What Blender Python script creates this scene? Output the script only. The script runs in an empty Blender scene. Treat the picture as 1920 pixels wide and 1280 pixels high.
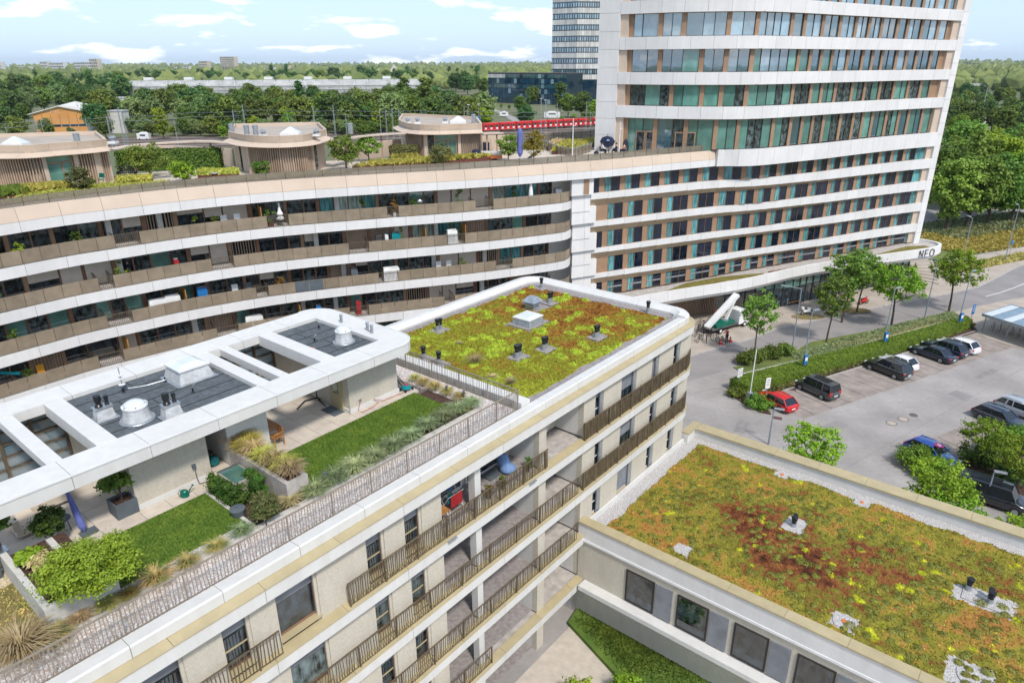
import bpy, bmesh, math, random
import numpy as np
from mathutils import Vector, Matrix
random.seed(7); RN = np.random.RandomState(11)
scene = bpy.context.scene
COL = scene.collection
# ------------------------------------------------------------------ camera (measured from the photograph, metres)
H = 31.8; FPX = 1290.0
PITCH = math.atan((640-120.5)/FPX); ROLL = math.radians(-0.26)
cp, sp = math.cos(PITCH), math.sin(PITCH)
cr, sr = math.cos(ROLL), math.sin(ROLL)
R0 = Vector((1, 0, 0)); U0 = Vector((0, sp, cp)); F0 = Vector((0, cp, -sp))
Rr = cr*R0 + sr*U0; Uu = -sr*R0 + cr*U0
cam = bpy.data.cameras.new('camera'); camo = bpy.data.objects.new('camera', cam); COL.objects.link(camo)
M = Matrix((( Rr.x, Uu.x, -F0.x, 0), (Rr.y, Uu.y, -F0.y, 0), (Rr.z, Uu.z, -F0.z, H), (0, 0, 0, 1)))
camo.matrix_world = M
cam.sensor_width = 36; cam.lens = FPX/1920*36; cam.clip_start = 0.5; cam.clip_end = 30000
scene.camera = camo
scene.render.resolution_x = 1024; scene.render.resolution_y = 682
# ------------------------------------------------------------------ sky, sun, exposure
SUN_AZ = math.radians(-62)      # direction towards the sun, measured from +X
SUN_EL = math.radians(52)
w = bpy.data.worlds.new('World'); scene.world = w; w.use_nodes = True
nt = w.node_tree; nt.nodes.clear(); N = nt.nodes.new; L = nt.links.new
out = N('ShaderNodeOutputWorld'); bg = N('ShaderNodeBackground'); L(bg.outputs[0], out.inputs[0])
sky = N('ShaderNodeTexSky'); sky.sky_type = 'NISHITA'; sky.sun_disc = False
sky.sun_elevation = SUN_EL; sky.sun_rotation = math.pi/2 - SUN_AZ
sky.air_density = 1.0; sky.dust_density = 1.6; sky.ozone_density = 1.6; sky.altitude = 500
bg.inputs[1].default_value = 0.125
tc = N('ShaderNodeTexCoord'); sep = N('ShaderNodeSeparateXYZ'); L(tc.outputs['Generated'], sep.inputs[0])
def wm(op, a, b=None, clamp=False):
    m = N('ShaderNodeMath'); m.operation = op; m.use_clamp = clamp
    for i, x in enumerate((a, b)):
        if x is None: continue
        if isinstance(x, (int, float)): m.inputs[i].default_value = x
        else: L(x, m.inputs[i])
    return m.outputs[0]
zz = wm('ADD', wm('ABSOLUTE', sep.outputs[2]), 0.2)
cx_ = wm('DIVIDE', sep.outputs[0], zz); cy_ = wm('DIVIDE', sep.outputs[1], zz)
cmb = N('ShaderNodeCombineXYZ'); L(cx_, cmb.inputs[0]); L(cy_, cmb.inputs[1])
nz = N('ShaderNodeTexNoise'); nz.inputs['Scale'].default_value = 2.0; nz.inputs['Detail'].default_value = 7; nz.inputs['Roughness'].default_value = 0.56
nz.inputs['Distortion'].default_value = 0.15
L(cmb.outputs[0], nz.inputs['Vector'])
rmp = N('ShaderNodeValToRGB'); rmp.color_ramp.elements[0].position = 0.54; rmp.color_ramp.elements[1].position = 0.62
L(nz.outputs[0], rmp.inputs[0])
mask = wm('MULTIPLY', rmp.outputs[0], 0.85)
# thin veil of haze brightening the lowest degrees, as in the photograph
veil = wm('SUBTRACT', 1.0, wm('MULTIPLY', wm('ABSOLUTE', sep.outputs[2]), 2.6, True), True)
veil = wm('ADD', wm('MULTIPLY', wm('POWER', veil, 2.0), 0.35), 0.35)
mixv = N('ShaderNodeMix'); mixv.data_type = 'RGBA'; L(veil, mixv.inputs[0]); L(sky.outputs[0], mixv.inputs[6]); mixv.inputs[7].default_value = (4.5, 6.0, 8.0, 1)
mixc = N('ShaderNodeMix'); mixc.data_type = 'RGBA'; L(mask, mixc.inputs[0]); L(mixv.outputs[2], mixc.inputs[6]); mixc.inputs[7].default_value = (8.6, 8.8, 9.1, 1)
L(mixc.outputs[2], bg.inputs[0])
sd = bpy.data.lights.new('sun', 'SUN'); sd.energy = 2.7; sd.angle = math.radians(7); sd.color = (1.0, 0.95, 0.88)
so = bpy.data.objects.new('sun', sd); COL.objects.link(so)
sdir = Vector((math.cos(SUN_EL)*math.cos(SUN_AZ), math.cos(SUN_EL)*math.sin(SUN_AZ), math.sin(SUN_EL)))
so.rotation_euler = sdir.to_track_quat('Z', 'Y').to_euler(); so.location = (0, -60, 120)
vs = scene.view_settings; vs.view_transform = 'Standard'; vs.look = 'None'; vs.gamma = 1; vs.exposure = 0.42; vs.use_curve_mapping = False
# ------------------------------------------------------------------ measuring helpers
def ray(px, py):
    x = (px-960)/FPX; y = -(py-640)/FPX
    return F0 + x*Rr + y*Uu
def G(px, py, z=0.0):
    "the point of height z that is seen at a spot of the photograph (used as a tape measure)"
    d = ray(px, py); t = (z-H)/d.z
    return Vector((d.x*t, d.y*t, z))
AZ = math.radians(50.5)
UA = Vector((math.cos(AZ), math.sin(AZ), 0)); VB = Vector((-math.sin(AZ), math.cos(AZ), 0)); OO = Vector((2.73, 31.71, 0))
def U(u, v, z): return OO + UA*u + VB*v + Vector((0, 0, z))      # frame of the near residential block
def UVof(p): q = Vector((p[0], p[1], 0))-OO; return q.dot(UA), q.dot(VB)
# ------------------------------------------------------------------ materials
MATS = {}
def node_mat(name):
    m = bpy.data.materials.new(name); m.use_nodes = True; n = m.node_tree; n.nodes.clear()
    o = n.nodes.new('ShaderNodeOutputMaterial'); b = n.nodes.new('ShaderNodeBsdfPrincipled'); n.links.new(b.outputs[0], o.inputs[0])
    MATS[name] = m
    return m, n, b, o
def mat(name, col, rough=0.7, metal=0.0, var=0.12, scale=1.5, bump=0.0, bscale=30, ior=1.45, rnd=0.0, col2=None, detail=5, coat=0, alpha=1, trans=0, stain=0.0):
    if name in MATS: return MATS[name]
    m, n, b, o = node_mat(name)
    N = n.nodes.new; Lk = n.links.new
    t = N('ShaderNodeTexCoord'); ns = N('ShaderNodeTexNoise'); ns.inputs['Scale'].default_value = scale; ns.inputs['Detail'].default_value = detail
    Lk(t.outputs['Object'], ns.inputs['Vector'])
    c2 = col2 if col2 else tuple(max(0, c*(1-2*var)) for c in col)
    c1 = col if col2 else tuple(min(1, c*(1+var*0.7)) for c in col)
    r = N('ShaderNodeValToRGB'); r.color_ramp.elements[0].position = 0.3; r.color_ramp.elements[1].position = 0.7
    r.color_ramp.elements[0].color = (*c2, 1); r.color_ramp.elements[1].color = (*c1, 1)
    Lk(ns.outputs[0], r.inputs[0]); colout = r.outputs[0]
    if stain > 0:
        mp = N('ShaderNodeMapping'); mp.inputs['Scale'].default_value = (1.2, 1.2, 0.25); Lk(t.outputs['Object'], mp.inputs[0])
        n2 = N('ShaderNodeTexNoise'); n2.inputs['Scale'].default_value = 1.7; n2.inputs['Detail'].default_value = 8; n2.inputs['Roughness'].default_value = 0.7
        Lk(mp.outputs[0], n2.inputs['Vector'])
        r2 = N('ShaderNodeValToRGB'); r2.color_ramp.elements[0].position = 0.35; r2.color_ramp.elements[1].position = 0.62
        r2.color_ramp.elements[0].color = (1-stain, 1-stain*1.05, 1-stain*1.2, 1); r2.color_ramp.elements[1].color = (1, 1, 1, 1)
        Lk(n2.outputs[0], r2.inputs[0])
        mx = N('ShaderNodeMix'); mx.data_type = 'RGBA'; mx.blend_type = 'MULTIPLY'; mx.inputs[0].default_value = 1
        Lk(colout, mx.inputs[6]); Lk(r2.outputs[0], mx.inputs[7]); colout = mx.outputs[2]
    if rnd > 0:
        oi = N('ShaderNodeObjectInfo'); hs = N('ShaderNodeHueSaturation')
        mr = N('ShaderNodeMapRange'); mr.inputs[3].default_value = 1-rnd; mr.inputs[4].default_value = 1+rnd*0.6
        Lk(oi.outputs['Random'], mr.inputs[0]); Lk(mr.outputs[0], hs.inputs['Value']); Lk(colout, hs.inputs['Color']); colout = hs.outputs[0]
    Lk(colout, b.inputs['Base Color'])
    b.inputs['Roughness'].default_value = rough; b.inputs['Metallic'].default_value = metal; b.inputs['IOR'].default_value = ior
    if coat: b.inputs['Coat Weight'].default_value = coat; b.inputs['Coat Roughness'].default_value = 0.04
    if alpha < 1: b.inputs['Alpha'].default_value = alpha
    if trans: b.inputs['Transmission Weight'].default_value = trans
    if bump > 0:
        nb = N('ShaderNodeTexNoise'); nb.inputs['Scale'].default_value = bscale; nb.inputs['Detail'].default_value = 3
        Lk(t.outputs['Object'], nb.inputs['Vector'])
        bp = N('ShaderNodeBump'); bp.inputs['Strength'].default_value = bump; bp.inputs['Distance'].default_value = 0.05
        Lk(nb.outputs[0], bp.inputs['Height']); Lk(bp.outputs[0], b.inputs['Normal'])
    return m
def leafmat(name, c1, c2, scale=0.9, rnd=0.3, transl=0.25, hue=0.025):
    f = 1.5 if name == 'leaf_dark' else 1.15; c1 = tuple(x*f for x in c1); c2 = tuple(x*f for x in c2)
    m, n, b, o = node_mat(name); N = n.nodes.new; Lk = n.links.new
    t = N('ShaderNodeTexCoord'); ns = N('ShaderNodeTexNoise'); ns.inputs['Scale'].default_value = scale; ns.inputs['Detail'].default_value = 4; ns.inputs['Roughness'].default_value = 0.7
    Lk(t.outputs['Object'], ns.inputs['Vector'])
    r = N('ShaderNodeValToRGB'); r.color_ramp.elements[0].position = 0.34; r.color_ramp.elements[1].position = 0.66
    r.color_ramp.elements[0].color = (*c1, 1); r.color_ramp.elements[1].color = (*c2, 1); Lk(ns.outputs[0], r.inputs[0])
    oi = N('ShaderNodeObjectInfo'); hs = N('ShaderNodeHueSaturation')
    mr = N('ShaderNodeMapRange'); mr.inputs[3].default_value = 1-rnd; mr.inputs[4].default_value = 1+rnd
    mh = N('ShaderNodeMapRange'); mh.inputs[3].default_value = 0.5-hue; mh.inputs[4].default_value = 0.5+hue
    ml = N('ShaderNodeMath'); ml.operation = 'MULTIPLY'; ml.inputs[1].default_value = 7.31; fr = N('ShaderNodeMath'); fr.operation = 'FRACT'
    Lk(oi.outputs['Random'], ml.inputs[0]); Lk(ml.outputs[0], fr.inputs[0]); Lk(fr.outputs[0], mh.inputs[0])
    Lk(oi.outputs['Random'], mr.inputs[0]); Lk(mr.outputs[0], hs.inputs['Value']); Lk(mh.outputs[0], hs.inputs['Hue']); Lk(r.outputs[0], hs.inputs['Color'])
    Lk(hs.outputs[0], b.inputs['Base Color']); b.inputs['Roughness'].default_value = 0.55; b.inputs['Specular IOR Level'].default_value = 0.25
    if transl > 0:
        tr = N('ShaderNodeBsdfTranslucent'); Lk(hs.outputs[0], tr.inputs[0]); mx = N('ShaderNodeMixShader'); mx.inputs[0].default_value = transl
        Lk(b.outputs[0], mx.inputs[1]); Lk(tr.outputs[0], mx.inputs[2]); Lk(mx.outputs[0], o.inputs[0])
    return m
def attrmat(name, rough=0.85, bump=0.4, bscale=18, speck=0.25, sscale=25):
    "takes its colour from the attribute Col (species of plant, kind of pebble)"
    m, n, b, o = node_mat(name); N = n.nodes.new; Lk = n.links.new
    a = N('ShaderNodeAttribute'); a.attribute_name = 'Col'
    t = N('ShaderNodeTexCoord'); ns = N('ShaderNodeTexNoise'); ns.inputs['Scale'].default_value = sscale; ns.inputs['Detail'].default_value = 3
    Lk(t.outputs['Object'], ns.inputs['Vector'])
    mr = N('ShaderNodeMapRange'); mr.inputs[1].default_value = 0.3; mr.inputs[2].default_value = 0.7; mr.inputs[3].default_value = 1-speck*1.6; mr.inputs[4].default_value = 1+speck
    Lk(ns.outputs[0], mr.inputs[0])
    mx = N('ShaderNodeMix'); mx.data_type = 'RGBA'; mx.blend_type = 'MULTIPLY'; mx.inputs[0].default_value = 1
    Lk(a.outputs['Color'], mx.inputs[6]); Lk(mr.outputs[0], mx.inputs[7]); Lk(mx.outputs[2], b.inputs['Base Color'])
    b.inputs['Roughness'].default_value = rough; b.inputs['Specular IOR Level'].default_value = 0.15
    nb = N('ShaderNodeTexNoise'); nb.inputs['Scale'].default_value = bscale; Lk(t.outputs['Object'], nb.inputs['Vector'])
    bp = N('ShaderNodeBump'); bp.inputs['Strength'].default_value = bump; bp.inputs['Distance'].default_value = 0.06
    Lk(nb.outputs[0], bp.inputs['Height']); Lk(bp.outputs[0], b.inputs['Normal'])
    return m
def pebblemat(name, cols, scale=14, bump=0.6, dirt=(0.12, 0.1, 0.08)):
    m, n, b, o = node_mat(name); N = n.nodes.new; Lk = n.links.new
    t = N('ShaderNodeTexCoord'); v = N('ShaderNodeTexVoronoi'); v.inputs['Scale'].default_value = scale
    Lk(t.outputs['Object'], v.inputs['Vector'])
    sp_ = N('ShaderNodeSeparateColor'); Lk(v.outputs['Color'], sp_.inputs[0])
    r = N('ShaderNodeValToRGB'); r.color_ramp.interpolation = 'CONSTANT'
    while len(r.color_ramp.elements) < len(cols): r.color_ramp.elements.new(0.5)
    for i, c in enumerate(cols):
        r.color_ramp.elements[i].position = i/len(cols); r.color_ramp.elements[i].color = (*c, 1)
    Lk(sp_.outputs[0], r.inputs[0])
    mr = N('ShaderNodeMapRange'); mr.inputs[1].default_value = 0.35; mr.inputs[2].default_value = 0.62; mr.inputs[3].default_value = 0; mr.inputs[4].default_value = 0.8
    Lk(v.outputs['Distance'], mr.inputs[0])
    mx = N('ShaderNodeMix'); mx.data_type = 'RGBA'; Lk(mr.outputs[0], mx.inputs[0]); Lk(r.outputs[0], mx.inputs[6]); mx.inputs[7].default_value = (*dirt, 1)
    Lk(mx.outputs[2], b.inputs['Base Color']); b.inputs['Roughness'].default_value = 0.9
    iv = N('ShaderNodeMath'); iv.operation = 'SUBTRACT'; iv.inputs[0].default_value = 1; Lk(v.outputs['Distance'], iv.inputs[1])
    bp = N('ShaderNodeBump'); bp.inputs['Strength'].default_value = bump; bp.inputs['Distance'].default_value = 0.05
    Lk(iv.outputs[0], bp.inputs['Height']); Lk(bp.outputs[0], b.inputs['Normal'])
    return m
def glassmat(name, col, ior=2.0, rough=0.03, rnd=0.35, bumpy=0.0, fold=0.0, room=0):
    "a window pane with the blind, curtain or dark room behind it"
    m, n, b, o = node_mat(name); N = n.nodes.new; Lk = n.links.new
    oi = N('ShaderNodeObjectInfo'); t = N('ShaderNodeTexCoord')
    mr = N('ShaderNodeMapRange'); mr.inputs[3].default_value = 1-rnd; mr.inputs[4].default_value = 1+rnd*0.5; Lk(oi.outputs['Random'], mr.inputs[0])
    hs = N('ShaderNodeHueSaturation'); hs.inputs['Color'].default_value = (*col, 1); Lk(mr.outputs[0], hs.inputs['Value'])
    cc = hs.outputs[0]
    ns = N('ShaderNodeTexNoise'); ns.inputs['Scale'].default_value = (2.6 if room else 1.1) if not fold else 6; ns.inputs['Detail'].default_value = 5
    mp = N('ShaderNodeMapping'); mp.inputs['Scale'].default_value = (1, 1, 0.12 if fold else 0.7); Lk(t.outputs['Object'], mp.inputs[0]); Lk(mp.outputs[0], ns.inputs['Vector'])
    m2 = N('ShaderNodeMapRange'); m2.inputs[1].default_value = 0.35; m2.inputs[2].default_value = 0.65; m2.inputs[3].default_value = 0.4 if fold else (0.1 if room else 0.8); m2.inputs[4].default_value = 1.4 if fold else (2.6 if room else 1.15)
    Lk(ns.outputs[0], m2.inputs[0])
    mx = N('ShaderNodeMix'); mx.data_type = 'RGBA'; mx.blend_type = 'MULTIPLY'; mx.inputs[0].default_value = 1; Lk(cc, mx.inputs[6]); Lk(m2.outputs[0], mx.inputs[7])
    Lk(mx.outputs[2], b.inputs['Base Color']); b.inputs['Roughness'].default_value = rough; b.inputs['IOR'].default_value = ior
    if bumpy:
        nb = N('ShaderNodeTexNoise'); nb.inputs['Scale'].default_value = 0.8; Lk(t.outputs['Object'], nb.inputs['Vector'])
        bp = N('ShaderNodeBump'); bp.inputs['Strength'].default_value = bumpy; bp.inputs['Distance'].default_value = 0.05
        Lk(nb.outputs[0], bp.inputs['Height']); Lk(bp.outputs[0], b.inputs['Normal'])
    return m
# building stone, metal and paint
mat('white_panel', (0.72, 0.705, 0.69), 0.55, var=0.03, scale=0.4, rnd=0.045, stain=0.07)
mat('white_render', (0.63, 0.62, 0.595), 0.75, var=0.02, scale=0.6, bump=0.08, bscale=60, stain=0.08)
mat('beige_panel', (0.575, 0.46, 0.36), 0.6, var=0.04, scale=0.5, rnd=0.04)
mat('bronze_panel', (0.44, 0.33, 0.215), 0.45, metal=0.15, var=0.06, scale=0.7, rnd=0.08)
mat('brown_frame', (0.23, 0.125, 0.075), 0.5, var=0.1, rnd=0.1)
mat('tan_column', (0.33, 0.205, 0.125), 0.55, var=0.06, rnd=0.1)
mat('beige_slat', (0.44, 0.325, 0.235), 0.6, var=0.08, rnd=0.1)
mat('dark_gap', (0.035, 0.03, 0.028), 0.8)
mat('perforated_panel', (0.37, 0.295, 0.21), 0.4, metal=0.2, var=0.10, scale=1.5, rnd=0.12, alpha=0.82)
mat('rail_metal', (0.17, 0.135, 0.095), 0.45, metal=0.3, var=0.1)
mat('cream_blind', (0.60, 0.53, 0.45), 0.8, var=0.05, rnd=0.08)
mat('rail_glass', (0.25, 0.22, 0.17), 0.25, var=0.05, alpha=0.62)
mat('stucco', (0.55, 0.505, 0.42), 0.95, var=0.05, scale=9, bump=0.5, bscale=22, stain=0.08)
mat('khaki_sheet', (0.45, 0.375, 0.22), 0.6, var=0.05, scale=1.2, rnd=0.05, stain=0.08)
mat('brown_rail', (0.135, 0.10, 0.06), 0.55, var=0.15, scale=3, rnd=0.15)
mat('concrete', (0.50, 0.46, 0.43), 0.85, var=0.12, scale=2.5, bump=0.25, bscale=25, stain=0.2)
mat('concrete_light', (0.58, 0.56, 0.52), 0.85, var=0.08, scale=2.0, bump=0.15, bscale=25, stain=0.12)
mat('slab_paving', (0.56, 0.49, 0.41), 0.85, var=0.08, scale=2, rnd=0.08, bump=0.1)
mat('roof_felt', (0.10, 0.115, 0.125), 0.9, var=0.18, scale=5, bump=0.35, bscale=50, detail=8)
mat('grey_paver', (0.30, 0.27, 0.26), 0.9, var=0.15, scale=5, bump=0.3, bscale=30)
mat('zinc', (0.42, 0.45, 0.48), 0.4, metal=0.6, var=0.15, scale=4)
mat('galvanised', (0.40, 0.43, 0.46), 0.45, metal=0.5, var=0.12, scale=5)
mat('white_plastic', (0.72, 0.72, 0.71), 0.4, var=0.05)
mat('dome_plastic', (0.62, 0.66, 0.68), 0.18, var=0.05, coat=0.5)
mat('felt_white', (0.52, 0.53, 0.54), 0.6, var=0.12, scale=6, stain=0.2)
mat('black_plastic', (0.012, 0.013, 0.015), 0.35, var=0.2)
mat('dark_rubber', (0.02, 0.02, 0.02), 0.75)
mat('orange_cap', (0.7, 0.2, 0.05), 0.5)
mat('red_paint', (0.62, 0.02, 0.02), 0.35)
mat('corten', (0.13, 0.045, 0.03), 0.8, var=0.2, scale=6)
mat('teak', (0.42, 0.19, 0.06), 0.6, var=0.2, scale=6)
mat('bamboo', (0.52, 0.28, 0.08), 0.7, var=0.2, scale=5)
mat('bark', (0.11, 0.08, 0.06), 0.9, var=0.3, scale=6, bump=0.6, bscale=14)
mat('soil', (0.085, 0.045, 0.032), 0.95, var=0.3, scale=8, bump=0.5, bscale=20)
mat('green_plastic', (0.0, 0.13, 0.09), 0.35)
mat('teal_plastic', (0.0, 0.22, 0.25), 0.4)
mat('blue_fabric', (0.17, 0.28, 0.5), 0.85, var=0.12, scale=8)
mat('parasol_blue', (0.13, 0.16, 0.42), 0.85, var=0.12, scale=8)
mat('navy_cloth', (0.015, 0.02, 0.05), 0.85)
mat('cream_fabric', (0.60, 0.52, 0.42), 0.9, var=0.06)
mat('yellow_fabric', (0.72, 0.36, 0.04), 0.9, var=0.08)
mat('red_fabric', (0.35, 0.015, 0.02), 0.85)
mat('white_fabric', (0.78, 0.77, 0.75), 0.85)
mat('grey_fabric', (0.22, 0.23, 0.25), 0.9)
mat('slate_pot', (0.10, 0.12, 0.135), 0.75, var=0.1, bump=0.2)
mat('skin', (0.50, 0.30, 0.21), 0.6, var=0.05); mat('hair_dark', (0.03, 0.02, 0.015), 0.7)
mat('steel', (0.55, 0.57, 0.58), 0.25, metal=0.9, var=0.05)
mat('pole_grey', (0.30, 0.35, 0.40), 0.45, metal=0.3, var=0.08)
mat('sign_white', (0.75, 0.75, 0.75), 0.5, var=0.05); mat('sign_blue', (0.02, 0.16, 0.42), 0.4, var=0.08)
mat('letter_dark', (0.10, 0.10, 0.11), 0.5)
mat('asphalt', (0.36, 0.335, 0.32), 0.92, var=0.13, scale=0.2, bump=0.15, bscale=40, detail=12, stain=0.12)
mat('road_asphalt', (0.27, 0.25, 0.242), 0.92, var=0.09, scale=0.3, bump=0.15, bscale=40, detail=9)
mat('parking_paving', (0.34, 0.29, 0.26), 0.92, stain=0.15, var=0.14, scale=0.8, bump=0.2, bscale=20, detail=9)
mat('pavement', (0.42, 0.36, 0.30), 0.9, var=0.08, scale=0.5, bump=0.15, bscale=20, detail=9)
mat('kerb_stone', (0.42, 0.40, 0.38), 0.85, var=0.1, scale=3)
mat('line_dark', (0.12, 0.11, 0.11), 0.9); mat('seam_grey', (0.25, 0.235, 0.225), 0.9); mat('fence_pale', (0.27, 0.225, 0.175), 0.5, var=0.1); mat('line_white', (0.7, 0.7, 0.68), 0.8, var=0.1)
mat('far_ground', (0.10, 0.12, 0.05), 1.0, scale=0.01, col2=(0.16, 0.16, 0.09))
mat('ballast', (0.17, 0.155, 0.13), 0.95, var=0.2, scale=0.6, bump=0.3)
mat('lawn', (0.15, 0.225, 0.025), 0.9, scale=1.3, col2=(0.075, 0.15, 0.014), bump=0.5, bscale=40, detail=10)
mat('court_lawn', (0.13, 0.19, 0.03), 0.9, scale=0.7, col2=(0.055, 0.115, 0.012), bump=0.4, bscale=30)
mat('dry_grass', (0.28, 0.20, 0.085), 0.95, scale=1.4, col2=(0.13, 0.12, 0.04), bump=0.6, bscale=25, detail=9)
mat('meadow', (0.16, 0.19, 0.05), 0.95, scale=0.35, col2=(0.09, 0.12, 0.03), bump=0.6, bscale=8, detail=9)
pebblemat('gravel', [(0.70, 0.66, 0.63), (0.46, 0.35, 0.30), (0.76, 0.75, 0.73), (0.42, 0.38, 0.36), (0.62, 0.53, 0.47), (0.68, 0.67, 0.68)], 15, bump=0.35, dirt=(0.40, 0.34, 0.31))
pebblemat('white_gravel', [(0.6, 0.58, 0.56), (0.48, 0.45, 0.43), (0.68, 0.67, 0.66), (0.38, 0.35, 0.34)], 22, dirt=(0.35, 0.33, 0.31))
glassmat('glass_dark', (0.016, 0.026, 0.033), 2.0, room=1); glassmat('glass_room', (0.05, 0.068, 0.07), 1.8, rnd=0.6, room=1)
glassmat('glass_teal', (0.11, 0.26, 0.22), 2.2); glassmat('glass_pale', (0.22, 0.33, 0.40), 2.8, bumpy=0.04); glassmat('glass_blue', (0.03, 0.10, 0.14), 3.2, bumpy=0.05)
glassmat('curtain_teal', (0.10, 0.29, 0.30), 1.5, fold=1); glassmat('curtain_pale', (0.38, 0.47, 0.42), 1.45, fold=1)
glassmat('glass_navy', (0.008, 0.014, 0.03), 1.55, fold=1); glassmat('car_glass', (0.01, 0.015, 0.02), 1.7); glassmat('glass_black_blue', (0.008, 0.05, 0.10), 1.9, rnd=0.6)
def carpaint(name, c):
    return mat(name, c, 0.3, var=0.02, coat=1.0)
leafmat('leaf_street', (0.088, 0.184, 0.022), (0.208, 0.336, 0.056)); leafmat('leaf_dark', (0.029, 0.072, 0.019), (0.088, 0.160, 0.035))
leafmat('leaf_sedum', (0.11, 0.12, 0.02), (0.24, 0.25, 0.05), scale=3); leafmat('leaf_mid', (0.070, 0.120, 0.018), (0.165, 0.225, 0.035)); leafmat('leaf_willow', (0.120, 0.176, 0.056), (0.224, 0.288, 0.096))
leafmat('leaf_lime', (0.130, 0.221, 0.016), (0.273, 0.377, 0.026)); leafmat('leaf_maple', (0.143, 0.234, 0.016), (0.299, 0.390, 0.039), scale=2.5)
leafmat('leaf_autumn', (0.140, 0.120, 0.015), (0.300, 0.170, 0.030), scale=3); leafmat('leaf_box', (0.032, 0.080, 0.016), (0.096, 0.176, 0.024), scale=3)
leafmat('leaf_olive', (0.072, 0.098, 0.026), (0.169, 0.156, 0.058), scale=3); leafmat('leaf_red', (0.160, 0.064, 0.032), (0.192, 0.208, 0.048), scale=3)
leafmat('grass_green', (0.075, 0.13, 0.03), (0.40, 0.44, 0.24), scale=7); leafmat('grass_straw', (0.360, 0.280, 0.130), (0.550, 0.460, 0.260), scale=4)
leafmat('grass_mixed', (0.156, 0.208, 0.065), (0.546, 0.390, 0.143), scale=3.5); leafmat('grass_yellow', (0.286, 0.299, 0.058), (0.494, 0.429, 0.091), scale=2)
leafmat('hedge_leaf', (0.088, 0.176, 0.019), (0.176, 0.288, 0.032), scale=1.2, rnd=0.05); leafmat('shrub_leaf', (0.078, 0.104, 0.019), (0.221, 0.169, 0.065), scale=2)
leafmat('flower_yellow', (0.500, 0.420, 0.020), (0.600, 0.500, 0.050))
attrmat('sedum'); attrmat('sedum_tuft', speck=0.1)
MT = MATS
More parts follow.
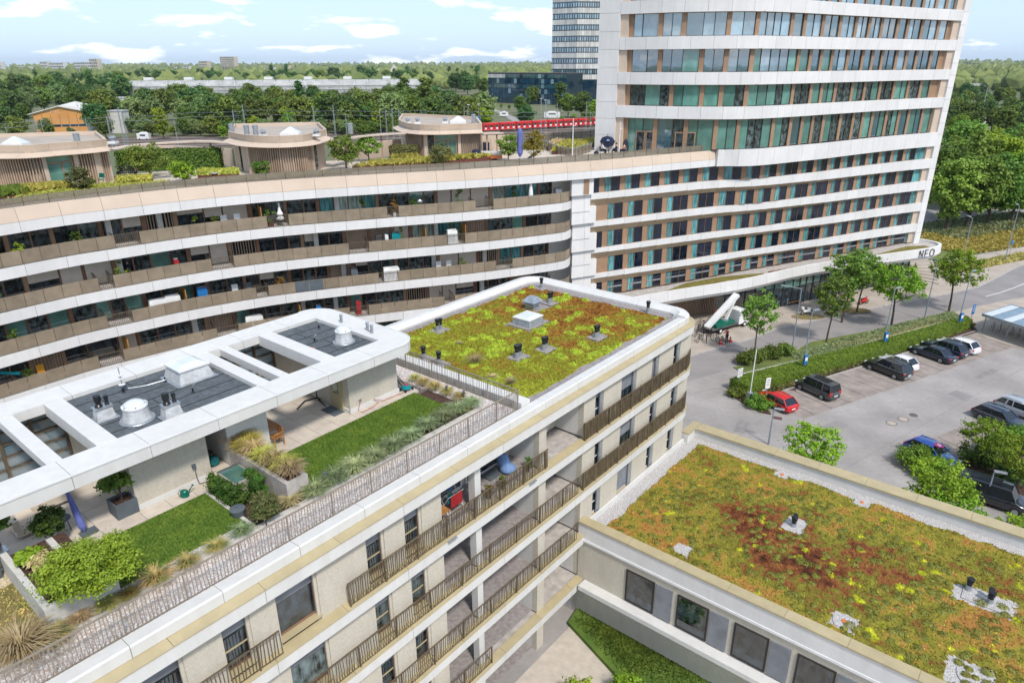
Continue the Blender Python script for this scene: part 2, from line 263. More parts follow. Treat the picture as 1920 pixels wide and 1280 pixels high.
# ------------------------------------------------------------------ mesh builder and scene tree
class MB:
    def __init__(s): s.v = []; s.f = []
    def add(s, vs, fs):
        b = len(s.v); s.v.extend([tuple(x) for x in vs]); s.f.extend([tuple(i+b for i in f) for f in fs]); return s
    def prism(s, bot, top):
        n = len(bot); vs = list(bot)+list(top)
        fs = [tuple(range(n-1, -1, -1)), tuple(range(n, 2*n))]+[(i, (i+1) % n, n+(i+1) % n, n+i) for i in range(n)]
        return s.add(vs, fs)
    def poly(s, xy, z0, z1):
        return s.prism([(p[0], p[1], z0) for p in xy], [(p[0], p[1], z1) for p in xy])
    def box(s, c, d, rz=0.0, ax=None):
        "box with centre c and size d; ax = (x axis, y axis) in plan"
        if ax is None: X = Vector((math.cos(rz), math.sin(rz), 0)); Y = Vector((-math.sin(rz), math.cos(rz), 0))
        else: X, Y = ax
        c = Vector(c); Z = Vector((0, 0, 1)); hx, hy, hz = d[0]/2, d[1]/2, d[2]/2
        b = [c+X*a*hx+Y*e*hy-Z*hz for a, e in ((-1, -1), (1, -1), (1, 1), (-1, 1))]
        t = [c+X*a*hx+Y*e*hy+Z*hz for a, e in ((-1, -1), (1, -1), (1, 1), (-1, 1))]
        return s.prism(b, t)
    def ubox(s, u0, u1, v0, v1, z0, z1):
        return s.prism([U(u0, v0, z0), U(u1, v0, z0), U(u1, v1, z0), U(u0, v1, z0)], [U(u0, v0, z1), U(u1, v0, z1), U(u1, v1, z1), U(u0, v1, z1)])
    def bar(s, a, b, w, h=None, up=(0, 0, 1)):
        a = Vector(a); b = Vector(b); d = (b-a)
        if d.length < 1e-6: return s
        d.normalize(); up = Vector(up)
        if abs(d.dot(up)) > 0.98: up = Vector((1, 0, 0))
        x = d.cross(up).normalized(); y = x.cross(d).normalized(); h = h or w
        q = [x*w/2*i+y*h/2*j for i, j in ((-1, -1), (1, -1), (1, 1), (-1, 1))]
        return s.prism([a+k for k in q], [b+k for k in q])
    def tube(s, pts, r, n=8, cap=True):
        pts = [Vector(p) for p in pts]; rs = r if isinstance(r, (list, tuple)) else [r]*len(pts); rings = []; b0 = len(s.v)
        for i, p in enumerate(pts):
            d = (pts[min(i+1, len(pts)-1)]-pts[max(i-1, 0)]); d = d.normalized() if d.length > 1e-9 else Vector((0, 0, 1))
            up = Vector((0, 0, 1)) if abs(d.z) < 0.95 else Vector((1, 0, 0))
            x = d.cross(up).normalized(); y = x.cross(d).normalized()
            for k in range(n):
                a = 2*math.pi*k/n; s.v.append(tuple(p+x*math.cos(a)*rs[i]+y*math.sin(a)*rs[i]))
        for i in range(len(pts)-1):
            for k in range(n):
                s.f.append((b0+i*n+k, b0+i*n+(k+1) % n, b0+(i+1)*n+(k+1) % n, b0+(i+1)*n+k))
        if cap:
            s.f.append(tuple(b0+k for k in range(n-1, -1, -1))); s.f.append(tuple(b0+(len(pts)-1)*n+k for k in range(n)))
        return s
    def lathe(s, prof, c=(0, 0, 0), n=20, sx=1, sy=1):
        b0 = len(s.v); c = Vector(c)
        for r, z in prof:
            for k in range(n):
                a = 2*math.pi*k/n; s.v.append((c.x+r*math.cos(a)*sx, c.y+r*math.sin(a)*sy, c.z+z))
        for i in range(len(prof)-1):
            for k in range(n): s.f.append((b0+i*n+k, b0+i*n+(k+1) % n, b0+(i+1)*n+(k+1) % n, b0+(i+1)*n+k))
        if prof[0][0] > 1e-4: s.f.append(tuple(b0+k for k in range(n-1, -1, -1)))
        if prof[-1][0] > 1e-4: s.f.append(tuple(b0+(len(prof)-1)*n+k for k in range(n)))
        return s
    def ball(s, c, r, n=10, m=7, sz=1.0):
        return s.lathe([(max(1e-5, r*math.sin(math.pi*i/m)), -r*sz*math.cos(math.pi*i/m)) for i in range(m+1)], c, n)
    def frame(s, p0, X, w, h, t, d):
        "upright rectangular frame from corner p0 along X, bar width t, depth d"
        p0 = Vector(p0); X = Vector(X); Z = Vector((0, 0, 1)); Y = Vector((-X.y, X.x, 0))
        for a, b, ww, hh in ((0, 0, w, t), (0, h-t, w, t), (0, t, t, h-2*t), (w-t, t, t, h-2*t)):
            q = p0+X*(a+ww/2)+Z*(b+hh/2); s.box(q, (ww, d, hh), ax=(X, Y))
        return s
WLOC = {}
def rootloc(o):
    while o is not None:
        if o.name in WLOC: return WLOC[o.name]
        o = o.parent
    return Vector((0, 0, 0))
def tag(o, label=None, cat=None, group=None, kind=None):
    if label: o['label'] = label
    if cat: o['category'] = cat
    if group: o['group'] = group
    if kind: o['kind'] = kind
    return o
def thing(name, label, cat, loc=(0, 0, 0), group=None, rz=0.0):
    o = bpy.data.objects.new(name, None); COL.objects.link(o); o.location = loc; o.rotation_euler = (0, 0, rz)
    o.empty_display_size = 0.1
    WLOC[o.name] = Vector(loc); return tag(o, label, cat, group)
def mesh_of(mb, off, name, smooth=False):
    me = bpy.data.meshes.new(name)
    if isinstance(mb, MB):
        me.from_pydata([(x-off[0], y-off[1], z-off[2]) for x, y, z in mb.v], [], mb.f)
        bm = bmesh.new(); bm.from_mesh(me); bmesh.ops.recalc_face_normals(bm, faces=bm.faces); bm.to_mesh(me); bm.free()
    if smooth is True:
        me.polygons.foreach_set('use_smooth', [True]*len(me.polygons))
    return me
def part(name, mb, m, parent, label=None, smooth=False, local=False, kind=None):
    off = Vector((0, 0, 0)) if local else rootloc(parent)
    me = mb if isinstance(mb, bpy.types.Mesh) else mesh_of(mb, off, name, smooth)
    if m is not None and len(me.materials) == 0: me.materials.append(MT[m] if isinstance(m, str) else m)
    o = bpy.data.objects.new(name, me); COL.objects.link(o); o.parent = parent
    if label: o['label'] = label
    if kind: o['kind'] = kind
    return o
def solo(name, mb, m, label=None, cat=None, group=None, kind=None, loc=(0, 0, 0), smooth=False):
    loc = Vector(loc); me = mb if isinstance(mb, bpy.types.Mesh) else mesh_of(mb, loc, name, smooth)
    if len(me.materials) == 0: me.materials.append(MT[m] if isinstance(m, str) else m)
    o = bpy.data.objects.new(name, me); COL.objects.link(o); o.location = loc
    WLOC[o.name] = loc
    return tag(o, label, cat, group, kind)
def struct(name, mb, m): return solo(name, mb, m, kind='structure')
CH = {}
def kids(o): return [c for c in o.children]
def copy_thing(o, loc=None, rz=None, label=None, scale=None, parent=None):
    c = o.copy(); COL.objects.link(c)
    if parent is not None: c.parent = parent
    else:
        WLOC[c.name] = Vector(loc) if loc is not None else Vector(o.location)
        if loc is not None: c.location = loc
        if rz is not None: c.rotation_euler = (0, 0, rz)
        if scale is not None: c.scale = scale if not isinstance(scale, (int, float)) else (scale,)*3
        if label: c['label'] = label
    for ch in kids(o): copy_thing(ch, parent=c)
    return c
# a path in plan with arc length; sweep() runs a profile along it
class Path:
    def __init__(s, pts, smooth=0):
        P = [Vector((p[0], p[1], 0)) for p in pts]
        for _ in range(smooth):
            Q = [P[0]]
            for a, b in zip(P, P[1:]): Q += [a*0.75+b*0.25, a*0.25+b*0.75]
            Q.append(P[-1]); P = Q
        s.P = P; s.S = [0.0]
        for a, b in zip(P, P[1:]): s.S.append(s.S[-1]+(b-a).length)
        s.len = s.S[-1]
    def at(s, t):
        t = min(max(t, 0), s.len-1e-6)
        lo = 0; hi = len(s.S)-1
        while hi-lo > 1:
            m = (lo+hi)//2
            if s.S[m] <= t: lo = m
            else: hi = m
        a, b = s.P[lo], s.P[lo+1]; k = (t-s.S[lo])/max(1e-9, s.S[lo+1]-s.S[lo]); d = (b-a).normalized()
        return a+(b-a)*k, d
    def pn(s, t):
        "point and outward normal (to the right of travel, which faces the camera)"
        p, d = s.at(t); p1, d1 = s.at(t-0.3); p2, d2 = s.at(t+0.3); d = (d1+d2).normalized()
        return p, d, Vector((d.y, -d.x, 0))
    def find(s, px, z):
        "arc length where the photograph's column px crosses the path"
        best = None
        r = ray(px, 640); r2 = Vector((r.x, r.y, 0)).normalized()
        n = 800
        for i in range(n+1):
            t = s.len*i/n; p, d = s.at(t)
            q = Vector((p.x, p.y, 0)); rp = Vector((p.x, p.y, z-H)); xx = rp.dot(Rr)/rp.dot(F0)*FPX+960
            e = abs(xx-px)
            if best is None or e < best[0]: best = (e, t)
        return best[1]
    def sweep(s, mb, s0, s1, prof, step=0.7):
        "prof: list of (offset outward, z); closed ring"
        n = max(1, int(abs(s1-s0)/step)); b0 = len(mb.v); k = len(prof)
        for i in range(n+1):
            p, d, nn = s.pn(s0+(s1-s0)*i/n)
            for o, z in prof: mb.v.append((p.x+nn.x*o, p.y+nn.y*o, z))
        for i in range(n):
            for j in range(k): mb.f.append((b0+i*k+j, b0+i*k+(j+1) % k, b0+(i+1)*k+(j+1) % k, b0+(i+1)*k+j))
        mb.f.append(tuple(b0+j for j in range(k))); mb.f.append(tuple(b0+n*k+j for j in range(k-1, -1, -1)))
        return mb
def rect(o0, o1, z0, z1): return [(o0, z0), (o1, z0), (o1, z1), (o0, z1)]
def sheet(name, pxs, z, m, z0=None, base=0.0, kind='structure'):
    "a flat surface whose outline was measured on the photograph"
    pts = [G(px, py, z) for px, py in pxs]; mb = MB()
    if z0 is None: mb.add([(p.x, p.y, z) for p in pts], [tuple(range(len(pts)))])
    else: mb.poly(pts, z0, z)
    return solo(name, mb, m, kind=kind)
# ------------------------------------------------------------------ foliage
def cards(P, Nn, size, asp=1.0, jit=0.35, rs=RN, name='leaves', col=None):
    n = len(P); a = rs.normal(size=(n, 3)); t = np.cross(Nn, a); t /= np.linalg.norm(t, axis=1)[:, None]+1e-9; b = np.cross(Nn, t)
    b /= np.linalg.norm(b, axis=1)[:, None]+1e-9
    sz = size*(1-jit+2*jit*rs.rand(n)) if np.isscalar(size) else size
    T = t*(sz*asp)[:, None]; B = b*sz[:, None]*0.5
    V = np.stack([P-T*0.5, P+B*0.9, P+T*0.5, P-B*0.9], 1).reshape(-1, 3)
    V[1::4] += Nn*sz[:, None]*0.12; V[3::4] += Nn*sz[:, None]*0.12
    me = bpy.data.meshes.new(name); me.vertices.add(4*n); me.vertices.foreach_set('co', V.astype(np.float32).ravel())
    me.loops.add(4*n); me.loops.foreach_set('vertex_index', np.arange(4*n, dtype=np.int32))
    me.polygons.add(n); me.polygons.foreach_set('loop_start', np.arange(0, 4*n, 4, dtype=np.int32)); me.polygons.foreach_set('loop_total', np.full(n, 4, dtype=np.int32))
    if col is not None:
        at = me.attributes.new('Col', 'FLOAT_COLOR', 'POINT'); c = np.ones((4*n, 4), np.float32); c[:, :3] = np.repeat(col, 4, 0); at.data.foreach_set('color', c.ravel())
    me.update(calc_edges=True); return me
def rdir(n, rs=RN):
    d = rs.normal(size=(n, 3)); return d/np.linalg.norm(d, axis=1)[:, None]
def crown_mesh(n, rx, rz, zc, clumps=26, cr=0.36, size=0.25, seed=1, hollow=0.55, droop=0.0, shape='ball', asp=1.3):
    "leaf cards gathered in uneven clumps; unit is metres"
    rs = np.random.RandomState(seed)
    d = rdir(clumps, rs); d[:, 2] = d[:, 2]*0.95+0.08
    k = (hollow+(1-hollow)*rs.rand(clumps))[:, None]*0.86
    c = d*k*np.array([rx, rx, rz])
    if shape == 'cone':
        t = rs.rand(clumps); c[:, 2] = (t*2-1)*rz; f = (1-t)**0.75*rx*0.85+0.08*rx; a = rs.rand(clumps)*6.283; q = np.sqrt(rs.rand(clumps)); c[:, 0] = np.cos(a)*f*q; c[:, 1] = np.sin(a)*f*q
    if shape == 'column':
        c[:, 2] = (rs.rand(clumps)*2-1)*rz*0.9; a = rs.rand(clumps)*6.283; q = np.sqrt(rs.rand(clumps))*rx*0.7*np.clip(1.15-np.abs(c[:, 2]/rz)**2, 0.2, 1); c[:, 0] = np.cos(a)*q; c[:, 1] = np.sin(a)*q
    r = cr*rx*(0.65+0.7*rs.rand(clumps))
    idx = rs.randint(0, clumps, n); dd = rdir(n, rs); rad = np.abs(rs.normal(size=n))*0.5+0.18
    P = c[idx]+dd*(r[idx]*rad)[:, None]*np.array([1.15, 1.15, 0.75])
    if droop: P[:, 2] -= droop*np.hypot(P[:, 0], P[:, 1])**2/rx
    P[:, 2] += zc
    Nn = dd*0.7+rdir(n, rs)*0.6+np.array([0, 0, 0.55]); Nn /= np.linalg.norm(Nn, axis=1)[:, None]
    return cards(P, Nn, size, asp, rs=rs, name='crown')
def trunk_mb(h, r, limbs=5, spread=1.2, seed=0, top=None, lean=0.0):
    rs = random.Random(seed); mb = MB(); top = top or h*1.5
    x, y = lean*rs.uniform(-1, 1), lean*rs.uniform(-1, 1)
    mb.tube([(0, 0, -0.1), (x*0.3, y*0.3, h*0.5), (x, y, h), (x*1.1, y*1.1, top)], [r*1.25, r, r*0.8, r*0.25], 7)
    for i in range(limbs):
        a = i*2.4+rs.random(); z0 = h*(0.85+0.5*rs.random()*(top/h-1)); l = spread*(0.7+0.5*rs.random())
        mb.tube([(x, y, z0), (x+math.cos(a)*l*0.5, y+math.sin(a)*l*0.5, z0+l*0.45), (x+math.cos(a)*l, y+math.sin(a)*l, z0+l*0.75)], [r*0.5, r*0.32, r*0.12], 5)
    return mb
TREE_SRC = {}
def tree_src(kind):
    if kind in TREE_SRC: return TREE_SRC[kind]
    spec = {  # leaves, rx, rz, zc, clumps, clump radius, leaf size, leaf material, shape
        'near': (5200, 2.2, 2.7, 4.9, 110, 0.17, 0.16, 'leaf_street', 'ball'),
        'near_wide': (4800, 2.8, 2.2, 4.3, 110, 0.14, 0.16, 'leaf_lime', 'ball'),
        'broad': (4600, 6.0, 6.8, 8.6, 80, 0.26, 0.75, 'leaf_mid', 'ball'),
        'dark': (4600, 6.0, 7.0, 8.8, 80, 0.26, 0.75, 'leaf_dark', 'ball'),
        'willow': (4600, 6.2, 6.8, 8.4, 80, 0.25, 0.7, 'leaf_willow', 'ball'),
        'lime': (3000, 4.0, 4.8, 6.4, 36, 0.34, 0.62, 'leaf_lime', 'ball'),
        'poplar': (3000, 2.6, 8.8, 10.6, 46, 0.45, 0.72, 'leaf_mid', 'column'),
        'conifer': (2600, 3.0, 7.6, 9.2, 50, 0.42, 0.70, 'leaf_dark', 'cone'),
        'wood': (12000, 5.4, 6.8, 8.2, 130, 0.20, 0.42, 'leaf_street', 'ball')}[kind]
    n, rx, rz, zc, cl, crr, sz, lm, sh = spec; out = []
    for sd in range(3):
        me = crown_mesh(n, rx, rz, zc, cl, crr, sz, 17*sd+hash_(kind), 0.5, shape=sh); me.materials.append(MT[lm])
        tm = mesh_of(trunk_mb(max(1.2, zc-rz*0.75), rx*0.055+0.02 if 'near' not in kind else 0.085, 6, rx*0.75, sd, zc+rz*0.5, 0.15), (0, 0, 0), 'trunk'); tm.materials.append(MT['bark'])
        out.append((me, tm))
    TREE_SRC[kind] = out; return out
def hash_(s): return sum((i+1)*ord(c) for i, c in enumerate(s)) % 997
def tree(kind, loc, scale=1.0, label='', group=None, name='tree', var=0, sxy=1.0, trunk=True, leaf=None):
    src = tree_src(kind)[var % 3]
    t = thing(name, label, 'tree', loc, group, random.uniform(0, 6.28)); t.scale = (scale*sxy, scale*sxy, scale)
    c = part('crown', src[0], None, t, local=True)
    if leaf: c.material_slots[0].link = 'OBJECT'; c.material_slots[0].material = MT[leaf]
    if trunk: part('trunk', src[1], None, t, local=True)
    return t
def bush(name, loc, rx, rz, leaf, label, n=1600, size=0.09, group=None, seed=1, clumps=30, cat='bush', cr=0.36, trunk=0.0, sy=None, core=True, hollow=0.55):
    t = thing(name, label, cat, loc, group); me = crown_mesh(n, rx, rz, rz*0.92+trunk, clumps, cr, size, seed, hollow); me.materials.append(MT[leaf])
    c = part('foliage', me, None, t, local=True)
    if sy: t.scale = (1, sy, 1)
    if trunk > 0 or core:
        part('stem', trunk_mb(max(0.15, trunk), 0.03+0.03*rx, 5, rx*0.6, seed, trunk+rz), 'bark', t, local=True)
    return t
def blade_mesh(n, h, spread, width=0.012, seed=0, arch=0.6):
    rs = np.random.RandomState(seed); a = rs.rand(n)*6.283; r0 = 0.12*spread*np.sqrt(rs.rand(n)); out = np.stack([np.cos(a), np.sin(a), 0*a], 1)
    hh = h*(0.5+0.6*rs.rand(n)); sp = spread*(0.1+1.0*rs.rand(n)); segs = 4; V = []
    side = np.stack([-np.sin(a), np.cos(a), 0*a], 1)
    for i in range(segs+1):
        t = i/segs; p = out*(r0+sp*t**1.7)[:, None]; p[:, 2] = hh*(t-arch*t**3*0.75); wd = width*(1-t*0.85)
        V += [p-side*wd, p+side*wd]
    V = np.stack(V, 1); nv = 2*(segs+1); F = []
    base = np.arange(n)[:, None]*nv
    for i in range(segs): F.append(base+np.array([[2*i, 2*i+1, 2*i+3, 2*i+2]]))
    F = np.concatenate(F, 0); m = len(F); me = bpy.data.meshes.new('blades')
    me.vertices.add(n*nv); me.vertices.foreach_set('co', V.reshape(-1).astype(np.float32)); me.loops.add(4*m); me.loops.foreach_set('vertex_index', F.ravel().astype(np.int32))
    me.polygons.add(m); me.polygons.foreach_set('loop_start', np.arange(0, 4*m, 4, dtype=np.int32)); me.polygons.foreach_set('loop_total', np.full(m, 4, dtype=np.int32)); me.update(calc_edges=True)
    return me
def smooth_noise(x, y, seed, sc):
    "value noise by summed sines; cheap and repeat-free over a roof"
    rs = np.random.RandomState(seed); o = 0
    for i in range(7):
        a = rs.rand()*6.283; f = sc*(0.6+rs.rand()*1.6); ph = rs.rand()*6.283; o = o+np.sin((x*math.cos(a)+y*math.sin(a))*f+ph+1.3*np.sin((x*math.sin(a)-y*math.cos(a))*f*0.7+ph*2))
    return o/7*1.6
# ------------------------------------------------------------------ ground, roads, car park
mb = MB(); mb.add([(-9000, -7000, -0.05), (9000, -7000, -0.05), (9000, 10000, -0.05), (-9000, 10000, -0.05)], [(0, 1, 2, 3)]); struct('ground', mb, 'far_ground')
mb = MB(); mb.add([(-60, -60, 0), (170, -60, 0), (170, 160, 0), (-60, 160, 0)], [(0, 1, 2, 3)]); struct('car_park_surface', mb, 'asphalt')
road_up = [(1200, 700), (1307, 664), (1400, 638.5), (1456, 617), (1533, 600), (1649, 575.4), (1766, 553.5), (1833, 539), (1874.5, 518), (1906, 501), (1935, 490)]
road_lo = [(1960, 549), (1920, 556.6), (1874, 564), (1828.6, 574), (1787, 584.7), (1732, 598), (1634, 621), (1520, 645), (1484, 655), (1381, 689), (1290, 715), (1200, 745)]
sheet('road', road_up+road_lo, 0.006, 'road_asphalt')
# raised pavement along the hotel, with a kerb
pav = [G(x, y, 0.0) for x, y in road_up]; pav2 = [G(x, y, 0) for x, y in ((2010, 455), (1900, 470), (1780, 495), (1700, 500), (1560, 530), (1400, 555), (1300, 570), (1180, 600))]
mb = MB(); mb.poly([(p.x, p.y) for p in pav+pav2], -0.05, 0.12); struct('hotel_pavement', mb, 'pavement')
pk = Path([(p.x, p.y) for p in pav]); mb = MB(); t = 0
kb = thing('kerb', 'pale kerb edging the pavement in front of the tower block', 'kerb', (pav[3].x, pav[3].y, 0)); del kb['category']; del kb['label']; kb['kind'] = 'structure'
while t < pk.len-0.1:
    m1 = MB(); pk.sweep(m1, t+0.01, min(t+1.19, pk.len), rect(-0.02, 0.13, -0.02, 0.135), 0.6); part('kerb_stone', m1, 'kerb_stone', kb); t += 1.2
sheet('far_pavement', [(1789, 586), (1828.6, 575.5), (1874, 566), (1920, 558.5), (1980, 548), (2000, 640), (1920, 655), (1850, 633), (1812, 612), (1806, 598)], 0.05, 'pavement', z0=-0.02)
# parking bays
K0 = G(1430, 746, 0); K1 = G(1834.7, 620.6, 0); kd = (K1-K0).normalized(); kn = Vector((kd.y, -kd.x, 0))
mb = MB(); q = [K0, K1, K1+kn*5.1, K0+kn*5.1]; mb.add([(p.x, p.y, 0.010) for p in q], [(0, 1, 2, 3)]); struct('parking_bay_paving', mb, 'parking_paving')
mb = MB(); mb.bar(K0-kn*0.1+Vector((0, 0, 0.05)), K1-kn*0.1+Vector((0, 0, 0.05)), 0.14, 0.12); struct('bay_kerb', mb, 'kerb_stone')
bl = G(1568, 719.7, 0); s0 = (bl-K0).dot(kd) % 2.62; nb = int((K1-K0).length/2.62)+1
for i in range(nb):
    p = K0+kd*(s0+i*2.62); mb = MB(); d = kn
    mb.add([tuple(a) for a in (p-kd*0.05+Vector((0, 0, .015)), p+kd*0.05+Vector((0, 0, .015)), p+kd*0.05+kn*5.0+Vector((0, 0, .015)), p-kd*0.05+kn*5.0+Vector((0, 0, .015)))], [(0, 1, 2, 3)])
    struct('bay_marking', mb, 'line_dark')
Q0 = G(1757, 818, 0); Q1 = G(1838, 859, 0); qd = (Q1-Q0)
for i in (-2, -1, 0, 1, 2, 3):
    p = Q0+kd*(i*2.62); e = p+qd; mb = MB(); o = kd*0.05
    mb.add([(a.x, a.y, 0.015) for a in (p-o, p+o, e+o, e-o)], [(0, 1, 2, 3)]); struct('bay_marking', mb, 'line_dark')
q = [Q0-kd*7.8, Q0+kd*11, Q0+kd*11+qd*1.05, Q0-kd*7.8+qd*1.05]; mb = MB(); mb.add([(p.x, p.y, 0.010) for p in q], [(0, 1, 2, 3)]); struct('parking_bay_paving', mb, 'parking_paving')
# white centre line of the road, manhole covers, drain gratings, seams
wl = [G(x, y, 0.012) for x, y in ((1848, 555.5), (1872, 549.5), (1897, 541), (1925, 530))]; mb = MB()
for a, b in zip(wl, wl[1:]):
    d = (b-a).normalized(); o = Vector((-d.y, d.x, 0))*0.08; mb.add([a-o, a+o, b+o, b-o], [(0, 1, 2, 3)])
struct('lane_marking', mb, 'line_white')
for (x, y, r, mm) in ((1671.5, 793, .42, 'pavement'), (1693.5, 785.5, .42, 'pavement'), (1713, 778, .33, 'line_dark'), (1640.5, 606.5, .5, 'grey_paver')):
    c = G(x, y, 0); t = thing('manhole_cover', 'pale round manhole cover in the car park, %s' % {1671.5: 'nearest of the row of three', 1693.5: 'middle of the row of three', 1713: 'small dark one, farthest of three', 1640.5: 'alone in the road'}[x] if x != 1640.5 else 'round manhole cover lying alone in the middle of the road', 'manhole cover', c, 'manhole covers')
    mb = MB(); mb.lathe([(r*1.18, 0.010), (r*1.18, 0.018), (r*1.0, 0.018)], c, 24); part('ring', mb, 'line_dark', t)
    mb = MB(); mb.lathe([(r, 0.0), (r, 0.022), (0.0001, 0.024)], c, 24); part('lid', mb, mm, t)
for (x, y, lb) in ((1457, 783.5, 'behind the red car'), (1484, 729.5, 'beside the dark grey van'), (1625, 975, 'near the blue car')):
    if y > 900: continue
    c = G(x, y, 0); t = thing('drain_grating', 'small rusty square drain grating in the asphalt %s' % lb, 'drain', c)
    mb = MB(); mb.box(c+Vector((0, 0, .012)), (0.9, 0.55, 0.02), math.radians(-20)); part('frame', mb, 'corten', t)
    for k in range(5): mb = MB(); mb.box(c+Vector((math.cos(-.35)*(k-2)*.16, math.sin(-.35)*(k-2)*.16, .026)), (0.05, 0.45, 0.012), math.radians(-20)); part('bar', mb, 'line_dark', t)
for a, b in (((1440, 960), (1920, 689)), ((1307, 735), (1500, 700))):
    mb = MB(); A_, B_ = G(*a, .012), G(*b, .012); mb.bar(A_, B_, 0.03, 0.006)
    struct('paving_seam', mb, 'seam_grey')
# planted island between road and car park
sheet('verge_soil', [(1375, 688), (1484.6, 661), (1520, 641), (1634.7, 619), (1732.7, 597), (1787, 582.6), (1800, 593), (1790, 600), (1766, 603), (1666, 631), (1520, 669), (1395, 699)], 0.10, 'meadow', z0=-0.02)
sheet('footpath', [(1388, 703), (1395, 698.5), (1520, 668.5), (1666, 630), (1766, 602.5), (1766, 607), (1666, 636), (1520, 675), (1392, 712)], 0.106, 'concrete_light', z0=0)
sheet('hedge_bed', [(1366, 735), (1388, 703.5), (1520, 672), (1766, 604), (1800, 594), (1832, 617), (1834, 621), (1625, 683), (1456, 733), (1430, 746), (1446, 776), (1425, 772), (1395, 756), (1372, 741)], 0.09, 'soil', z0=-0.02)
# clipped hedge: leaf cards over a box-like volume
def hedge_cards(outline, z0, z1, n, size, seed, inset=0.0, rough=0.08):
    rs = np.random.RandomState(seed); P = []; Nn = []
    ed = [(Vector(a), Vector(b)) for a, b in zip(outline, outline[1:]+outline[:1])]
    xs = [p[0] for p in outline]; ys = [p[1] for p in outline]
    def inside(x, y):
        c = False; j = len(outline)-1
        for i in range(len(outline)):
            a, b = outline[i], outline[j]
            if (a[1] > y) != (b[1] > y) and x < (b[0]-a[0])*(y-a[1])/(b[1]-a[1])+a[0]: c = not c
            j = i
        return c
    per = sum((b-a).length for a, b in ed); area = 0.5*abs(sum(a[0]*b[1]-b[0]*a[1] for a, b in ed)); ns = int(n*per*(z1-z0)/(per*(z1-z0)+area)); nt_ = n-ns
    while nt_ > 0:
        x = rs.uniform(min(xs), max(xs)); y = rs.uniform(min(ys), max(ys))
        if inside(x, y): P.append((x, y, z1+rs.normal()*rough*0.5)); Nn.append((rs.normal()*.5, rs.normal()*.5, 1)); nt_ -= 1
    sg = np.sign(sum(a[0]*b[1]-b[0]*a[1] for a, b in ed))
    for a, b in ed:
        d = (b-a); m = int(ns*d.length/per); 
        for _ in range(m):
            t = rs.rand(); p = a+d*t; o = Vector((d.y, -d.x)).normalized()*sg; k = rs.normal()*rough
            P.append((p.x+o.x*k, p.y+o.y*k, z0+(z1-z0)*rs.rand())); Nn.append((o.x+rs.normal()*.5, o.y+rs.normal()*.5, .3+rs.normal()*.4))
    P = np.array(P); Nn = np.array(Nn); Nn /= np.linalg.norm(Nn, axis=1)[:, None]
    return cards(P, Nn, size, 1.2, rs=rs, name='hedge')
hp = [G(x, y, 1.25).xy for x, y in ((1369, 710), (1402, 724), (1500, 699), (1640, 659), (1760, 622), (1824, 600), (1812, 592), (1766, 605), (1640, 639), (1500, 675), (1395, 701))]
core = MB(); cc = sum((Vector(p) for p in hp), Vector((0, 0)))/len(hp)
ih = []
for i, p in enumerate(hp):
    a, b = Vector(hp[i-1]), Vector(hp[(i+1) % len(hp)]); pass
t = thing('clipped_hedge', 'long clipped green hedge between the footpath and the parking bays', 'hedge', (hp[0].x, hp[0].y, 0))
core.poly([(p.x, p.y) for p in hp], 0, 1.2); part('twig_core', core, 'leaf_box', t)
me = hedge_cards([tuple(p) for p in hp], 0.1, 1.3, 42000, 0.10, 5, rough=0.035); me.materials.append(MT['hedge_leaf']); me.transform(Matrix.Translation(-Vector((hp[0].x, hp[0].y, 0)))); part('foliage', me, None, t)
# low flowering shrubs along the bays, tall-grass verge, shrubs at the island's ends
i = 0
for k in range(46):
    f = k/45; x = 1432+(1822-1432)*f; y = 741-(741-614)*f
    if 0.0 <= f <= 1: 
        c = G(x, y, 0.08)-kn*0.25+kd*random.uniform(-.2, .2)
        if k == 0: sh = bush('low_shrub', c, 0.52, 0.32, 'shrub_leaf', 'low rambling shrub with orange tinged tips in the row between hedge and parked cars', 700, 0.13, 'low shrubs between hedge and bays', 3)
        else: copy_thing(sh, c, random.uniform(0, 6), scale=random.uniform(0.8, 1.25))
mb = MB()
def strip_tufts(pxs, wid, n, h, z, leaf, name, label, seed, spread=0.3):
    pts = [G(x, y, z) for x, y in pxs]; pa = Path([(p.x, p.y) for p in pts]); rs = np.random.RandomState(seed); P = []
    for _ in range(n):
        p, d, nn = pa.pn(rs.rand()*pa.len); q = p+nn*rs.uniform(-wid, wid)/2; P.append((q.x, q.y, z+rs.rand()*h*0.6))
    P = np.array(P); Nn = rs.normal(size=(n, 3)); Nn[:, 2] = abs(Nn[:, 2])*0.5; Nn /= np.linalg.norm(Nn, axis=1)[:, None]
    me = cards(P, Nn, h*0.55, 1.8, rs=rs, name=name); return solo(name, me, leaf, kind='stuff', label=label)
strip_tufts([(1490, 672), (1600, 640), (1700, 612), (1790, 590)], 2.0, 9000, 0.3, 0.1, 'grass_green', 'verge_grass', 'rough green and dry grass growing in the verge beside the road', 4)
strip_tufts([(1560, 652), (1640, 632), (1760, 600)], 1.4, 2500, 0.25, 0.12, 'grass_straw', 'dry_verge_grass', 'dry straw coloured grass patches in the verge beside the road', 6)
for k, (x, y, s, ld) in enumerate(((1398, 682, 1.25, 'leaf_mid'), (1420, 676, 1.3, 'leaf_mid'), (1446, 670, 1.3, 'leaf_mid'), (1470, 664, 1.2, 'leaf_mid'))):
    if k == 0: sb = bush('verge_shrub', G(x, y, 0.1), 1.15, 0.75, ld, 'dense dark green shrub at the near tip of the road verge', 2200, 0.17, 'shrubs at the tip of the verge', 8)
    else: copy_thing(sb, G(x, y, 0.1), k*1.3)
bush('round_shrub', G(1423, 762, 0.1), 1.5, 0.62, 'hedge_leaf', 'low mounded shrub wedged between barrier post and red car', 3200, 0.13, None, 9, sy=0.8)
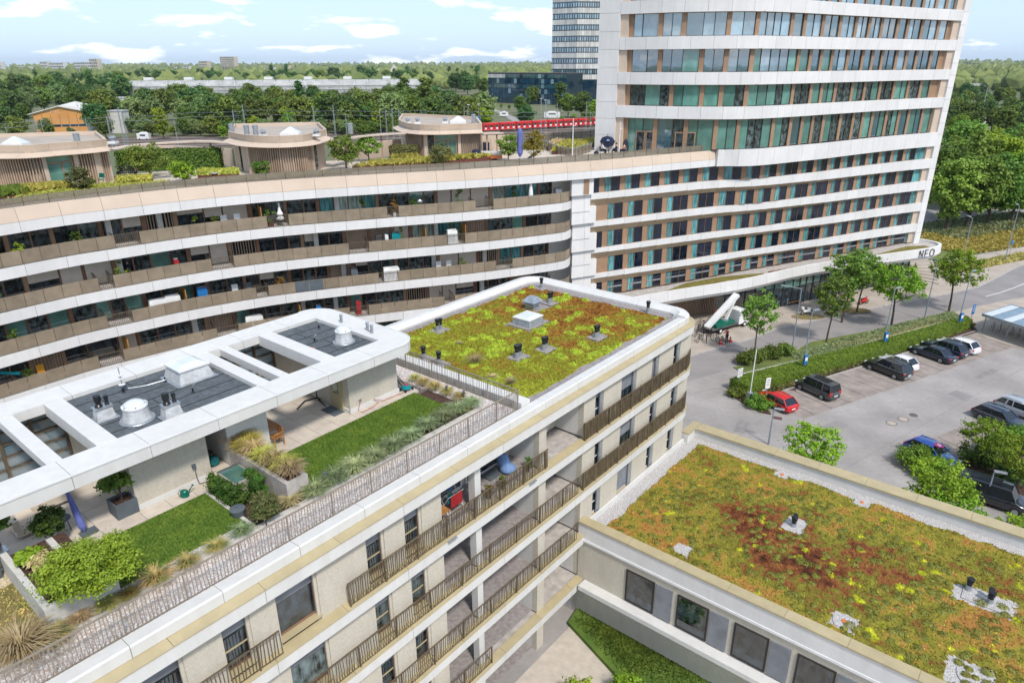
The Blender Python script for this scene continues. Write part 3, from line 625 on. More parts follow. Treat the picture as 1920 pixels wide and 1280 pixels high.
bush('ground_shrub', G(1385, 741, 0.1), 1.3, 0.45, 'leaf_mid', 'low spreading shrub at the kerb below the hedge end', 2200, 0.14, None, 12, sy=0.8)
# meadow behind the hotel's right end, and the crossing paths
sheet('meadow', [(1715, 468), (1745, 425), (2000, 395), (2100, 440), (2010, 452), (1900, 462), (1760, 490)], 0.16, 'meadow', z0=-0.02)
sheet('garden_path', [(1745, 490), (1790, 484), (1850, 476), (1930, 461), (1990, 452), (1990, 463), (1925, 473), (1850, 490), (1800, 500), (1750, 505)], 0.20, 'pavement', z0=0)
sheet('dry_border', [(1735, 497), (1800, 502), (1850, 492), (1925, 475), (1935, 485), (1880, 492), (1815, 508), (1770, 512)], 0.22, 'dry_grass', z0=0)
strip_tufts([(1740, 462), (1830, 450), (1960, 430)], 14, 9000, 0.7, 0.15, 'grass_yellow', 'meadow_grass', 'tall yellow green wild meadow grass below the big trees', 14)
strip_tufts([(1745, 440), (1830, 425), (1960, 410)], 12, 7000, 0.9, 0.15, 'grass_green', 'meadow_herbs', 'tall green wild herbs in the meadow below the big trees', 15)
strip_tufts([(1755, 506), (1820, 500), (1930, 479)], 2.5, 3500, 0.6, 0.2, 'grass_mixed', 'border_grass', 'brownish tall grass border beside the upper pavement', 16)
# second island, lower right
sheet('island_soil', [(1682, 852), (1700, 853), (1740, 872), (1830, 850), (1870, 860), (1940, 830), (1940, 960), (1800, 940), (1740, 905)], 0.10, 'soil', z0=-0.02)
for k, (x, y, rx, rz, ld, lb) in enumerate(((1712, 868, 1.5, .8, 'hedge_leaf', 'low pointed shrub mass at the kerb tip before the blue car'), (1745, 893, 1.7, .9, 'leaf_lime', 'bright green shrub under the tree beside the blue car'),
        (1832, 868, 1.7, .95, 'leaf_mid', 'dark clipped shrub under the small tree'), (1868, 848, 1.7, 1.0, 'hedge_leaf', 'broad green hedge block at the right behind the small tree'), (1903, 905, 1.6, 1.0, 'leaf_dark', 'dark round clipped shrub beside the black van'), (1905, 835, 1.6, 1.0, 'hedge_leaf', 'green hedge block at the right picture edge'))):
    bush('island_shrub', G(x, y, 0.1), rx, rz, ld, lb, 3200, 0.15, None, 20+k)

for i, (x, y, a, b, r) in enumerate(((1560, 800, 3.2, 1.2, .5), (1480, 850, 5.5, .8, -.4), (1800, 740, 1.6, 1.6, .5), (1390, 800, 2.4, 1.0, 1.1), (1500, 640+30, 1.2, 1.2, .4), (1850, 700, 4, .6, .55))):
    c = G(x, y, 0); struct('asphalt_patch', MB().box(c+Vector((0, 0, .004)), (a, b, .016), r), 'seam_grey' if i % 2 else 'road_asphalt')
# ------------------------------------------------------------------ hotel and office tower with its apartment wing
AP = [(-46.5, 36.5), (-43.5, 41), (-40.6, 45.4), (-37.4, 49.7), (-34.9, 53), (-32.6, 55), (-29.6, 57.8), (-26.1, 60.4), (-22.2, 62.7), (-17.9, 64.6), (-10.8, 67.3), (-5.8, 69), (-0.5, 71.2), (4.4, 73.6)]
aptP = Path(AP+[(5.7, 74.3), (6.5, 75.3), (6.7, 76.6)], 1)
PXS = [1068, 1130, 1240, 1345, 1400, 1440, 1500, 1545, 1600, 1650, 1700, 1745]
PO_ = [(6.3, 74.4), (10.0, 76.2), (17.3, 80.8), (24.9, 84.9), (28.0, 84.4), (31.2, 85.7), (35.9, 88.6), (40.1, 91.0), (45.3, 94.6), (50.3, 97.9), (55.6, 101.2), (62.5, 104.9)]
PH_ = [(6.9, 77.0), (10.9, 78.9), (18.3, 82.4), (26.2, 86.4), (31.2, 89.3), (34.9, 91.1), (40.4, 93.8), (44.9, 95.9), (50.2, 98.7), (55.2, 101.3), (60.3, 103.9), (62.6, 105.0)]
def hp_path(t): return Path([(a[0]*(1-t)+b[0]*t, a[1]*(1-t)+b[1]*t) for a, b in zip(PO_, PH_)], 1)
topP = Path(AP[:-1]+[(4.9, 73.8)]+PO_[1:4], 1)
hotel = thing('tower_block', 'tall white banded hotel and office tower with bronze soffits and curved facade', 'tower', (24.9, 95, 0))
apt = thing('apartment_building', 'long curved apartment wing with white bands, bronze balcony panels and a planted roof', 'apartment building', (-20, 66, 0))
def band(path, s0, s1, prof, name, m, par, pitch=3.0, gap=0.025, offs=0.0):
    t = s0; first = True
    while t < s1-0.05:
        e = min(s1, t+(pitch-offs if first else pitch)); first = False
        mb = MB(); path.sweep(mb, t+gap/2, e-gap/2, prof, 0.75); part(name, mb, m, par); t = e
# --- shared roof edge: white band, sloping beige parapet, glass balustrade on the terrace
Z0 = 20.3
sE = topP.len
band(topP, 0, sE, [(0.0, Z0), (0.0, Z0+0.78), (-0.35, Z0+0.78), (-0.35, Z0)], 'white_panel', 'white_panel', apt, 2.9)
band(topP, 0, sE, [(0.0, Z0+0.80), (-0.28, Z0+1.78), (-0.55, Z0+1.80), (-0.45, Z0+0.80)], 'parapet_panel', 'beige_panel', apt, 2.9)
mb = MB(); topP.sweep(mb, 0, sE, rect(-2.3, -0.36, Z0+0.15, Z0+0.3), 1.2); part('soffit', mb, 'beige_panel', apt)
t = 0
while t < sE-1.6:
    mb = MB(); topP.sweep(mb, t+0.03, t+1.62, rect(-0.86, -0.84, Z0+1.35, Z0+2.45), 0.9); part('balustrade_panel', mb, 'rail_glass', apt)
    p, d, n = topP.pn(t); mb = MB(); mb.box(p-n*0.86+Vector((0, 0, Z0+1.9)), (0.05, 0.06, 1.15), ax=(d, n)); part('balustrade_post', mb, 'brown_rail', apt); t += 1.66
# terrace deck and mass behind
def deck(path, s0, s1, back, z0, z1, name, m, par, off=-0.5):
    P = [path.pn(s0+(s1-s0)*i/40) for i in range(41)]; fr = [(p+n*off) for p, d, n in P]; bk = [(p-n*back) for p, d, n in P[::-1]]
    mb = MB(); mb.poly([(q.x, q.y) for q in fr+bk], z0, z1); return part(name, mb, m, par)
deck(topP, 0, sE, 16, Z0+0.3, Z0+1.35, 'roof_deck', 'slab_paving', apt)
deck(aptP, 0, aptP.len-3.2, 14, 0, Z0+0.3, 'core', 'dark_gap', apt, off=-2.6)
# --- apartment floors
LV = [20.3, 17.05, 13.8, 10.55, 7.3, 4.05]
aE = aptP.len
rnd = random.Random(5)
for k, zb in enumerate(LV):
    if k > 0:
        band(aptP, 0, aE, [(0.0, zb), (0.02, zb+0.86), (-0.3, zb+0.86), (-0.3, zb)], 'white_panel', 'white_panel', apt, 2.9, offs=rnd.uniform(0, 2))
        mb = MB(); aptP.sweep(mb, 0, aE-1.5, rect(-2.9, -0.31, zb+0.25, zb+0.86), 1.2); part('balcony_slab', mb, 'concrete', apt)
    if k == len(LV)-1: continue
    zf = zb-3.25+0.86; zc = zb+0.25      # floor and ceiling of the balcony zone between band k+1 and band k
    zr0, zr1 = zb-3.25+0.93, zb-3.25+1.98
    # railing: perforated panels with short runs of bars
    t = rnd.uniform(0, 3); nxt = t+rnd.uniform(7, 10); first = True
    t = 0.0
    while t < aE-0.4:
        if t > nxt and t < aE-7:
            L_ = 1.9 if rnd.random() < 0.7 else 1.1; mb = MB(); q = t
            p0, d0, n0 = aptP.pn(t); p1, d1, n1 = aptP.pn(t+L_)
            for z in (zr0+0.02, zr1-0.02): part('rail_frame', MB().bar(p0-n0*0.05+Vector((0, 0, z)), p1-n1*0.05+Vector((0, 0, z)), 0.05, 0.04), 'rail_metal', apt)
            nbar = int(L_/0.13)
            mb = MB()
            for j in range(nbar+1):
                p, d, n = aptP.pn(t+L_*j/nbar); mb.box(p-n*0.05+Vector((0, 0, (zr0+zr1)/2)), (0.025, 0.04, zr1-zr0), ax=(d, n))
            part('rail_bars', mb, 'rail_metal', apt, kind='stuff')
            # low partition running back from the railing
            for q in (t, t+L_):
                p, d, n = aptP.pn(q); mb = MB(); mb.bar(p-n*0.1+Vector((0, 0, zr1-0.05)), p-n*2.3+Vector((0, 0, zr1-0.05)), 0.05); 
                for j in range(8): mb.box(p-n*(0.2+j*0.29)+Vector((0, 0, (zr0+zr1)/2-0.05)), (0.03, 0.03, zr1-zr0-0.1), ax=(d, n))
                part('side_rail', mb, 'rail_metal', apt, kind='stuff')
            t += L_; nxt = t+rnd.choice([5, 6, 7])*1.32+0.01
        else:
            e = min(t+1.32, aE); mb = MB(); aptP.sweep(mb, t+0.02, e-0.02, rect(-0.07, -0.03, zr0, zr1), 0.66); part('balustrade_panel', mb, 'perforated_panel', apt); p, d, n = aptP.pn(e); t = e
            if k < 3: part('balustrade_post', MB().box(p-n*0.05+Vector((0, 0, (zr0+zr1)/2)), (0.035, 0.07, zr1-zr0+.02), ax=(d, n)), 'brown_rail', apt)
    # window wall set back from the railing
    ins = -2.35; t = 0.0; run = None
    while t < aE-2.6:
        r = rnd.random()
        if run is None or run[1] <= 0:
            c = rnd.random(); run = ['glass', rnd.randint(2, 4)] if c < 0.48 else (['curtain', rnd.randint(2, 4)] if c < 0.6 else (['slat', 1] if c < 0.83 else ['blind', rnd.randint(1, 3)]))
            run.append(rnd.choice([0, 0, 1]))
            # brown pier between units
            mb = MB(); aptP.sweep(mb, t, t+0.3, rect(ins-0.1, ins+0.14, zf, zc), 0.3); part('pier', mb, rnd.choice(['brown_frame', 'tan_column', 'brown_frame']), apt); t += 0.3
        typ = run[0]; run[1] -= 1
        if typ in ('glass', 'curtain'):
            wd = rnd.choice([1.15, 1.35, 1.5]); m = rnd.choice(['glass_room', 'glass_dark', 'glass_room', 'glass_teal' if rnd.random() < .5 else 'glass_room']) if typ == 'glass' else rnd.choice(['curtain_teal', 'curtain_pale'])
            mb = MB(); aptP.sweep(mb, t+0.05, t+wd-0.05, rect(ins-0.02, ins+0.01, zf+0.1, zc-0.08), 0.7); part('window_pane', mb, m, apt)
            mb = MB(); aptP.sweep(mb, t+wd-0.05, t+wd+0.07, rect(ins-0.05, ins+0.1, zf, zc), 0.2); aptP.sweep(mb, t+.05, t+wd-.05, rect(ins-0.03, ins+0.05, zf, zf+0.1), 0.7); part('window_frame', mb, 'brown_frame', apt)
            if run[2] and rnd.random() < 0.25:
                h_ = rnd.choice([0.7, 1.2, 1.5]); mb = MB(); aptP.sweep(mb, t+0.08, t+wd-0.08, rect(ins+0.08, ins+0.11, zc-h_, zc-0.05), 0.7); part('roller_blind', mb, 'cream_blind', apt)
            t += wd
        elif typ == 'blind':
            wd = rnd.choice([1.5, 2.1]); full = rnd.random() < 0.6; zl = zf+0.05 if full else zc-rnd.choice([1.0, 1.5])
            mb = MB(); aptP.sweep(mb, t+0.03, t+wd-0.03, rect(ins-0.03, ins, zf, zc), 0.7); part('window_pane', mb, 'glass_dark', apt)
            mb = MB(); aptP.sweep(mb, t+0.04, t+wd-0.06, rect(ins+0.06, ins+0.09, zl, zc-0.03), 0.7); part('roller_blind', mb, 'cream_blind', apt)
            mb = MB(); aptP.sweep(mb, t+wd-0.05, t+wd+0.05, rect(ins-0.05, ins+0.07, zf, zc), 0.2); part('window_frame', mb, 'brown_frame', apt); t += wd+0.05
        else:
            wd = 2.1; nsl = 9; mb = MB(); aptP.sweep(mb, t, t+wd, rect(ins-0.1, ins-0.06, zf, zc), 0.7); part('screen_back', mb, rnd.choice(['beige_slat', 'dark_gap']), apt)
            for j in range(nsl):
                mb = MB(); q = t+0.1+(wd-0.2)*j/(nsl-1); aptP.sweep(mb, q-0.035, q+0.035, rect(ins+0.02, ins+0.14, zf, zc), 0.2); part('slat', mb, 'beige_slat', apt)
            t += wd
    # pale columns near the railing line
    for _ in range(4):
        q = rnd.uniform(2, aE-6); mb = MB(); aptP.sweep(mb, q, q+0.42, rect(ins+0.35, ins+0.75, zf, zc), 0.3); part('round_column', mb, 'concrete_light', apt)
# limit the slats kept as single pieces
# --- hotel rows
HB = [(18.5, 17.05, 0.40), (15.23, 13.85, 0.62), (11.95, 10.65, 0.82), (8.75, 7.45, 1.0)]   # white bands: top, bottom, blend of plan
OPEN = [(20.3, 18.5), (17.05, 15.23), (13.85, 11.95), (10.65, 8.75), (7.45, 5.8)]
big = hp_path(0.0); sB = big.find(1345, 21); sBe = big.len
# big white band under the offices
band(big, sB, sBe, [(0.03, 20.3), (0.06, 22.25), (-0.4, 22.25), (-0.4, 20.3)], 'white_panel', 'white_panel', hotel, 2.6)
for k, (zt, zb, tt) in enumerate(HB):
    P = hp_path(tt); s0 = P.find(1073, zt)
    sx = P.find(1108, zt)
    band(P, s0, sx, [(0.0, zb-0.45), (0.0, zt), (-0.5, zt), (-0.5, zb-0.45)], 'white_panel', 'white_panel', hotel, 1.6)
    # sloping bronze soffit, fading out towards the right end
    t = sx
    while t < P.len-0.1:
        e = min(P.len, t+2.35); f = 0.06+0.72*(1-(t-sx)/(P.len-sx)); mb = MB(); P.sweep(mb, t+0.012, e-0.012, [(0.0, zb+f), (0.02, zt), (-0.5, zt), (-0.5, zb+f)], 0.8); part('white_panel', mb, 'white_panel', hotel)
        mb = MB(); P.sweep(mb, t+0.012, e-0.012, [(-0.03, zb+f-.003), (-0.57, zb-0.02), (-0.8, zb-0.02), (-0.8, zb+f-.003)], 0.8); part('soffit_panel', mb, 'bronze_panel', hotel); t = e
rh = random.Random(3)
for k, (zt, zb) in enumerate(OPEN):
    tt = ([0.18]+[h[2] for h in HB])[k]; P = hp_path(min(1, tt+0.0)); ins = -0.62
    mb = MB(); P.sweep(mb, 0.5, P.len, rect(ins-0.35, ins-0.2, zb-0.1, zt+0.2), 1.2); part('wall', mb, 'tan_column', hotel)
    s0 = P.find(1118 if k else 1113, zb); t = s0+(1.2 if k % 2 else 0.2)
    mb = MB(); n1 = max(1, int((s0-P.find(1073, zb))/1.3))
    sA = P.find(1072, zb)
    for j in range(n1):
        a = sA+(s0-sA)*j/n1; mb = MB(); P.sweep(mb, a+0.01, a+(s0-sA)/n1-0.01, rect(-0.5, -0.08, zb-0.02, zt+0.05), 0.8); part('white_panel', mb, 'white_panel', hotel)
    if k == 0: mb = MB(); P.sweep(mb, s0-1.3, s0-0.6, rect(-0.08, -0.05, zb+0.05, zt-.02), 0.5); part('louvre', mb, 'tan_column', hotel)
    endp = P.len-1.3
    if t > s0+0.5:
        mb = MB(); P.sweep(mb, s0, t, rect(ins-0.15, ins+0.02, zb, zt), 0.5); part('column', mb, 'tan_column', hotel)
    else:
        mb = MB(); P.sweep(mb, s0, t+0.9, rect(ins-0.05, ins, zb, zt), 0.5); part('window_pane', mb, 'glass_navy', hotel); t += 0.9
    j = 0
    while t < endp-2.2:
        c = 0.72; mb = MB(); P.sweep(mb, t, t+c, rect(ins-0.15, ins+0.02, zb, zt), 0.5); part('column', mb, 'tan_column', hotel); t += c
        cw = 0.88; mb = MB(); P.sweep(mb, t+0.05, t+cw, rect(ins-0.06, ins-0.02, zb+0.05, zt), 0.5); part('curtained_window', mb, 'curtain_teal', hotel)
        fr = MB()
        for q in (t, t+cw): P.sweep(fr, q, q+0.06, rect(ins-0.06, ins+0.04, zb, zt), 0.2)
        P.sweep(fr, t+0.06, t+cw, rect(ins-0.05, ins+0.04, zb, zb+0.07), 0.4); part('window_frame', fr, 'brown_frame', hotel)
        t += cw+0.06; wide = (j % 6 in (3, 4)) and k != 0 or (j == 9)
        dw = 1.25 if not wide else 2.3
        for h_ in range(2 if wide else 1):
            mb = MB(); ww = dw/(2 if wide else 1); a = t+h_*ww; P.sweep(mb, a+0.02, a+ww-0.03, rect(ins-0.06, ins-0.02, zb+0.04, zt), 0.5); part('window_pane', mb, 'glass_navy', hotel)
            mb = MB(); P.sweep(mb, a+ww-0.03, a+ww+0.02, rect(ins-0.06, ins+0.03, zb, zt), 0.2); part('mullion', mb, 'brown_frame', hotel)
        if k == 4:
            mb = MB(); P.sweep(mb, t-cw, t+dw, rect(ins-0.01, ins+0.01, zb+0.75, zb+0.95), 0.5); part('transom', mb, 'zinc', hotel)
        t += dw+0.02; j += 1
    mb = MB(); P.sweep(mb, t, P.len-1.15, rect(ins-0.15, ins+0.0, zb, zt), 0.5); part('curtained_window', mb, 'curtain_teal', hotel)
    mb = MB(); P.sweep(mb, P.len-1.15, P.len-0.02, rect(ins-0.15, ins+0.3, zb, zt), 0.5); part('column', mb, 'beige_panel', hotel)
# --- office floors
offP = Path([(12.8, 88.3), (16.0, 86.4), (18.9, 85.0), (23.5, 83.9), (27.4, 84.0), (30.9, 85.6), (35.9, 88.6), (39.9, 91.4), (45.2, 94.7), (49.6, 97.7), (55.6, 101.2), (62.5, 104.9)], 1)
OB = [(27.1, 25.73), (30.85, 29.5), (34.65, 33.3), (38.45, 37.1), (42.25, 40.9), (47.5, 44.7)]
OOP = [(25.73, 22.25), (29.5, 27.1), (33.3, 30.85), (37.1, 34.65), (40.9, 38.45), (44.7, 42.25)]
for k, (zt, zb) in enumerate(OB):
    band(offP, 0, offP.len, [(0.0, zb), (0.0, zt), (-0.5, zt), (-0.5, zb)] if k > 9 else [(0.0, zb), (0.0, zt), (-0.6, zt), (-0.6, zb)], 'white_panel', 'white_panel', hotel, 2.55, offs=(k*0.9) % 2.5)
    mb = MB(); offP.sweep(mb, 1.0, offP.len-1, [(-0.02, zb-0.01), (-0.85, zb-0.01), (-0.85, zb+0.1), (-0.02, zb+0.05)], 0.8); part('soffit_panel', mb, 'bronze_panel', hotel)
deck(offP, 0, offP.len, 1.0, 22.3, 46.5, 'core_wall', 'dark_gap', hotel, off=-0.95)
for k, (zt, zb) in enumerate(OOP):
    ins = -0.72; t = 0.9; z0_ = zb; sT = offP.find(1345, 23)
    pal = {0: ['glass_blue', 'glass_teal', 'glass_room', 'glass_teal'], 1: ['glass_teal', 'glass_teal', 'glass_room', 'glass_teal'], 2: ['glass_blue', 'glass_blue', 'glass_pale', 'glass_teal']}.get(k, ['glass_pale', 'glass_pale', 'glass_blue'])
    mb = MB(); offP.sweep(mb, 0.0, 0.9, rect(-0.72, -0.25, zb if k else 21.65, zt), 0.5); part('column', mb, 'beige_panel', hotel)
    while t < offP.len-1.5:
        left = t+3.4 < sT; npan = rh.choice([2, 3]) if left else (rh.choice([4, 5]) if sT < t < sT+4 else rh.choice([1, 2]))
        cw = 0.55; z0_ = (21.65 if (k == 0 and left) else zb)
        mb = MB(); offP.sweep(mb, t, t+cw, rect(ins-0.2, ins+0.16, z0_, zt), 0.5); part('column', mb, 'tan_column', hotel); t += cw
        for j in range(npan):
            pw = rh.choice([1.1, 1.3, 1.9]) if left else (1.7 if npan == 1 else rh.choice([1.15, 1.5]))
            if t+pw > offP.len-1.3: break
            mb = MB(); offP.sweep(mb, t+0.03, t+pw-0.03, rect(ins-0.05, ins, z0_+0.05, zt), 0.8); part('window_pane', mb, rh.choice(pal), hotel)
            mb = MB(); offP.sweep(mb, t+pw-0.035, t+pw+0.03, rect(ins-0.05, ins+0.07, z0_, zt), 0.2)
            offP.sweep(mb, t+0.03, t+pw-0.04, rect(ins-0.04, ins+0.05, z0_, z0_+0.07), 0.8); part('window_frame', mb, 'dark_gap', hotel); t += pw
        if t+1.9 > offP.len-1.3: break
    mb = MB(); offP.sweep(mb, t, offP.len-1.35, rect(ins-0.2, ins+0.1, z0_, zt), 0.5); part('column', mb, 'tan_column', hotel)
    mb = MB(); offP.sweep(mb, offP.len-1.35, offP.len, rect(-0.72, -0.25, zb, zt), 0.5); part('column', mb, 'beige_panel', hotel)
# doors on the terrace
for px in (1206, 1283):
    s = offP.find(px, 22.8); p, d, n = offP.pn(s)
    for j in (-1, 1):
        q = p+n*(-0.66)+d*(j*0.62); dr = part('door', MB().frame(q-d*0.58+Vector((0, 0, 21.66)), d, 1.16, 2.55, 0.12, 0.1), 'tan_column', hotel)
        mb = MB(); mb.box(q+Vector((0, 0, 22.95)), (0.92, 0.04, 2.3), ax=(d, n)); part('pane', mb, 'glass_dark', dr)
        mb = MB(); mb.box(q+n*0.1-d*(j*0.4)+Vector((0, 0, 22.7)), (0.04, 0.06, 0.5), ax=(d, n)); part('handle', mb, 'steel', dr)
# end pillars clad in white panels
def pillar(a, b, back, z0, z1, pitch):
    a = Vector((*a, 0)); b = Vector((*b, 0)); d = (b-a).normalized(); n = Vector((d.y, -d.x, 0)); z = z0
    while z < z1:
        e = min(z1, z+pitch); mb = MB(); pts = [a, b, b-n*back, a-n*back]; mb.poly([(q.x, q.y) for q in pts], z+0.012, e-0.012); part('white_panel', mb, 'white_panel', hotel); z = e
pillar((10.5, 89.6), (12.78, 88.3), 9, 21.65, 47.5, 1.95)
pillar((62.52, 104.9), (63.75, 105.55), 10, 5.6, 47.5, 1.63)
mb = MB(); mb.poly([(13.5, 90.5), (24, 86), (30.5, 88), (61.5, 106.5), (58, 116), (14, 108)], 22, 47); part('core_wall', mb, 'white_panel', hotel)
mb = MB(); mb.poly([(8, 79.5), (19, 85), (27, 89.5), (34.5, 93.5), (61.5, 107), (56, 118), (4, 100)], 0.5, 21.5); part('core_wall', mb, 'slab_paving', hotel)
# --- podium: fascia, planted roof, glazed ground floor
podE = [G(x, y, 5.8) for x, y in ((1150, 568), (1241.7, 550.5), (1330, 537), (1400, 526), (1504.5, 500.5), (1600, 487), (1700, 473.5), (1735, 468.5), (1757, 465.5))]
podP = Path([(p.x, p.y) for p in podE]+[(66.2, 103.4), (66.0, 105.5), (63.9, 107.5)], 1)
band(podP, 0, podP.len, [(-0.25, 4.25), (0.12, 4.75), (0.05, 5.95), (-0.35, 5.95), (-0.35, 4.25)], 'white_panel', 'white_panel', hotel, 2.7)
mb = MB(); podP.sweep(mb, 0, podP.len-2, [(-0.3, 4.24), (-3.2, 3.6), (-3.2, 4.2), (-0.36, 4.6)], 1.0); part('soffit', mb, 'white_render', hotel)
pr = [(p.x, p.y) for p in [podP.pn(podP.len*i/40)[0]-podP.pn(podP.len*i/40)[2]*0.33 for i in range(41)]]+[(62, 110), (30, 92), (5, 80)]
mb = MB(); mb.poly(pr, 5.0, 5.62); part('podium_roof', mb, 'concrete', hotel)
gp = [G(x, y, 0.12) for x, y in ((1200, 612), (1310, 590), (1400, 582), (1482, 573), (1515, 563.5), (1600, 546), (1707, 524))]; gP = Path([(p.x, p.y) for p in gp])
t = 0
while t < gP.len-1.3:
    slat = t < gP.find(1335, 2); mb = MB()
    if slat:
        gP.sweep(mb, t, t+0.5, rect(-0.3, -0.1, 0.1, 4.3), 0.5); part('screen_back', mb, 'dark_gap', hotel)
        for q in (0.1, 0.35): mb = MB(); gP.sweep(mb, t+q, t+q+0.08, rect(-0.05, 0.1, 0.12, 4.3), 0.2); part('slat', mb, 'beige_slat', hotel)
        t += 0.5
    else:
        w_ = 1.5; gP.sweep(mb, t+0.06, t+w_-0.06, rect(-0.08, -0.04, 0.15, 2.75), 0.8); part('window_pane', mb, 'glass_dark', hotel)
        mb = MB(); gP.sweep(mb, t+0.06, t+w_-0.06, rect(-0.08, -0.04, 2.83, 4.3), 0.8); part('window_pane', mb, rh.choice(['glass_teal', 'glass_teal', 'glass_dark']), hotel)
        mb = MB(); gP.sweep(mb, t+w_-0.06, t+w_+0.06, rect(-0.1, 0.06, 0.12, 4.3), 0.2); gP.sweep(mb, t+0.06, t+w_-0.06, rect(-0.1, 0.04, 2.75, 2.83), 0.8); part('mullion', mb, 'dark_gap', hotel); t += w_
# letters on the podium corner
def letter(par, ch, p, d, n, s=1.0, lean=0.0):
    X = d; Z = Vector((0, 0, 1)); A = {'N': [((0, 0), (0, 1)), ((0, 1), (0.62, 0)), ((0.62, 0), (0.62, 1))], 'E': [((0, 0), (0, 1)), ((0, 1), (.55, 1)), ((0, .5), (.5, .5)), ((0, 0), (.55, 0))]}
    if ch == 'O': seg = [((0.4+0.4*math.cos(a*math.pi/8), 0.5+0.5*math.sin(a*math.pi/8)), (0.4+0.4*math.cos((a+1)*math.pi/8), 0.5+0.5*math.sin((a+1)*math.pi/8))) for a in range(16)]
    else: seg = A[ch]
    mb = MB()
    for a, b in seg: mb.bar(p+X*a[0]*s+Z*a[1]*s, p+X*b[0]*s+Z*b[1]*s, 0.10, 0.08)
    part('letter', mb, 'letter_dark', par, label='dark metal letter %s on the white fascia' % ch)
s = podP.find(1722, 5.2)
for ch, o in (('N', 0), ('E', 0.95), ('O', 1.75)):
    p, d, n = podP.pn(s+o*1.25); letter(hotel, ch, p+n*0.16+Vector((0, 0, 4.72)), d, n, 1.12)
# sedum strips on the podium
for nm, pts, m in (('podium_sedum', [(1240, 549), (1285, 531), (1350, 519), (1432, 512), (1430, 515), (1360, 526), (1290, 541)], 'sedum_green'), ('podium_sedum', [(1440, 509), (1540, 492), (1545, 495), (1450, 513)], 'sedum_red'), ('podium_sedum', [(1640, 477.5), (1700, 462), (1735, 460.5), (1744, 464), (1700, 471), (1650, 480)], 'sedum_green')):
    mat('sedum_green', (0.20, 0.19, 0.03), 0.95, scale=1.6, col2=(0.13, 0.09, 0.03), bump=0.8, bscale=9); mat('sedum_red', (0.22, 0.10, 0.05), 0.95, scale=1.6, col2=(0.12, 0.06, 0.03), bump=0.8, bscale=9)
    P = [G(x, y, 5.7) for x, y in pts]; mb = MB(); mb.poly([(p.x, p.y) for p in P], 5.6, 5.72); part(nm, mb, m, hotel, kind='stuff')
# entrance steps beyond the podium corner
c = G(1731, 528, 0.1)
for k in range(7):
    mb = MB(); p0 = G(1712-2*k+6, 523-5.2*k, 0.12+0.15*k); p1 = G(1760-2.6*k, 533-7.3*k, 0.12+0.15*k); dd = (p1-p0)
    o = Vector((-dd.y, dd.x, 0)).normalized()*6; mb.poly([(q.x, q.y) for q in (p0, p1, p1+o, p0+o)], 0.1, 0.24+0.15*k); struct('step', mb, 'pavement')
# ------------------------------------------------------------------ near residential block (frame u along the street front, v to the back)
res = thing('residential_block', 'near white apartment block with planted roof terraces, beige render and brown railings', 'apartment building', U(0, 7, 0))
def upath(pts): return Path([tuple(U(u, v, 0).xy) for u, v in pts])
def arc(cu, cv, r, a0, a1, n=9): return [(cu+r*math.cos(math.radians(a0+(a1-a0)*i/n)), cv+r*math.sin(math.radians(a0+(a1-a0)*i/n))) for i in range(n+1)]
UL = -36.0
front = [(UL, -0.05)]+[(x, -0.05) for x in (-30, -20, -10, 0, 10)]
loop = front+arc(14.5, 1.95, 2.0, -90, 0, 12)+[(16.5, 8.0)]+arc(14.5, 13.3, 2.0, 0, 90, 12)+[(8, 15.3), (-4, 15.3), (UL, 15.3)]
LP = upath(loop); LF = 50.5     # arc length where the corner begins
def usweep(name, path, s0, s1, prof, m, par=res, step=0.5, pitch=None, gap=0.012):
    if pitch is None:
        mb = MB(); path.sweep(mb, s0, s1, prof, step); return part(name, mb, m, par)
    t = s0
    while t < s1-0.05:
        e = min(s1, t+pitch); mb = MB(); path.sweep(mb, t+gap/2, e-gap/2, prof, step); part(name, mb, m, par); t = e
FL = [15.0, 11.8, 8.6, 5.4, 2.2]
for k, zb in enumerate(FL):
    s1 = LP.len if k == 0 else LP.len
    usweep('fascia', LP, 0, s1, [(0, zb), (0, zb+0.52), (-0.5, zb+0.52), (-0.5, zb)], 'white_render', pitch=6.2, gap=0.022)
    usweep('ledge_sheet', LP, 0, s1, [(0.035, zb+0.53), (0.035, zb+0.57), (-0.45, zb+0.62), (-0.45, zb+0.53)], 'khaki_sheet', pitch=3.1, gap=0.016)
    mb = MB(); mb.ubox(UL, 15.0, 0.42, 14.5, zb+0.1, zb+0.5); part('floor_slab', mb, 'concrete', res)
# coping: wide and flat along the street front, sloping on the far sides
usweep('coping', LP, 0, LF-0.1, [(-0.40, 15.63), (-0.40, 16.02), (-0.45, 16.07), (-0.97, 16.02), (-0.97, 15.63)], 'white_render', pitch=2.9, gap=0.02)
usweep('coping', LP, LF-0.095, LP.len, [(-0.40, 15.63), (-0.40, 16.02), (-0.5, 16.12), (-1.05, 16.2), (-1.42, 15.95), (-1.42, 15.63)], 'white_render', pitch=2.9, gap=0.02, step=0.25)
mb = MB(); mb.ubox(-2.42, -1.75, 0.95, 13.8, 15.63, 16.22); part('coping', mb, 'white_render', res)
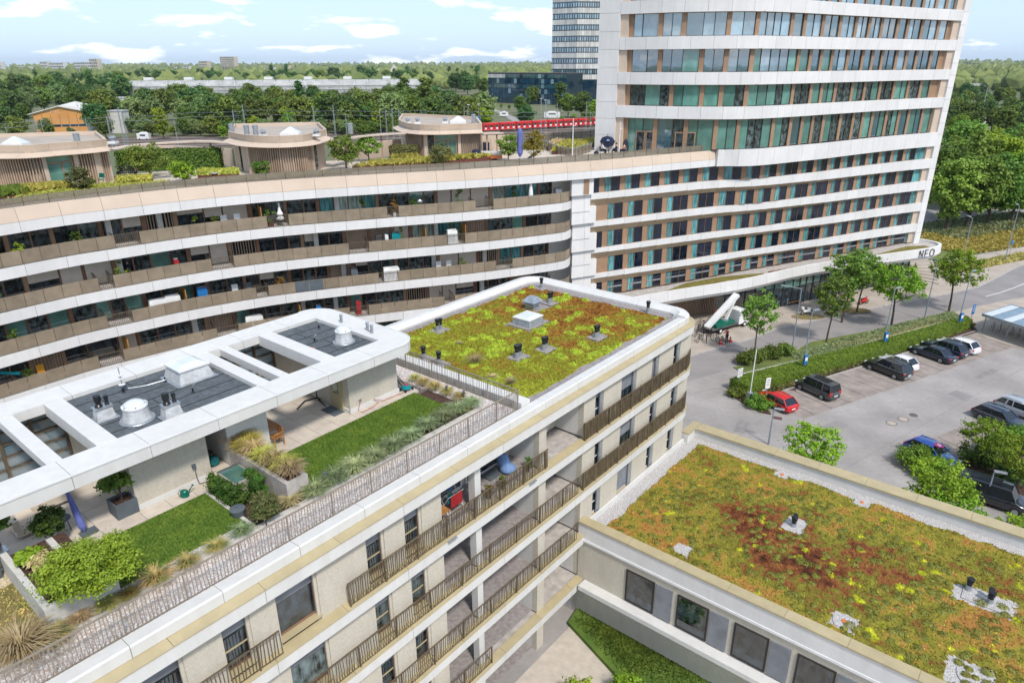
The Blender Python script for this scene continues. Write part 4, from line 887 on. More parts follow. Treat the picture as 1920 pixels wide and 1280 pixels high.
# street wall with windows; openings repeat on each storey
wins = [(-33.5, -31.9), (-30.2, -29.2), (-27.6, -26.5), (-24.6, -23.5), (-21.9, -20.2), (-18.9, -17.9), (-16.9, -15.2), (-12.9, -11.98), (-10.9, -9.93), (3.51, 4.38), (6.34, 8.11), (10.05, 10.96), (12.99, 13.92)]
logg = [(-8.76, -1.72), (-1.1, 2.35)]
for k in range(5):
    zt = FL[k]; zf = zt-3.2+0.62 if k < 4 else 0
    du = 0.0 if k == 0 else 0.15
    ops = sorted([(a+du, b+du, 'w') for a, b in wins]+[(a, b, 'l') for a, b in logg]); u = UL
    for a, b, ty in ops+[(15.5, 15.5, 'e')]:
        mb = MB(); mb.ubox(u, a, 0.36, 0.72, zf, zt); part('wall', mb, 'stucco', res); u = b
        if ty == 'e': break
        if ty == 'w':
            mb = MB(); mb.ubox(a, b, 0.66, 0.70, zf, zt); wn = part('window', MB().frame(U(a+0.02, 0.62, zf+0.25), UA, b-a-0.04, zt-zf-0.27, 0.07, 0.06), 'brown_frame' if a < 0 else 'white_plastic', res)
            mb = MB(); mb.ubox(a+0.09, b-0.09, 0.63, 0.645, zf+0.32, zt-0.09); part('pane', mb, 'glass_dark' if k != 1 else 'glass_room', wn)
            if random.random() < 0.75 or a < -9:
                h_ = random.choice([0.8, 0.9, 1.4, 2.2]) if a > 0 else 0.85; mb = MB(); mb.ubox(a+0.05, b-0.05, 0.55, 0.575, zt-h_, zt-0.02); part('blind', mb, 'grey_fabric', wn)
            if b-a < 1.2: mb = MB(); mb.ubox(a+0.09, b-0.09, 0.60, 0.625, zf+1.0, zf+1.06); part('transom', mb, 'white_plastic' if a > 0 else 'khaki_sheet', wn)
            mb = MB(); mb.ubox(a-0.02, b+0.02, 0.30, 0.62, zf+0.17, zf+0.22); part('sill', mb, 'khaki_sheet', wn)
            mb = MB(); mb.ubox(b-0.28, b, 0.42, 0.50, zf, zt) if a > 0 else mb.ubox(b-0.12, b, 0.42, 0.50, zf, zt); part('shutter_jamb', mb, 'galvanised' if a > 0 else 'stucco', wn)
        else:
            mb = MB(); mb.ubox(a, b, 2.3, 2.4, zf, zt); part('wall', mb, 'stucco', res)
            mb = MB(); mb.ubox(a-0.12, a, 0.72, 2.4, zf, zt); part('wall', mb, 'stucco', res); mb = MB(); mb.ubox(b, b+0.12, 0.72, 2.4, zf, zt); part('wall', mb, 'white_render', res)
            for q in range(2):
                w0 = a+0.5+q*(b-a-1)/2; w1 = w0+(b-a-1)/2-0.3; wn = part('balcony_door', MB().frame(U(w0, 2.25, zf+0.05), UA, w1-w0, zt-zf-0.25, 0.09, 0.08), 'white_plastic', res)
                mb = MB(); mb.ubox(w0+0.1, w1-0.1, 2.24, 2.26, zf+0.15, zt-0.3); part('pane', mb, 'glass_room', wn)
            if b-a > 5: mb = MB(); mb.ubox(-6.55, -6.15, 0.4, 0.8, zf, zt); part('pier', mb, 'white_render', res); mb = MB(); mb.ubox(a, b, 0.72, 2.3, zf+0.0, zf+0.04); part('balcony_floor', mb, 'grey_paver', res)
    mb = MB(); mb.ubox(15.2, 15.5, 0.72, 14.9, zf, zt); part('wall', mb, 'stucco', res); mb = MB(); mb.ubox(UL, 15.2, 14.5, 14.9, zf, zt); part('wall', mb, 'stucco', res)
    mb = MB(); mb.ubox(UL+.1, 15.2, 2.45, 14.4, zf, zt); part('core', mb, 'dark_gap', res)
# railings: every bar its own piece on the best seen runs, the rest joined
NB = [0]
def railing(path, s0, s1, zb, zt, off, dens, single, par=res, bw=0.035, m='brown_rail', splay=True):
    rl = part('railing', path.sweep(path.sweep(MB(), s0, s1, rect(off-0.02, off+0.03, zt-0.045, zt), 0.5), s0, s1, rect(off-0.015, off+0.015, zb, zb+0.03), 0.5), m, par)
    joined = MB(); n = int((s1-s0)*dens); rr = random.Random(int(s0*10+zb*100))
    for i in range(n+1):
        s = s0+(s1-s0)*i/n; p, d, nn = path.pn(s); a = p+nn*(off+(rr.choice([-.02, .012, .02]) if splay else 0)); lean = d*rr.uniform(-0.035, 0.035)
        post = i % 16 == 0; ww = bw*(1.6 if post else 1)
        mb = MB() if (single and NB[0] < 290) else joined
        mb.bar(a+lean+Vector((0, 0, zb-(0.12 if post else 0))), a-lean+Vector((0, 0, zt)), ww, ww*(1.5 if post else 0.6), up=nn)
        if mb is not joined: part('bar', mb, 'brown_rail', rl); NB[0] += 1
    if joined.v: part('bars', joined, m, rl, kind='stuff')
    return rl
topfence = upath([(UL, 0.99), (-20, 0.99), (-10, 0.99), (-2.66, 0.99)]); sidef = upath([(-2.66, 0.99), (-2.66, 5), (-2.66, 14.2)])
railing(topfence, 9.0, topfence.len, 16.0, 17.05, 0, 8.5, False, bw=0.024, m='fence_pale'); railing(sidef, 0, sidef.len, 15.95, 17.05, 0, 8.0, False, bw=0.024, m='fence_pale')
railing(LP, 21.9, 34.65, 12.43, 13.5, -0.12, 9.0, True); railing(LP, 38.1, LF+3.1, 12.43, 13.5, -0.12, 13, False, bw=0.05)
railing(LP, 38.1, LF+3.1, 9.23, 10.3, -0.12, 13, False, bw=0.05)
for zb in (9.23, 6.03, 2.83): railing(LP, 12.0, 37.6 if zb > 3 else 30, zb, zb+1.07, -0.12, 8, False, bw=0.03)
railing(LP, 2.0, 18.9, 12.43, 13.5, -0.12, 8, False, bw=0.03)
# drip spouts below the slab edge
for u in (-8.9, -3.1): mb = MB(); mb.ubox(u, u+0.5, -0.22, -0.04, 12.33, 12.37); part('spout', mb, 'galvanised', res)
# --- roof field of the right part
mb = MB(); mb.ubox(-1.75, 15.12, 0.97, 13.95, 15.6, 15.80); part('roof_membrane', mb, 'grey_paver', res)
for i in range(16):      # concrete slabs along the edges
    for (a, b, c, d) in ((-1.7+i*1.03, -1.7+i*1.03+1.0, 13.35, 13.82), (-1.7+i*1.03, -1.7+i*1.03+1.0, 1.02, 1.5)):
        if b < 14.7: mb = MB(); mb.ubox(a, b, c, d, 15.80, 15.845); part('edge_slab', mb, 'grey_paver', res)
for i in range(12): mb = MB(); mb.ubox(14.2, 14.68, 1.55+i, 2.53+i, 15.80, 15.845); part('edge_slab', mb, 'grey_paver', res)
# --- sedum surfaces
def lin(h): return np.array([((int(h[i:i+2], 16)/255+0.055)/1.055)**2.4 if int(h[i:i+2], 16) > 10 else 0.001 for i in (0, 2, 4)])
def sedum(name, u0, u1, v0, v1, z, res_, spec, seed, label, par=None, holes=(), edge=0.35, mound=1.0, moundn=80, msize=(0.22, 0.5), limec=(0.40, 0.46, 0.02)):
    rs = np.random.RandomState(seed); nu = int((u1-u0)/res_); nv = int((v1-v0)/res_)
    gu, gv = np.meshgrid(np.linspace(u0, u1, nu+1), np.linspace(v0, v1, nv+1), indexing='ij')
    base, cols = spec; f1 = smooth_noise(gu, gv, seed, 0.55); f2 = smooth_noise(gu, gv, seed+1, 1.6); f3 = smooth_noise(gu, gv, seed+2, 6.0); f4 = smooth_noise(gu, gv, seed+3, 14.0)
    q = np.clip((base(gu, gv)+0.30*f1+0.38*f2+0.32*f3+0.12*f4+rs.normal(size=gu.shape)*0.08)*0.5+0.5, 0, 0.999)
    cols = np.array(cols); xi = q*(len(cols)-1); i0 = xi.astype(int); fr = (xi-i0)[..., None]; C = cols[i0]*(1-fr)+cols[np.minimum(i0+1, len(cols)-1)]*fr
    Hh = 0.035+0.02*f3+0.02*f4+rs.normal(size=gu.shape)*0.012
    M_ = np.zeros_like(gu)
    for _ in range(moundn):      # lime cushions, mostly in drifts
        cu, cv = rs.uniform(u0, u1), rs.uniform(v0, v1)
        if base(np.array(cu), np.array(cv)) > 0.5 and rs.rand() < 0.4: continue
        r = rs.uniform(*msize)*(1 if rs.rand() > .3 else .6)
        for _k in range(rs.randint(1, 4)):
            ou, ov = cu+rs.normal()*r*0.7, cv+rs.normal()*r*0.7; rr = r*rs.uniform(.6, 1); d = np.hypot(gu-ou, gv-ov)+0.05*f4; m = np.clip(1-(d/rr)**2, 0, 1); M_ = np.maximum(M_, m*rr)
    Hh = Hh+np.sqrt(M_*0.5)*0.22*mound*(M_ > 0); k = np.clip(M_*9, 0, 1)[..., None]; lc = np.array(limec)*(1+0.35*f3[..., None]+0.15*rs.normal(size=gu.shape)[..., None]); C = C*(1-k*0.92)+np.clip(lc, 0, 1)*k*0.92
    # ragged edge
    ed = np.minimum.reduce([gu-u0, u1-gu, gv-v0, v1-gv])-(edge*(0.5+0.5*smooth_noise(gu, gv, seed+9, 2.2))); 
    for (hu, hv, hr) in holes: ed = np.minimum(ed, np.maximum(abs(gu-hu)-hr[0], abs(gv-hv)-hr[1])+0.1*f4)
    keep = ed > 0; Hh = np.where(keep, Hh+0.015, -0.06)
    n = gu.size; P = np.empty((n, 3)); o = OO; P[:, 0] = o.x+UA.x*gu.ravel()+VB.x*gv.ravel(); P[:, 1] = o.y+UA.y*gu.ravel()+VB.y*gv.ravel(); P[:, 2] = z+Hh.ravel()
    ii = np.arange(nu)[:, None]*(nv+1)+np.arange(nv)[None, :]; Fq = np.stack([ii, ii+nv+1, ii+nv+2, ii+1], -1).reshape(-1, 4)
    kf = (keep[:-1, :-1] | keep[1:, 1:]).ravel(); Fq = Fq[kf]; m = len(Fq)
    loc = Vector(U((u0+u1)/2, (v0+v1)/2, z)); P -= np.array(loc)
    me = bpy.data.meshes.new(name); me.vertices.add(n); me.vertices.foreach_set('co', P.astype(np.float32).ravel()); me.loops.add(4*m); me.loops.foreach_set('vertex_index', Fq.ravel().astype(np.int32))
    me.polygons.add(m); me.polygons.foreach_set('loop_start', np.arange(0, 4*m, 4, dtype=np.int32)); me.polygons.foreach_set('loop_total', np.full(m, 4, dtype=np.int32)); me.polygons.foreach_set('use_smooth', np.ones(m, bool))
    at = me.attributes.new('Col', 'FLOAT_COLOR', 'POINT'); cc = np.ones((n, 4), np.float32); cc[:, :3] = np.clip(C.reshape(-1, 3), 0.01, 1); at.data.foreach_set('color', cc.ravel())
    me.update(calc_edges=True); ob = solo(name, me, 'sedum', label=label, kind='stuff', loc=loc)
    # tufts standing out of the mat
    nt_ = int(n*0.45); pick = rs.randint(0, n, nt_); pick = pick[keep.ravel()[pick]]; Pn = P[pick]+rs.normal(size=(len(pick), 3))*np.array([res_*.5, res_*.5, 0.012])+np.array([0, 0, 0.02])
    Nn = rs.normal(size=(len(pick), 3))*0.7+np.array([0, 0, 0.8]); Nn /= np.linalg.norm(Nn, axis=1)[:, None]
    tc_ = np.clip(cc[pick, :3]*(0.6+1.1*rs.rand(len(pick), 1)), 0, 1); me2 = cards(Pn, Nn, 0.085, 1.1, rs=rs, name=name+'_tufts', col=tc_)
    solo(name+'_tufts', me2, 'sedum_tuft', label=label.replace('mat', 'leafy tufts'), kind='stuff', loc=loc)
    return ob
sc1 = [lin('54371A'), lin('7A4C22'), lin('9A6A2C'), lin('8E802C'), lin('888A28'), lin('9AA030')]
sc1 = [c*0.85 for c in sc1]
b1 = lambda u, v: np.clip(0.68-0.075*(u)+0.03*abs(v-7), -0.45, 0.55)
holes1 = [(7.56, 8.4, (1.25, 1.1)), (10.9, 9.9, (1.3, 0.75)), (2.9, 12.0, (0.5, 0.4)), (-0.95, 8.6, (0.42, 0.95)), (2.7, 5.25, (0.6, 0.5)), (4.65, 4.75, (0.55, 0.5)), (8.3, 3.4, (0.7, 0.5)), (14.2, 12.3, (0.45, 0.4))]
sedum('roof_sedum', -1.7, 14.3, 1.4, 13.45, 15.82, 0.07, (b1, sc1), 31, 'yellow green and rust sedum mat with lime cushions on the upper roof', holes=holes1, moundn=125, limec=(0.30, 0.38, 0.03), msize=(0.22, 0.48))
# roof outlets of the upper roof
def vent_pair(u, v, z, n=2, r=0.11, slab=(1.1, 0.9), lab='', zinc=True, hh=0.42, name='roof_vent', mslab='grey_paver'):
    c = U(u, v, z); t = thing(name, lab, 'roof vent', c, 'black capped vents on the roofs')
    if slab:
        mb = MB(); mb.ubox(u-slab[0]/2, u+slab[0]/2, v-slab[1]/2, v+slab[1]/2, z, z+0.05); part('base_slab', mb, mslab, t)
    for i in range(n):
        q = c+UA*((i-(n-1)/2)*0.36)+VB*(0.06*i); h = hh*(1 if i == 0 else 0.85); rr = r*(1.15 if i == 0 else 0.85)
        mb = MB(); mb.lathe([(rr*1.1, 0.03), (rr, 0.08), (rr, h)], q, 14); part('sleeve', mb, 'galvanised', t, smooth=False)
        mb = MB(); mb.lathe([(rr*.85, h), (rr*.85, h+0.12), (rr*1.05, h+0.16), (rr*0.8, h+0.22), (rr*1.15, h+0.26), (rr*1.25, h+0.40), (rr*1.1, h+0.43), (rr*0.3, h+0.43)], q, 14); part('cap', mb, 'black_plastic', t)
    return t
for (u, v, n, lb) in ((2.9, 12.0, 2, 'twin black vent pipes near the left edge of the upper sedum roof'), (-1.05, 9.35, 1, 'single black vent pipe right behind the terrace railing'), (-1.05, 8.1, 1, 'black vent pipe beside the railing, nearer of two singles'), (2.7, 5.25, 2, 'tallest twin vent pipes in front middle of the upper sedum roof'),
        (4.65, 4.75, 2, 'twin vent pipes at the centre right of the upper sedum roof'), (8.3, 3.4, 2, 'twin vent pipes toward the right corner on a grey slab'), (11.9, 9.7, 2, 'twin black vents just behind the square skylight'), (14.2, 12.3, 1, 'small vent at the farthest corner of the upper roof'), (14.35, 3.2, 1, 'lone vent beside the coping at the right corner')):
    vent_pair(u, v, 15.83, n, 0.13 if n == 2 and u < 4 and v < 6 else 0.11, (1.15, 0.95) if u != 14.35 else None, lb)
t = thing('skylight', 'flat square skylight box on the upper sedum roof', 'skylight', U(7.56, 8.4, 15.83)); mb = MB(); mb.ubox(6.5, 8.75, 7.45, 9.35, 15.83, 15.87); part('base_slab', mb, 'grey_paver', t)
def fr4(u0, u1, v0, v1, z0, z1, g): return [U(u0-g, v0-g, z0), U(u1+g, v0-g, z0), U(u1+g, v1+g, z0), U(u0-g, v1+g, z0)], [U(u0, v0, z1), U(u1, v0, z1), U(u1, v1, z1), U(u0, v1, z1)]
mb = MB(); mb.prism(*fr4(6.85, 8.25, 7.75, 9.0, 15.87, 16.3, 0.1)); part('curb', mb, 'zinc', t); mb = MB(); mb.prism(*fr4(6.78, 8.32, 7.68, 9.07, 16.3, 16.38, 0.0)); part('rim', mb, 'white_plastic', t)
mb = MB(); mb.prism(*fr4(7.1, 8.0, 8.0, 8.75, 16.381, 16.47, 0.22)); part('dome', mb, 'dome_plastic', t)
t = thing('exhaust_cowl', 'square metal exhaust cowl beside the skylight on the upper roof', 'roof cowl', U(10.1, 10.0, 15.83))
mb = MB(); mb.ubox(9.75, 10.45, 9.65, 10.35, 15.83, 16.2); part('shaft', mb, 'zinc', t); mb = MB(); mb.prism(*fr4(9.6, 10.6, 9.5, 10.5, 16.2, 16.25, 0)); mb.prism(*fr4(9.8, 10.4, 9.7, 10.3, 16.25, 16.4, .1)); part('louvre', mb, 'zinc', t)
mb = MB(); mb.prism(*fr4(9.85, 10.35, 9.75, 10.25, 16.4, 16.72, 0.3)); part('hood', mb, 'zinc', t)
for i, (u, v, m, s, lb) in enumerate(((0.5, 6.7, 'grass_straw', 1.0, 'largest pale grass tuft growing in the upper sedum roof'), (-0.5, 4.5, 'grass_straw', .55, 'small white flowering tuft behind the railing'), (-0.4, 3.3, 'grass_straw', .7, 'pale tuft nearest the railing corner'), (2.0, 9.4, 'grass_straw', .35, 'tiny white tuft left of centre on the sedum roof'))):
    me = blade_mesh(170, 0.75*s, 0.75*s, 0.014, 40+i); solo('grass_tuft', me, m, lb, 'grass tuft', 'tufts on the sedum roof', loc=U(u, v, 15.85))
# ------------------------------------------------------------------ penthouse roof
ZR = 19.12; ZBt = 18.58
def slab(u0, u1, v0, v1, m='white_render', z0=ZBt, z1=ZR, name='roof_edge'):
    mb = MB(); mb.ubox(u0, u1, v0, v1, z0, z1); return part(name, mb, m, res)
PP = upath([(UL, 5.85), (-12, 5.85)]+arc(-5.6, 6.95, 1.1, -90, 0, 10)+[(-4.5, 11.0)]+arc(-5.8, 12.6, 1.3, 0, 90, 8)+[(-12, 13.9), (UL, 13.9)])
usweep('roof_edge', PP, 0, PP.len, [(0, ZBt), (0.0, ZR-0.03), (-0.04, ZR), (-1.42, ZR-0.02), (-1.42, ZBt+0.1)], 'white_render', step=0.35, pitch=2.6, gap=0.018)
usweep('drip_edge', PP, 0, 40, rect(0.0, 0.03, ZR-0.05, ZR+0.012), 'white_plastic', step=0.35)
for (a, b) in ((-19.05, -18.35), (-12.62, -12.05), (-9.35, -8.6)): slab(a, b, 7.262, 12.5)
slab(-20.65, -20.15, 7.262, 12.5, z0=18.7, z1=ZR-0.06, name='pergola_beam'); slab(-11.45, -11.0, 7.262, 12.5, z0=18.7, z1=ZR-0.06, name='pergola_beam'); slab(-23.2, -22.7, 7.262, 12.5, z0=18.7, z1=ZR-0.06, name='pergola_beam')
for (a, b) in ((-18.35, -12.62), (-8.6, -5.85)):
    slab(a, b, 7.262, 12.49, 'roof_felt', 18.7, 18.93, 'roof_membrane')
    n = int((12.45-7.3)/0.86)
    for i in range(1, n+1): mb = MB(); mb.ubox(a+0.05, b-0.05, 7.3+i*0.86, 7.34+i*0.86, 18.93, 18.942); part('felt_seam', mb, 'dark_rubber', res)
    rr = random.Random(4)
    for i in range(n+1): u = rr.uniform(a+.8, b-.8); mb = MB(); mb.ubox(u, u+0.03, 7.34+i*0.86, min(12.45, 8.12+i*.86), 18.93, 18.94); part('felt_seam', mb, 'dark_rubber', res)
# walls under the penthouse roof
def uw(u0, u1, v0, v1, m='stucco', z0=16.0, z1=18.6, name='wall', par=res): mb = MB(); mb.ubox(u0, u1, v0, v1, z0, z1); return part(name, mb, m, par)
uw(-8.2, -5.13, 7.0, 13.5); uw(-18.3, -15.32, 7.0, 13.5); uw(-14.38, -12.5, 7.1, 13.5, 'white_render'); uw(-15.32, -14.38, 9.3, 13.5, 'stucco')
uw(-8.26, -5.07, 6.96, 7.0, 'white_render', 16.0, 16.25, 'plinth'); uw(-18.34, -15.28, 6.96, 7.0, 'white_render', 16.0, 16.25, 'plinth'); uw(-8.26, -8.2, 6.96, 8.2, 'white_render', 16.0, 16.25, 'plinth')
dr = uw(-8.30, -8.21, 7.45, 8.4, 'khaki_sheet', 16.05, 18.3, 'terrace_door'); mb = MB(); mb.ubox(-8.33, -8.30, 7.7, 8.1, 16.9, 18.0); part('pane', mb, 'glass_teal', dr); mb = MB(); mb.ubox(-8.37, -8.33, 8.2, 8.25, 17.0, 17.2); part('handle', mb, 'steel', dr)
uw(-8.9, -8.25, 7.35, 8.45, 'slate_pot', 16.03, 16.06, 'door_mat')
for (a, b) in ((-26.5, -18.34), (-12.5, -8.24)):      # glazed back walls of the two open terraces
    uw(a, b, 13.3, 13.45, 'glass_pale', 16.0, 18.55, 'window_wall')
    n = int((b-a)/1.05)
    for i in range(n+1): mb = MB(); x = a+(b-a)*i/n; mb.ubox(x-0.05, x+0.05, 13.18, 13.29, 16.0, 18.55); part('mullion', mb, 'brown_rail', res)
    for z in (16.5, 17.05, 17.6, 18.1): mb = MB(); mb.ubox(a, b, 13.20, 13.28, z, z+0.06); part('transom', mb, 'brown_rail', res)
# ------------------------------------------------------------------ terraces
uw(UL, -2.72, 0.98, 2.42, 'gravel', 15.6, 15.97, 'gravel_strip'); uw(-3.95, -2.72, 2.42, 13.6, 'gravel', 15.6, 15.965, 'gravel_strip')
uw(UL, -3.95, 2.42, 2.62, 'concrete_light', 15.6, 16.06, 'terrace_kerb')
uw(UL, -22.4, 2.62, 8.0, 'dry_grass', 15.6, 16.02, 'dry_lawn'); uw(-22.4, -3.95, 2.62, 3.9, 'soil', 15.6, 15.99, 'planting_strip')
uw(-20.9, -16.0, 2.62, 3.2, 'white_gravel', 15.6, 16.01, 'white_gravel'); uw(-16.0, -14.4, 2.62, 6.9, 'soil', 15.6, 16.0, 'planting_strip'); uw(-16.12, -15.98, 2.7, 6.15, 'concrete_light', 15.6, 16.05, 'lawn_edging')
la = uw(-20.9, -16.12, 3.15, 6.13, 'lawn', 15.6, 16.03, 'lawn'); la2 = uw(-13.0, -4.65, 3.3, 6.3, 'lawn', 15.6, 16.03, 'lawn'); uw(-4.65, -3.95, 3.3, 6.0, 'soil', 15.6, 16.0, 'planting_strip')
for (u0, u1, v0, v1, pu, pv) in ((-24.0, -18.35, 6.15, 13.2, 1.45, 1.18), (-18.35, -14.4, 6.15, 6.95, 1.1, 0.8), (-12.5, -8.25, 6.32, 13.2, 1.06, 1.15), (-8.25, -4.3, 6.32, 6.95, 1.0, 0.62), (-15.3, -14.4, 6.97, 9.3, .9, .77)):
    nu = max(1, round((u1-u0)/pu)); nv = max(1, round((v1-v0)/pv))
    for i in range(nu):
        for j in range(nv):
            mb = MB(); du, dv = (u1-u0)/nu, (v1-v0)/nv; mb.ubox(u0+i*du+.008, u0+(i+1)*du-.008, v0+j*dv+.008, v0+(j+1)*dv-.008, 15.9, 16.035); part('paving_slab', mb, 'slab_paving', res)
mb = MB(); mb.ubox(UL+.2, -4.3, 2.3, 13.8, 15.55, 15.9); part('terrace_base', mb, 'line_dark', res)
# short grass blades on both lawns
def lawn_blades(name, u0, u1, v0, v1, n, label, seed, m='lawn'):
    rs = np.random.RandomState(seed); uu = rs.uniform(u0, u1, n); vv = rs.uniform(v0, v1, n); P = np.stack([OO.x+UA.x*uu+VB.x*vv, OO.y+UA.y*uu+VB.y*vv, 16.045+0*uu], 1)
    Nn = rs.normal(size=(n, 3)); Nn[:, 2] = np.abs(Nn[:, 2])*.4+.2; Nn /= np.linalg.norm(Nn, axis=1)[:, None]; me = cards(P, Nn, 0.05, 1.4, rs=rs, name=name); solo(name, me, m, label, kind='stuff')
lawn_blades('lawn_grass', -20.9, -16.15, 3.15, 6.1, 14000, 'short mown grass of the left terrace lawn', 61); lawn_blades('lawn_grass', -13.0, -4.65, 3.3, 6.28, 24000, 'short mown grass of the right terrace lawn', 62)
lawn_blades('dry_lawn_grass', -30, -22.6, 2.7, 7.9, 12000, 'dry straw coloured rough grass on the left neighbour terrace', 63, 'grass_mixed')
# ------------------------------------------------------------------ lower wing with the second sedum roof
wing = thing('low_wing_building', 'two storey wing with a rust and green sedum roof and pale grey parapet', 'building', U(9.5, -12, 0))
VN = -34.0
def ww(u0, u1, v0, v1, z0, z1, m, name): mb = MB(); mb.ubox(u0, u1, v0, v1, z0, z1); return part(name, mb, m, wing)
for i in range(12):
    v1 = -0.1-i*2.9; v0 = v1-2.885
    if i == 0: v1 = 0.33
    ww(2.15, 2.82, v0, v1, 6.80, 6.90, 'khaki_sheet', 'parapet_cap'); ww(16.75, 17.75, v0, v1-0.55 if i == 0 else v1, 6.80, 6.90, 'khaki_sheet', 'parapet_cap')
ww(15.7, 17.75, -0.12, 0.5, 6.80, 6.90, 'khaki_sheet', 'parapet_cap')
ww(2.22, 2.75, VN, 0.33, 5.75, 6.80, 'white_panel', 'parapet'); ww(16.85, 17.65, VN, 0.30, 5.0, 6.80, 'white_render', 'parapet'); ww(15.7, 16.84, -0.05, 0.3, 5.0, 6.80, 'white_render', 'parapet')
ww(2.30, 2.7, VN, 0.33, 0.0, 5.75, 'stucco', 'wall'); ww(17.0, 17.55, VN, 0.3, 0, 5.0, 'stucco', 'wall'); ww(2.18, 2.8, VN, 0.3, 5.60, 5.749, 'white_plastic', 'eaves_trim')
ww(2.76, 16.84, VN, 0.32, 5.6, 6.12, 'white_gravel', 'roof_gravel'); mb = MB(); mb.ubox(2.9, 15.6, 0.16, 0.33, 6.12, 6.42); part('plinth', mb, 'white_render', wing)
for i in range(9):
    v = -3-i*3.2; wn = part('window', MB().frame(U(2.26, v, 2.9), -VB, 1.8, 2.2, 0.08, 0.06), 'dark_gap', wing); mb = MB(); mb.ubox(2.255, 2.275, v-1.7, v-0.1, 3.0, 5.0); part('pane', mb, 'glass_dark', wn)
    ww(2.22, 2.299, v-2.9, v-1.9, 2.9, 5.1, 'grey_fabric', 'shutter')
ww(1.6, 2.29, VN, -0.2, 2.5, 2.8, 'white_render', 'canopy_ledge')
sc2 = [lin('45291C'), lin('653A24'), lin('865430'), lin('6E6C28'), lin('868030'), lin('9C7A3A'), lin('9A6E3A')]
sc2 = [c*1.05 for c in sc2]
def b2(u, v):
    r = np.hypot((u-8.6)/3.6, (v+10.5)/6.5); return np.clip(r-0.95, -0.4, 0.40)+0.22*np.cos(u*.9+1.3*np.sin(v*.6))*np.sin(v*.75)+0.1*np.cos(v*0.5+u*.4)
holes2 = [(4.55, -5.2, (.45, .45)), (10.8, -9.4, (.75, .6)), (15.8, -6.9, (.4, .4)), (15.8, -11.9, (.45, .45)), (10.6, -19.0, (.7, 1.3)), (4.6, -13.9, (.6, .6)), (4.7, -19.2, (.95, .9))]
sedum('wing_sedum', 3.25, 16.2, -27.5, -0.55, 6.13, 0.075, (b2, sc2), 57, 'rust red, orange and green sedum mat on the low wing roof', holes=holes2, moundn=85, msize=(0.14, 0.30), mound=0.6, limec=(0.42, 0.44, 0.02), edge=0.4)
# green bushy sedum cushions
PS, NS = [], []; rs = np.random.RandomState(3)
for i in range(420):
    u = rs.uniform(3.6, 14.5); v = rs.uniform(-22, -1.0)
    if math.hypot((u-8.6)/3.6, (v+10.5)/6.5) > 1.5 and u > 6 and rs.rand() < .6: continue
    k = 170; r = rs.uniform(.14, .34); d = rdir(k, rs); d[:, 2] = abs(d[:, 2]); c = np.array(U(u, v, 6.15)); PS.append(c+d*np.array([r, r, .13])*(.6+.5*rs.rand(k, 1))); NS.append(d)
PS = np.concatenate(PS); NS = np.concatenate(NS)+np.array([0, 0, .5]); NS /= np.linalg.norm(NS, axis=1)[:, None]; solo('sedum_cushions', cards(PS, NS, .065, 1.1), 'leaf_sedum', 'scattered olive green sedum cushions on the low wing roof', kind='stuff')
for (u, v, lb, or_) in ((4.55, -5.2, 'gravel patch without lid near the parapet at the front left of the wing roof', 0), (15.8, -6.9, 'gravel patch with orange drain nearest the far corner of the wing roof', 1), (15.8, -11.9, 'gravel patch with orange drain along the far parapet, second from the corner', 1), (4.6, -13.9, 'gravel patch with orange drain midway along the near parapet', 1), (4.7, -19.2, 'gravel patch with orange drain at the bottom edge of the photo', 1)):
    t = thing('roof_drain', lb, 'roof drain', U(u, v, 6.13)); mb = MB(); r = random.Random(int(u*10+v)); pts = [U(u+0.5*math.cos(a*math.pi/6)*(1+r.uniform(-.15, .2)), v+0.5*math.sin(a*math.pi/6)*(1+r.uniform(-.15, .2)), 0) for a in range(12)]
    mb.poly([(p.x, p.y) for p in pts], 6.12, 6.165); part('gravel_bed', mb, 'white_gravel', t)
    if or_: mb = MB(); mb.lathe([(.13, .03), (.13, .06), (.06, .07), (0.0001, .07)], U(u, v, 6.13), 10); part('drain_cap', mb, 'orange_cap', t)
vent_pair(10.8, -9.4, 6.13, 2, 0.13, (1.6, 1.1), 'two black vents on a gravel patch in the middle of the wing roof', hh=0.3, mslab='white_gravel')
vent_pair(10.8, -19.3, 6.13, 2, 0.13, (1.3, 2.4), 'pair of black vents at the right of the wing roof beside a single one', hh=0.3, mslab='white_gravel'); vent_pair(11.0, -18.3, 6.18, 1, 0.13, None, 'single black vent left of the pair at the right of the wing roof', hh=0.3)
# ------------------------------------------------------------------ courtyard far below
mb = MB(); mb.ubox(-30, 2.3, -34, -0.1, -0.02, 0.03); struct('courtyard_path', mb, 'slab_paving')
sheet('courtyard_lawn', [(1065, 1165), (1105, 1105), (1500, 1290), (1420, 1400), (1180, 1290)], 0.3, 'court_lawn', z0=0.02)
for i, (u, v) in enumerate(((-3.2, -3.6), (-5, -2.4), (-1.5, -5.5), (-8, -4), (-10, -2.8))): bush('courtyard_bush', U(u, v, 0.03), 0.9, 0.9, ('leaf_lime', 'leaf_mid')[i % 2], ('round yellow green bush' if i % 2 == 0 else 'dark green bush')+' in the courtyard, %s' % ('beside the lawn tip', 'close to the ground floor wall', 'along the lawn edge', 'left of the path', 'farthest left')[i], 1400, 0.12, None, 70+i)

